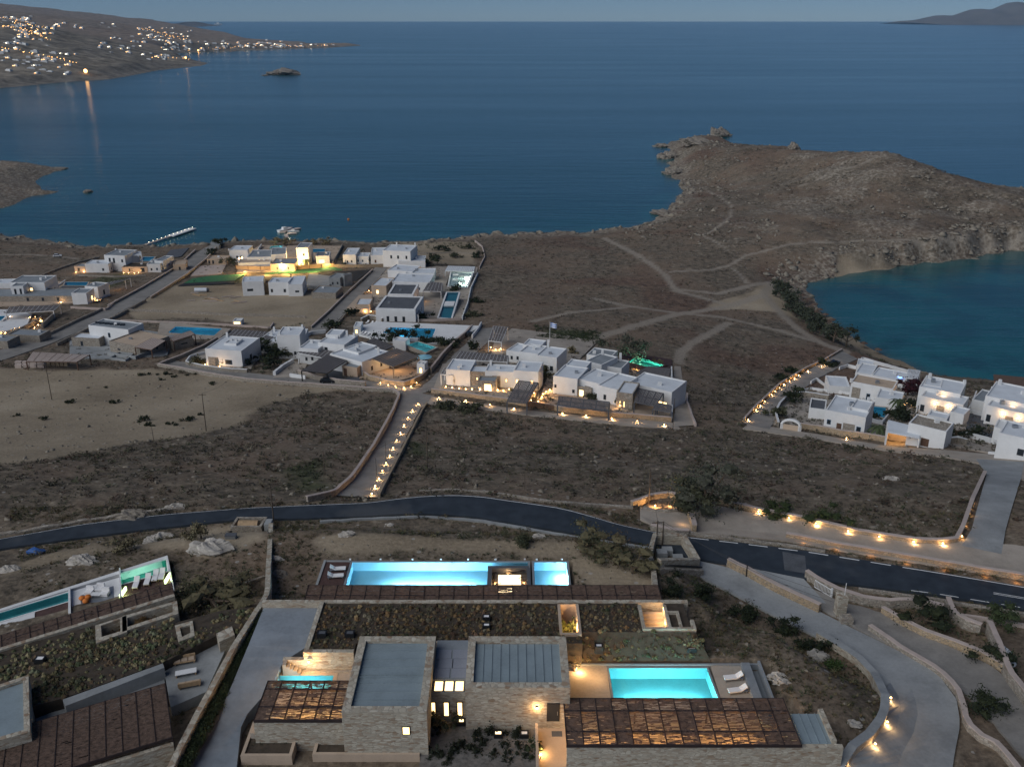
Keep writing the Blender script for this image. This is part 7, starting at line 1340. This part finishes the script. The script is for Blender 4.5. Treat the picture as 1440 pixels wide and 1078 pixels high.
for wh, n, L in LL:
    R = resamp(L, n)
    for q in R:
        p = gfar(q[0]+rt.random()*6-3, q[1]+rt.random()*3-1)
        if p is None or p[2] < 1.2: continue
        s_ = .22+rt.random()*.42
        if lp is None: lp = props(MB().ball((0, 0, 0), 1.25, 6, 4).build('town_lamp', MT['glowfar']), None, 'lamp'); o = lp
        else: o = lp.copy(); COL.objects.link(o)
        o.location = (p+[0, -2, 4]).tolist(); o.scale = (s_, s_, s_); o['label'] = f'tiny warm lamp glowing {wh}'; o['group'] = f'lamps {wh}'
for px, py, s_, lb in ((122, 104, 2.4, 'strong lamp above the far cliff mirrored in the sea'), (281, 86, 1.6, 'bright lamp at the far headland tip'), (262, 84, 1.6, 'bright lamp left of the far headland tip')):
    p = gfar(px, py); o = lp.copy(); COL.objects.link(o); o.location = (p+[0, -4, 5]).tolist(); o.scale = (s_*1.3,)*3; o['label'] = lb; o['group'] = 'strong far lamps'; light(None, (p+[0, -5, 6]).tolist(), 420*s_)
# ------------------------------------------------------------------ vegetation
def leafmat(name):
    t = NT(name); a = t.node('ShaderNodeAttribute', attribute_name='tint'); n = t.noise(3, 2, t.coord()); c = t.mix(t.math('MULTIPLY', n, .5), a.outputs['Color'], (.02, .02, .012)); return t.fin(c, .9, spec=.15)
MT['leaf'] = leafmat('scrub_leaves')
def base_tuft(nb, seed, spread=.5, tall=1., wid=.09):
    r = np.random.default_rng(seed); V = []
    for i in range(nb):
        a = r.random()*2*np.pi; l = .4+.6*r.random(); tip = np.array([np.cos(a)*spread*l*1.2, np.sin(a)*spread*l*1.2, tall*(.55+.45*r.random())*(1.1-.5*l)]); b = np.array([np.cos(a+.6)*.12, np.sin(a+.6)*.12, 0])*r.random(); s = np.array([-np.sin(a), np.cos(a), 0])*wid
        V += [b-s, b+s, tip]
    return np.array(V)
def base_dome(seed):
    r = np.random.default_rng(seed); n, k = 9, 3; G = [[np.array([math.sin(math.pi*.52*j/k)*math.cos(6.2832*i/n), math.sin(math.pi*.52*j/k)*math.sin(6.2832*i/n), math.cos(math.pi*.52*j/k)])*(1+.22*r.normal()) for i in range(n)] for j in range(k+1)]; V = []
    for j in range(k):
        for i in range(n): a, b, c, d = G[j][i], G[j][(i+1) % n], G[j+1][i], G[j+1][(i+1) % n]; V += [a, c, d, a, d, b]
    return np.concatenate([np.array(V)*[.8, .8, .9], base_tuft(14, seed+9, 1.0, 1.25, .10)])
def base_bush(nl, seed, leaf=.22):
    r = np.random.default_rng(seed); V = []
    cl = r.normal(size=(7, 3))*.28; cl[:, 2] = np.abs(cl[:, 2])+.25
    for i in range(nl):
        c = cl[i % 7]+r.normal(size=3)*.2; c[2] = max(c[2], .05); a = r.normal(size=3); b = r.normal(size=3); a *= leaf/np.linalg.norm(a); b *= leaf/np.linalg.norm(b); V += [c, c+a, c+b]
    return np.array(V)
def stuff(name, P, S, bases, tint, label=None, cat=None, parent=None, kind='stuff', seed=0):
    r = np.random.default_rng(seed+5); out, col = [], []; k = len(bases); idx = r.integers(0, k, len(P)); rot = r.random(len(P))*2*np.pi
    for b in range(k):
        m = idx == b; B = bases[b]; n = m.sum()
        if not n: continue
        c, s = np.cos(rot[m])[:, None], np.sin(rot[m])[:, None]; X = B[None, :, 0]*c-B[None, :, 1]*s; Y = B[None, :, 0]*s+B[None, :, 1]*c; Z = np.repeat(B[None, :, 2], n, 0)
        Q = np.stack([X, Y, Z], 2)*S[m][:, None, :]+P[m][:, None, :]; out.append(Q.reshape(-1, 3)); col.append(np.repeat(tint[m], len(B), 0))
    V = np.concatenate(out); Cc = np.concatenate(col); Cc = np.c_[Cc, np.ones(len(Cc))]
    o = fast_mesh(name, V, np.arange(len(V)).reshape(-1, 3), MT['leaf'], nv=3, attrs={'tint': Cc}); return props(o, label, cat, None, kind)
TD = [base_dome(50+i) for i in range(4)]; TB = [base_tuft(11, i) for i in range(4)]; TG = [base_tuft(16, 20+i, .55, .8, .07) for i in range(4)]; BB = [base_bush(40, 10+i) for i in range(4)]; BS = [base_bush(16, 30+i, .4) for i in range(3)]
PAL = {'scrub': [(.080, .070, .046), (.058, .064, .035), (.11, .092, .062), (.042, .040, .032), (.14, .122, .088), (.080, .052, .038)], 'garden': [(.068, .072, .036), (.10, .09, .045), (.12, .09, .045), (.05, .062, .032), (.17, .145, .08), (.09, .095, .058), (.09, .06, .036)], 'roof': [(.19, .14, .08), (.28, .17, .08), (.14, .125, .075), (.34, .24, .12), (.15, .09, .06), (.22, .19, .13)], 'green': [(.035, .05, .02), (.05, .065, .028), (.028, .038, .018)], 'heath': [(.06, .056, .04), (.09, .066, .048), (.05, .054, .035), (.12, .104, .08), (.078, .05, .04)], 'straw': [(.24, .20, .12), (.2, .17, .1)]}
def tints(n, key, r):
    p = np.array(PAL[key]); t = p[r.integers(0, len(p), n)]; return t*(.75+.5*r.random((n, 1)))
def clear(P, m=.4):
    ok = np.ones(len(P), bool); ok &= road_depth(P) < -m
    for b in BUILT: ok &= ~(sd_box(P, np.asarray(b)[:, :2], 2) > -m)
    return ok
def sow(n, d0, d1, a0, a1, seed, key, smin, smax, bases, name, flat=.7, keepf=None, dens=None):
    r = np.random.default_rng(seed); d = np.sqrt(r.random(n)*(d1*d1-d0*d0)+d0*d0); a = a0+(a1-a0)*r.random(n); P = np.c_[a*d, d]
    s1 = sdf(P, SHORE); ok = (s1 > 7) & clear(P)
    P = P[ok]; s1 = s1[ok]; sd, rk, pt, gr, rd_, hd, bc = masks(P, s1, np.full(len(P), -99.))
    cl = fbm(P[:, 0]*.09+seed, P[:, 1]*.09, 3); keep = (np.maximum(sd, pt) < .35+.2*r.random(len(P))) & (r.random(len(P)) < np.clip(.55+cl*2.2, .08, 1))
    if keepf is not None: keep &= keepf(P)
    P = P[keep]; n = len(P); s = smin+(smax-smin)*r.random(n)**2.2; S = np.c_[s, s, s*flat*(.7+.6*r.random(n))]; Z = hq(P[:, 0], P[:, 1]); t = tints(n, key, r); g_ = gr[keep][:, None]; t = t*(1-g_)+tints(n, 'green', r)*g_
    rg = rd_[keep][:, None]*.6; t = t*(1-rg)+t*np.array([1.25, .85, .75])*rg
    return stuff(name, np.c_[P, Z-.05*s], S, bases, t, seed=seed)
sow(26000, 118, 262, -.72, .62, 1, 'scrub', .3, 1.25, TB+BS, 'scrub_tufts'); sow(15000, 118, 270, -.72, .66, 11, 'scrub', .4, 1.6, BS, 'low_bushes', .5)
inest = lambda P: sdf(P, NBROOF) < -.3
sow(42000, 64, 124, -.62, .62, 2, 'garden', .2, .75, TG, 'garden_grass', .8, inest); sow(14000, 64, 124, -.62, .62, 3, 'garden', .25, 1.0, BB, 'garden_bushes', .6, inest)
sow(30000, 262, 520, -.75, .72, 4, 'heath', .35, 1.3, BS, 'heath_bushes', .5); sow(16000, 500, 900, .12, .62, 5, 'heath', .6, 2.0, BS, 'headland_bushes', .45)
# loose stones
def rocks(n, d0, d1, a0, a1, seed, smin, smax, name, keepf=None):
    r = np.random.default_rng(seed); d = np.sqrt(r.random(n)*(d1*d1-d0*d0)+d0*d0); a = a0+(a1-a0)*r.random(n); P = np.c_[a*d, d]; s1 = sdf(P, SHORE); ok = (s1 > -1) & clear(P); P, s1 = P[ok], s1[ok]
    if keepf is not None: k = keepf(P, s1, r); P, s1 = P[k], s1[k]
    n = len(P); base = np.array([[1, 0, 0], [-1, 0, 0], [0, 1, 0], [0, -1, 0], [0, 0, 1], [0, 0, -1], [.6, .6, .5], [-.6, .5, .45], [.5, -.6, .4], [-.5, -.6, .5]]); F_ = np.array([(0, 6, 4), (6, 2, 4), (2, 7, 4), (7, 1, 4), (1, 9, 4), (9, 3, 4), (3, 8, 4), (8, 0, 4), (0, 2, 6), (2, 1, 7), (1, 3, 9), (3, 0, 8)])
    s = smin+(smax-smin)*r.random(n)**3; Sx = np.c_[s*(.7+.6*r.random(n)), s*(.7+.6*r.random(n)), s*(.4+.5*r.random(n))]; j = 1+.35*r.normal(size=(n, 10, 1)); rot = r.random(n)*6.28; B = base[None]*j*Sx[:, None]; c, s_ = np.cos(rot)[:, None], np.sin(rot)[:, None]
    Q = np.stack([B[..., 0]*c-B[..., 1]*s_, B[..., 0]*s_+B[..., 1]*c, B[..., 2]], 2)+np.c_[P, hq(P[:, 0], P[:, 1])][:, None]; Fq = (F_[None]+np.arange(n)[:, None, None]*10).reshape(-1, 3)
    return props(fast_mesh(name, Q.reshape(-1, 3), Fq, plain(name+'_stone', (.19, .165, .13), .95, .35, .5), nv=3), kind='stuff')
rocks(3200, 112, 262, -.7, .62, 21, .1, .55, 'field_stones'); rocks(12000, 480, 960, .12, .62, 22, .35, 1.7, 'headland_rocks', lambda P, s, r: r.random(len(P)) < np.clip(.25+fbm(P[:, 0]*.04, P[:, 1]*.04, 3)*3, .05, 1)); rocks(26000, 280, 900, -.75, .66, 23, .5, 2.8, 'shore_rocks', lambda P, s, r: (masks(P, s, np.full(len(P), -99.))[6] < .3) & (s < 13) & (r.random(len(P)) < np.clip(1.1-s/13, .1, 1)))
rocks(1500, 64, 122, -.6, .6, 24, .06, .3, 'garden_stones')
# planted roofs and beds
def bed(rects, step, key, smin, smax, z, name, seed, bases=TG, zf=None, dim=.8):
    r = np.random.default_rng(seed); PP = []
    for x0, y0, x1, y1 in rects:
        X, Y = np.meshgrid(np.arange(x0+.3, x1-.2, step), np.arange(y0+.3, y1-.2, step)); p = np.c_[X.ravel(), Y.ravel()]; PP.append(p+r.normal(size=p.shape)*step*.28)
    P = np.concatenate(PP); n = len(P); s = smin+(smax-smin)*r.random(n); patch = fbm(P[:, 0]*.25+seed, P[:, 1]*.25, 3); t = tints(n, key, r)*(1+np.clip(patch*1.6, -.5, .7))[:, None]
    gm = (patch < -.06)[:, None]; t = np.where(gm & (r.random((n, 1)) < .6), tints(n, 'garden', r)*1.3, t); t = t*dim; Z = zf(P) if zf is not None else np.full(n, z)
    sk_ = r.random(n) > .18; return stuff(name, np.c_[P, Z][sk_], np.c_[s, s, s*.8][sk_], bases, t[sk_], seed=seed)
bed(GREEN, .62, 'roof', .20, .36, ZG-.1, 'roof_planting', 41, TD, dim=.6); bed(GREEN, .36, 'roof', .2, .42, ZG-.1, 'roof_grass', 44, TG, dim=.85)
gx0, gy0, gx1, gy1 = GSLOPE; bed([GSLOPE], .5, 'garden', .2, .4, 0, 'slope_planting', 42, TD+TG[:1]+BB[:1], dim=1.3, zf=lambda P: ZF+.15+(ZG-.1-ZF-.15)*np.clip((P[:, 1]-gy0)/(gy1-gy0), 0, 1))
bed([GSLOPE], .36, 'garden', .22, .48, 0, 'slope_grass', 45, TG, dim=1.5, zf=lambda P: ZF+.15+(ZG-.1-ZF-.15)*np.clip((P[:, 1]-gy0)/(gy1-gy0), 0, 1))
r_ = np.random.default_rng(43); lo_, hi_ = NBROOF.min(0), NBROOF.max(0); P = lo_+(hi_-lo_)*r_.random((5200, 2)); P = P[sdf(P, NBROOF) > .1]; P = P[r_.random(len(P)) < np.clip(.62+1.6*fbm(P[:, 0]*.22, P[:, 1]*.22, 3), .12, 1)]
s = .10+.30*r_.random(len(P))**1.6; t_ = tints(len(P), 'garden', r_)*1.5*(1+np.clip(fbm(P[:, 0]*.2, P[:, 1]*.2, 3)*1.8, -.6, .8))[:, None]; stuff('neighbour_roof_planting', np.c_[P, np.full(len(P), ZR-.12)], np.c_[s, s, s*.85], TD+BB[:1], t_, seed=43)
# front gravel bed: separate dark tufts
def plant(label, p, h, w, key='green', n=60, name='garden_plant', cat='plant', grp=None, seed=1, trunk=0., leaf=.16):
    r = np.random.default_rng(seed); rt_ = root(name, label, cat, p, grp); m = MB(); cl = r.normal(size=(9, 3))*np.array([.30, .30, .22])
    V = []; Cc = []; pal = np.array(PAL[key]) if isinstance(key, str) else np.array(key)
    for i in range(n):
        c0 = cl[i % 9]; c = c0+r.normal(size=3)*.13; c = c*np.array([w, w, h-trunk])+np.array([0, 0, trunk+(h-trunk)*.5]); c[2] = max(c[2], .02)
        a = r.normal(size=3); b = r.normal(size=3); L = leaf*(.7+.6*r.random()); a *= L/np.linalg.norm(a); b *= L/np.linalg.norm(b); V += [c, c+a, c+a+b*.7, c+b]; col = pal[(i % 9) % len(pal)]*(.7+.6*r.random()); Cc += [[*col, 1]]*4
    for c0 in cl:
        c = c0*np.array([w, w, h-trunk])+np.array([0, 0, trunk+(h-trunk)*.5]); R_ = np.array([w, w, (h-trunk)*.9])*.15; nn, kk = 7, 4; b0 = len(V)//4; col = pal[len(V) % len(pal)]*.75
        G = [[c+R_*np.array([math.sin(math.pi*j/kk)*math.cos(6.2832*i/nn), math.sin(math.pi*j/kk)*math.sin(6.2832*i/nn), math.cos(math.pi*j/kk)])*(1+.3*r.normal()) for i in range(nn)] for j in range(kk+1)]
        for j in range(kk):
            for i in range(nn): V += [G[j][i], G[j+1][i], G[j+1][(i+1) % nn], G[j][(i+1) % nn]]; Cc += [[*col, 1]]*4
    o = fast_mesh('crown', np.array(V), np.arange(len(V)).reshape(-1, 4), MT['leaf'], rt_, nv=4, attrs={'tint': np.array(Cc)})
    if trunk >= 0:
        b = MB(); P0 = np.array(p); q = P0+[0, 0, max(trunk, h*.3)]; b.cyl(P0-[0, 0, .2], q, .05*w+.03, .03*w+.02, 6)
        for k in range(5): e = P0+cl[k]*np.array([w, w, h-trunk])*.8+np.array([0, 0, trunk+(h-trunk)*.5]); b.cyl(q, e, .025*w+.015, .01*w+.008, 5)
        b.build('trunk', MT['bark'], rt_)
    return rt_
fb = FRONTBED; rr = random.Random(8)
for i in range(26):
    x = fb[0]+.8+(fb[2]-fb[0]-1.6)*((i*.381+.1) % 1); y = fb[1]+1.2+(fb[3]-fb[1]-2.6)*rr.random()
    plant('dark round tuft planted in the gravel bed before the stone villa', (x, y, 55.86), .5+.3*rr.random(), .75+.4*rr.random(), [(.02, .026, .016), (.03, .034, .02)], 150, 'gravel_tuft', 'plant', 'tufts of the gravel bed', 200+i, -1, .14)
for i, (u, k) in enumerate(((.03, 'garden'), (.10, 'straw'), (.2, 'garden'), (.93, 'green'))): plant(['leafy shrub under the first slot window', 'pale grass plume under the second slot window', 'olive shrub between the slot windows and the gravel bed', 'dark shrub at the right end of the gravel bed'][i], (fb[0]+(fb[2]-fb[0])*u+.4, fb[3]-.9 if i < 3 else fb[1]+2.2, 55.9), 1.5, 1.4, k, 160, 'garden_shrub', 'shrub', None, 240+i)
for k, (x0, y0, x1, y1, z, nm) in enumerate(((*rect(343, 1018, 408, 1050, 56.1), 56.1, 'planter_plants'),)): bed([(x0, y0, x1, y1)], .4, 'green', .25, .45, z, nm, 61+k)
a_, b_ = STRIP; r_ = np.random.default_rng(62); f = r_.random(900); w_ = r_.random(900)*.8+.1; A_ = np.array(a_); B_ = np.array(b_); P = np.array([[np.interp(ff*9, range(10), A_[:, k])*(1-ww)+np.interp(ff*9, range(10), B_[:, k])*ww for k in range(3)] for ff, ww in zip(f, w_)]); s = .25+.5*r_.random(900); stuff('strip_planting', P, np.c_[s, s, s], BB+TG, tints(900, 'green', r_)*1.2, seed=62)
plant('glowing yellow leaved plant in the lit light well', (wl[0]+.6, wl[1]+3.7, ZF-.3), 2.2, 1.3, [(.10, .12, .03), (.16, .15, .05)], 110, 'potted_shrub', 'shrub', None, 70); plant('taller plant at the right of the lit light well', (wl[2]-.65, wl[1]+3.4, ZF-.3), 2.9, 1.2, [(.06, .08, .03), (.12, .12, .04)], 120, 'potted_shrub', 'shrub', None, 71)
q = LOC[pl.name]; stuff('pot_leaves', np.array([[q[0], q[1], q[2]+.5]]), np.array([[.9, .9, 1.1]]), BB, np.array([[.2, .17, .1]])); o = bpy.data.objects['pot_leaves']; o.parent = pl; o.location = (-pl.location[0], -pl.location[1], -pl.location[2]); del o['kind']
# single trees and shrubs
def tree(label, px, py, h, w, key, n=420, name='tree', cat='tree', trunk=None, grp=None, seed=1, leaf=.5): return plant(label, g(px, py), h, w, key, n, name, cat, grp, seed, h*.28 if trunk is None else trunk, leaf)
OL = [(.06, .065, .035), (.085, .085, .05), (.045, .05, .028)]; DK = [(.022, .032, .016), (.035, .045, .02), (.018, .025, .014)]; GR = [(.08, .085, .06), (.06, .066, .046), (.10, .10, .075)]
tree('large grey-green tree beside the glowing green pool', 890, 505, 7.5, 9.5, GR, 1500, seed=301, leaf=.45); tree('wind-bent grey tamarisk tree at the edge of the paved terrace', 990, 722, 6.5, 9, GR, 2200, seed=302, leaf=.25); tree('second greyish tree crown behind the lamp-lit pier', 968, 716, 4.5, 6, OL, 1200, seed=303, leaf=.24)
HT = [(1094, 408), (1098, 414), (1101, 420), (1106, 425), (1110, 431), (1116, 437), (1121, 442), (1127, 448), (1132, 454), (1140, 459), (1146, 464), (1153, 469), (1163, 476), (1172, 481), (1190, 487)]
for i, p in enumerate(HT): tree(f'{WORDS[i]} tamarisk from the far end of the row behind the bay beach', *p, 4.5+rr.random()*1.5, 6.5+rr.random()*2, [(.045, .055, .035), (.06, .068, .045)], 260, 'tamarisk', 'tree', None, 'tamarisks behind the beach', 310+i, .6)
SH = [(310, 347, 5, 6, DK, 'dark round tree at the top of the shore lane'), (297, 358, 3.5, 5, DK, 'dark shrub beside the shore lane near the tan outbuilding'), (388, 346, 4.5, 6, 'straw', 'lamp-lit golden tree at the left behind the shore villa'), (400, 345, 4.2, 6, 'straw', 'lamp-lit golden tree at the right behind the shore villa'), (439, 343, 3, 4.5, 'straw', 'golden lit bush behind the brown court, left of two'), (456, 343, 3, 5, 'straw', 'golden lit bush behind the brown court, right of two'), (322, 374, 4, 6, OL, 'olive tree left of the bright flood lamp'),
 (485, 370, 3, 6, DK, 'dark shrub in front of the low shore house'), (520, 369, 3.4, 6, DK, 'dark shrub between the two shore houses'), (606, 374, 5, 8, DK, 'dark round tree right of the large shore house'), (625, 352, 3, 7, DK, 'dark shrub mound by the shore right of the large house'), (640, 362, 2.4, 5, OL, 'olive shrub on the sandy plot near the shore'), (660, 350, 2.6, 4.5, OL, 'pale shrub beside the garden wall on the shore'), (610, 364, 2.4, 5, DK, 'low dark shrub on the sandy plot near the shore'),
 (367, 500, 5, 7, DK, 'dark tree in the court between the first two houses of the row'), (400, 502, 5, 7.5, OL, 'leafy tree in front of the second house of the row'), (388, 505, 3.5, 5, DK, 'dark bush left of the leafy tree in the row'), (345, 512, 2, 5, DK, 'low hedge right of the house with the blue door'), (278, 511, 2.2, 4, OL, 'shrub inside the curving white garden wall'), (318, 514, 2.4, 2.2, DK, 'small dark tree before the house with the blue door'), (380, 516, 3, 6, DK, 'dark shrub over the grey court of the row'),
 (466, 466, 4, 7, DK, 'dark spreading tree beside the middle lane'), (495, 445, 3, 4, DK, 'dark shrub at the corner of the pool bar'), (543, 480, 4, 5.5, DK, 'dark round tree left of the white cube hut'), (575, 479, 4.4, 6, DK, 'dark round tree right of the white cube hut'), (600, 482, 2.2, 5, DK, 'hedge clump below the big pool, left one'), (620, 484, 2.2, 5, DK, 'hedge clump below the big pool, middle one'), (637, 485, 2.2, 5, DK, 'hedge clump below the big pool, right one'), (540, 447, 2, 5, DK, 'dark hedge clump in front of the grey-panelled house, left one'), (566, 449, 2, 5, DK, 'dark hedge clump in front of the grey-panelled house, middle one'), (592, 449, 2.4, 5, DK, 'dark hedge clump in front of the grey-panelled house, right one'),
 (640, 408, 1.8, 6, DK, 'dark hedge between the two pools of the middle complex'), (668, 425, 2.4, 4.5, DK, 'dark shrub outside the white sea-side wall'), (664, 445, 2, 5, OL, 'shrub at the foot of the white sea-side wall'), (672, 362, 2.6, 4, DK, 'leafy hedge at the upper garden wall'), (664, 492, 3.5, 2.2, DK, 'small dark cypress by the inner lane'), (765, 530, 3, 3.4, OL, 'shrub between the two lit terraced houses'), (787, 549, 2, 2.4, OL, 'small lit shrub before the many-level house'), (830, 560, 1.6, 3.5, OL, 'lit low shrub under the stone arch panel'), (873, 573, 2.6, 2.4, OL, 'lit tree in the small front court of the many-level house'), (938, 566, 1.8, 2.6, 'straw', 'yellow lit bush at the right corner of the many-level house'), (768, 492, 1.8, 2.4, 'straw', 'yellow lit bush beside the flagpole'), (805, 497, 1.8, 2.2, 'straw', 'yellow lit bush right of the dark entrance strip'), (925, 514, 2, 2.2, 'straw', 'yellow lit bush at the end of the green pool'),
 (1115, 565, 4.5, 6, DK, 'dark round tree by the gateway of the bay houses'), (1276, 556, 4.5, 6.5, [(.05, .012, .022), (.035, .012, .016)], 'dark red bougainvillea mass between the bay houses'), (1344, 612, 3.6, 8, DK, 'large dark hedge mass between bay house and grey court'), (1265, 590, 3.4, 7, DK, 'dark shrub mass behind the lit carport'), (1288, 573, 2.6, 5, DK, 'dark bush beside the lit bay house lamps'), (1220, 590, 2, 4, DK, 'dark bush left of the small square pool'), (1092, 586, 2.2, 4, OL, 'shrub inside the wall by the bay lane'), (1430, 577, 2.6, 3.4, DK, 'dark bush before the right lit bay front'), (1160, 513, 2, 5, DK, 'low hedge at the top of the bay lane'), (1115, 524, 2, 4, DK, 'roadside shrub along the bay lane, upper one'), (1098, 534, 2, 4, DK, 'roadside shrub along the bay lane, lower one'),
 (633, 573, 2, 6, OL, 'shrub clump at the foot of the frontage lane wall, left one'), (655, 577, 1.6, 5, OL, 'shrub clump at the foot of the frontage lane wall, right one'), (1090, 720, 2, 5, [(.05, .07, .025), (.04, .055, .02)], 'green shrub behind the paved terrace wall, left one'), (1162, 736, 2, 5, [(.05, .07, .025), (.04, .055, .02)], 'green shrub behind the paved terrace wall, right one'),
 (283, 757, 2.6, 2.4, 'straw', 'pale grass plume beside the slab boulder by the road'), (177, 775, 1.8, 2.2, 'straw', 'small pale grass plume above the slim left pool'), (300, 852, 2.6, 8, 'garden', 'broad olive bush inside the boundary wall, left villa'), (330, 830, 2.4, 6, 'garden', 'olive bush higher up the slope of the left villa'), (270, 850, 2, 4, OL, 'bush at the end of the long timber well'), (200, 905, 1.8, 4.5, [(.13, .075, .03), (.10, .06, .03)], 'rust coloured bush on the left planted roof'),
 (1300, 878, 2.4, 6, DK, 'dark bush in the bank below the road at the right'), (1402, 876, 2.4, 3.4, [(.05, .07, .03)], 'spiky agave-like plant at the right bank'), (1395, 935, 2.2, 3.6, DK, 'dark bush beside the stepped wall at the right edge'), (1378, 1000, 2, 4, DK, 'dark planting between the two driveways'), (735, 765, 1.2, 2, OL, 'small shrub behind the right end of the infinity pool'), (830, 770, 2, 5, 'garden', 'shrub mass near the road, left of three'), (860, 785, 2.2, 6, 'garden', 'shrub mass near the road, middle of three'), (890, 805, 2.4, 6, 'garden', 'shrub mass near the road, right of three'), (948, 830, 1.4, 3.4, DK, 'dark hedge clump below the stone enclosure, left'), (988, 838, 1.4, 3, DK, 'dark hedge clump below the stone enclosure, middle'), (1046, 866, 1.4, 3, DK, 'dark hedge clump below the stone enclosure, right'), (1098, 890, 1.4, 3, DK, 'dark hedge clump along the driveway, upper'), (1146, 914, 1.4, 3, DK, 'dark hedge clump along the driveway, lower'), (958, 905, 1.6, 2.4, 'straw', 'pale flowering bush right of the stair well'), (1172, 940, 1, 1.8, [(.06, .10, .03)], 'small bright green plant in the dark garden by the curved wall')]
for i, (px, py, h_, w_, k, lb) in enumerate(SH): far_ = py < 640; plant(lb, g(px, py), h_, w_, k, 420 if far_ else 1100, 'tree' if 'tree' in lb else 'shrub', 'tree' if 'tree' in lb else 'shrub', None, 400+i, h_*.2 if 'tree' in lb else 0., .42 if far_ else .17)
def palm(label, px, py, h, seed=1):
    p = g(px, py); r = root('palm_tree', label, 'palm', p); rn = random.Random(seed); t = p+[.3, 0, h]; MB().cyl(p-[0, 0, .3], t, .22, .16, 8).build('trunk', MT['bark'], r)
    for k in range(16):
        a = k*2.4; m = MB(); up = .9-.9*(k/16); P = [t+np.array([math.cos(a)*s_*2.6, math.sin(a)*s_*2.6, up*s_*1.6-2.2*s_*s_]) for s_ in np.linspace(0, 1, 7)]; sd_ = np.array([-math.sin(a), math.cos(a), 0])
        for i in range(6):
            w0, w1 = .34*math.sin(math.pi*(i+.3)/6.6), .34*math.sin(math.pi*min(i+1.3, 6.5)/6.6); m.quad(P[i]-sd_*w0-[0, 0, .1], P[i], P[i+1], P[i+1]-sd_*w1-[0, 0, .1]); m.quad(P[i], P[i]+sd_*w0-[0, 0, .1], P[i+1]+sd_*w1-[0, 0, .1], P[i+1])
        m.build('frond', MT['frond'], r)
MT['frond'] = plain('palm_frond', (.045, .06, .025), .8, .3, 3)
palm('palm tree beside the long stone wall of the bay houses', 1231, 617, 3.0, 1); palm('palm tree among shrubs between the bay houses', 1259, 583, 4.0, 2); palm('small palm in front of the slim white tower house', 430, 373, 2.6, 3)
rocks(3600, 430, 530, .25, .68, 25, .35, 1.7, 'cliff_rocks', lambda P, s, r: (masks(P, s, np.full(len(P), -99.))[6] < .3) & (s < 20) & (r.random(len(P)) < .8))

def sow_in(pts, n, key, smin, smax, bases, name, seed):
    r = np.random.default_rng(seed); po = chain(pts); lo, hi = po.min(0), po.max(0); P = lo+(hi-lo)*r.random((n, 2)); P = P[(sdf(P, po) > 0) & clear(P)]; P = P[r.random(len(P)) < np.clip(.5+2.5*fbm(P[:, 0]*.15, P[:, 1]*.15, 3), .05, 1)]
    s = smin+(smax-smin)*r.random(len(P))**2; stuff(name, np.c_[P, hq(P[:, 0], P[:, 1])], np.c_[s, s, s*.7], bases, tints(len(P), key, r), seed=seed)
sow_in([(185, 452), (385, 462), (440, 450), (445, 466), (330, 470), (190, 462)], 1500, 'green', .3, .8, BS+TB, 'terrace_weeds', 81); sow_in([(100, 395), (210, 372), (240, 384), (180, 412), (110, 425)], 1200, 'garden', .3, .8, BS+TB, 'lane_weeds', 82); sow_in([(480, 350), (670, 338), (672, 346), (480, 368)], 900, 'green', .5, 1.6, BS, 'shore_bushes', 83)
sow_in([(752, 458), (845, 468), (840, 484), (756, 474)], 1400, 'green', .4, 1.1, BS, 'green_bushes', 84); sow_in([(1140, 452), (1200, 488), (1290, 522), (1290, 530), (1200, 498)], 260, 'green', .5, 1.3, BS, 'shore_edge_bushes', 85)
pr0 = None
for i, (px, py) in enumerate([(203, 592), (212, 598), (238, 596), (246, 598), (262, 592), (270, 590), (283, 583), (160, 566), (196, 528), (208, 527), (222, 527), (236, 526), (244, 530), (262, 528), (280, 526), (300, 540), (228, 534), (97, 566), (60, 590), (24, 585), (150, 545)]):
    if pr0 is None: pr0 = plant('small dark shrub alone on the bare sand field', g(px, py), 1.1, 2.2, DK, 160, 'sand_shrub', 'shrub', 'small shrubs of the sand field', 950, 0., .3)
    else: dup(pr0, g(px, py), 'small dark shrub alone on the bare sand field', 'small shrubs of the sand field', i*1.3, s=.4+.5*((i*37 % 10)/10))
# ------------------------------------------------------------------ evening haze
hm = bpy.data.materials.new('evening_haze'); hm.use_nodes = True; hn = hm.node_tree.nodes; hn.remove(hn['Principled BSDF']); pv_ = hn.new('ShaderNodeVolumePrincipled'); pv_.inputs['Color'].default_value = (.42, .68, .95, 1); pv_.inputs['Density'].default_value = 2.6e-5
hm.node_tree.links.new(pv_.outputs[0], hn['Material Output'].inputs['Volume'])
hz_ = MB().box(-32000, -400, -9, 32000, 27000, 560).build('haze', hm, kind='stuff')
drape_slabs()
# ------------------------------------------------------------------ terrain last, once every pool is known
grid_mesh('terrain', np.r_[np.geomspace(44, 560, 470), np.geomspace(565, 1120, 130)], np.linspace(-.98, .98, 600), land_h, MAT_LAND, None, lambda P, Z: Z > -1.2, kind='structure')
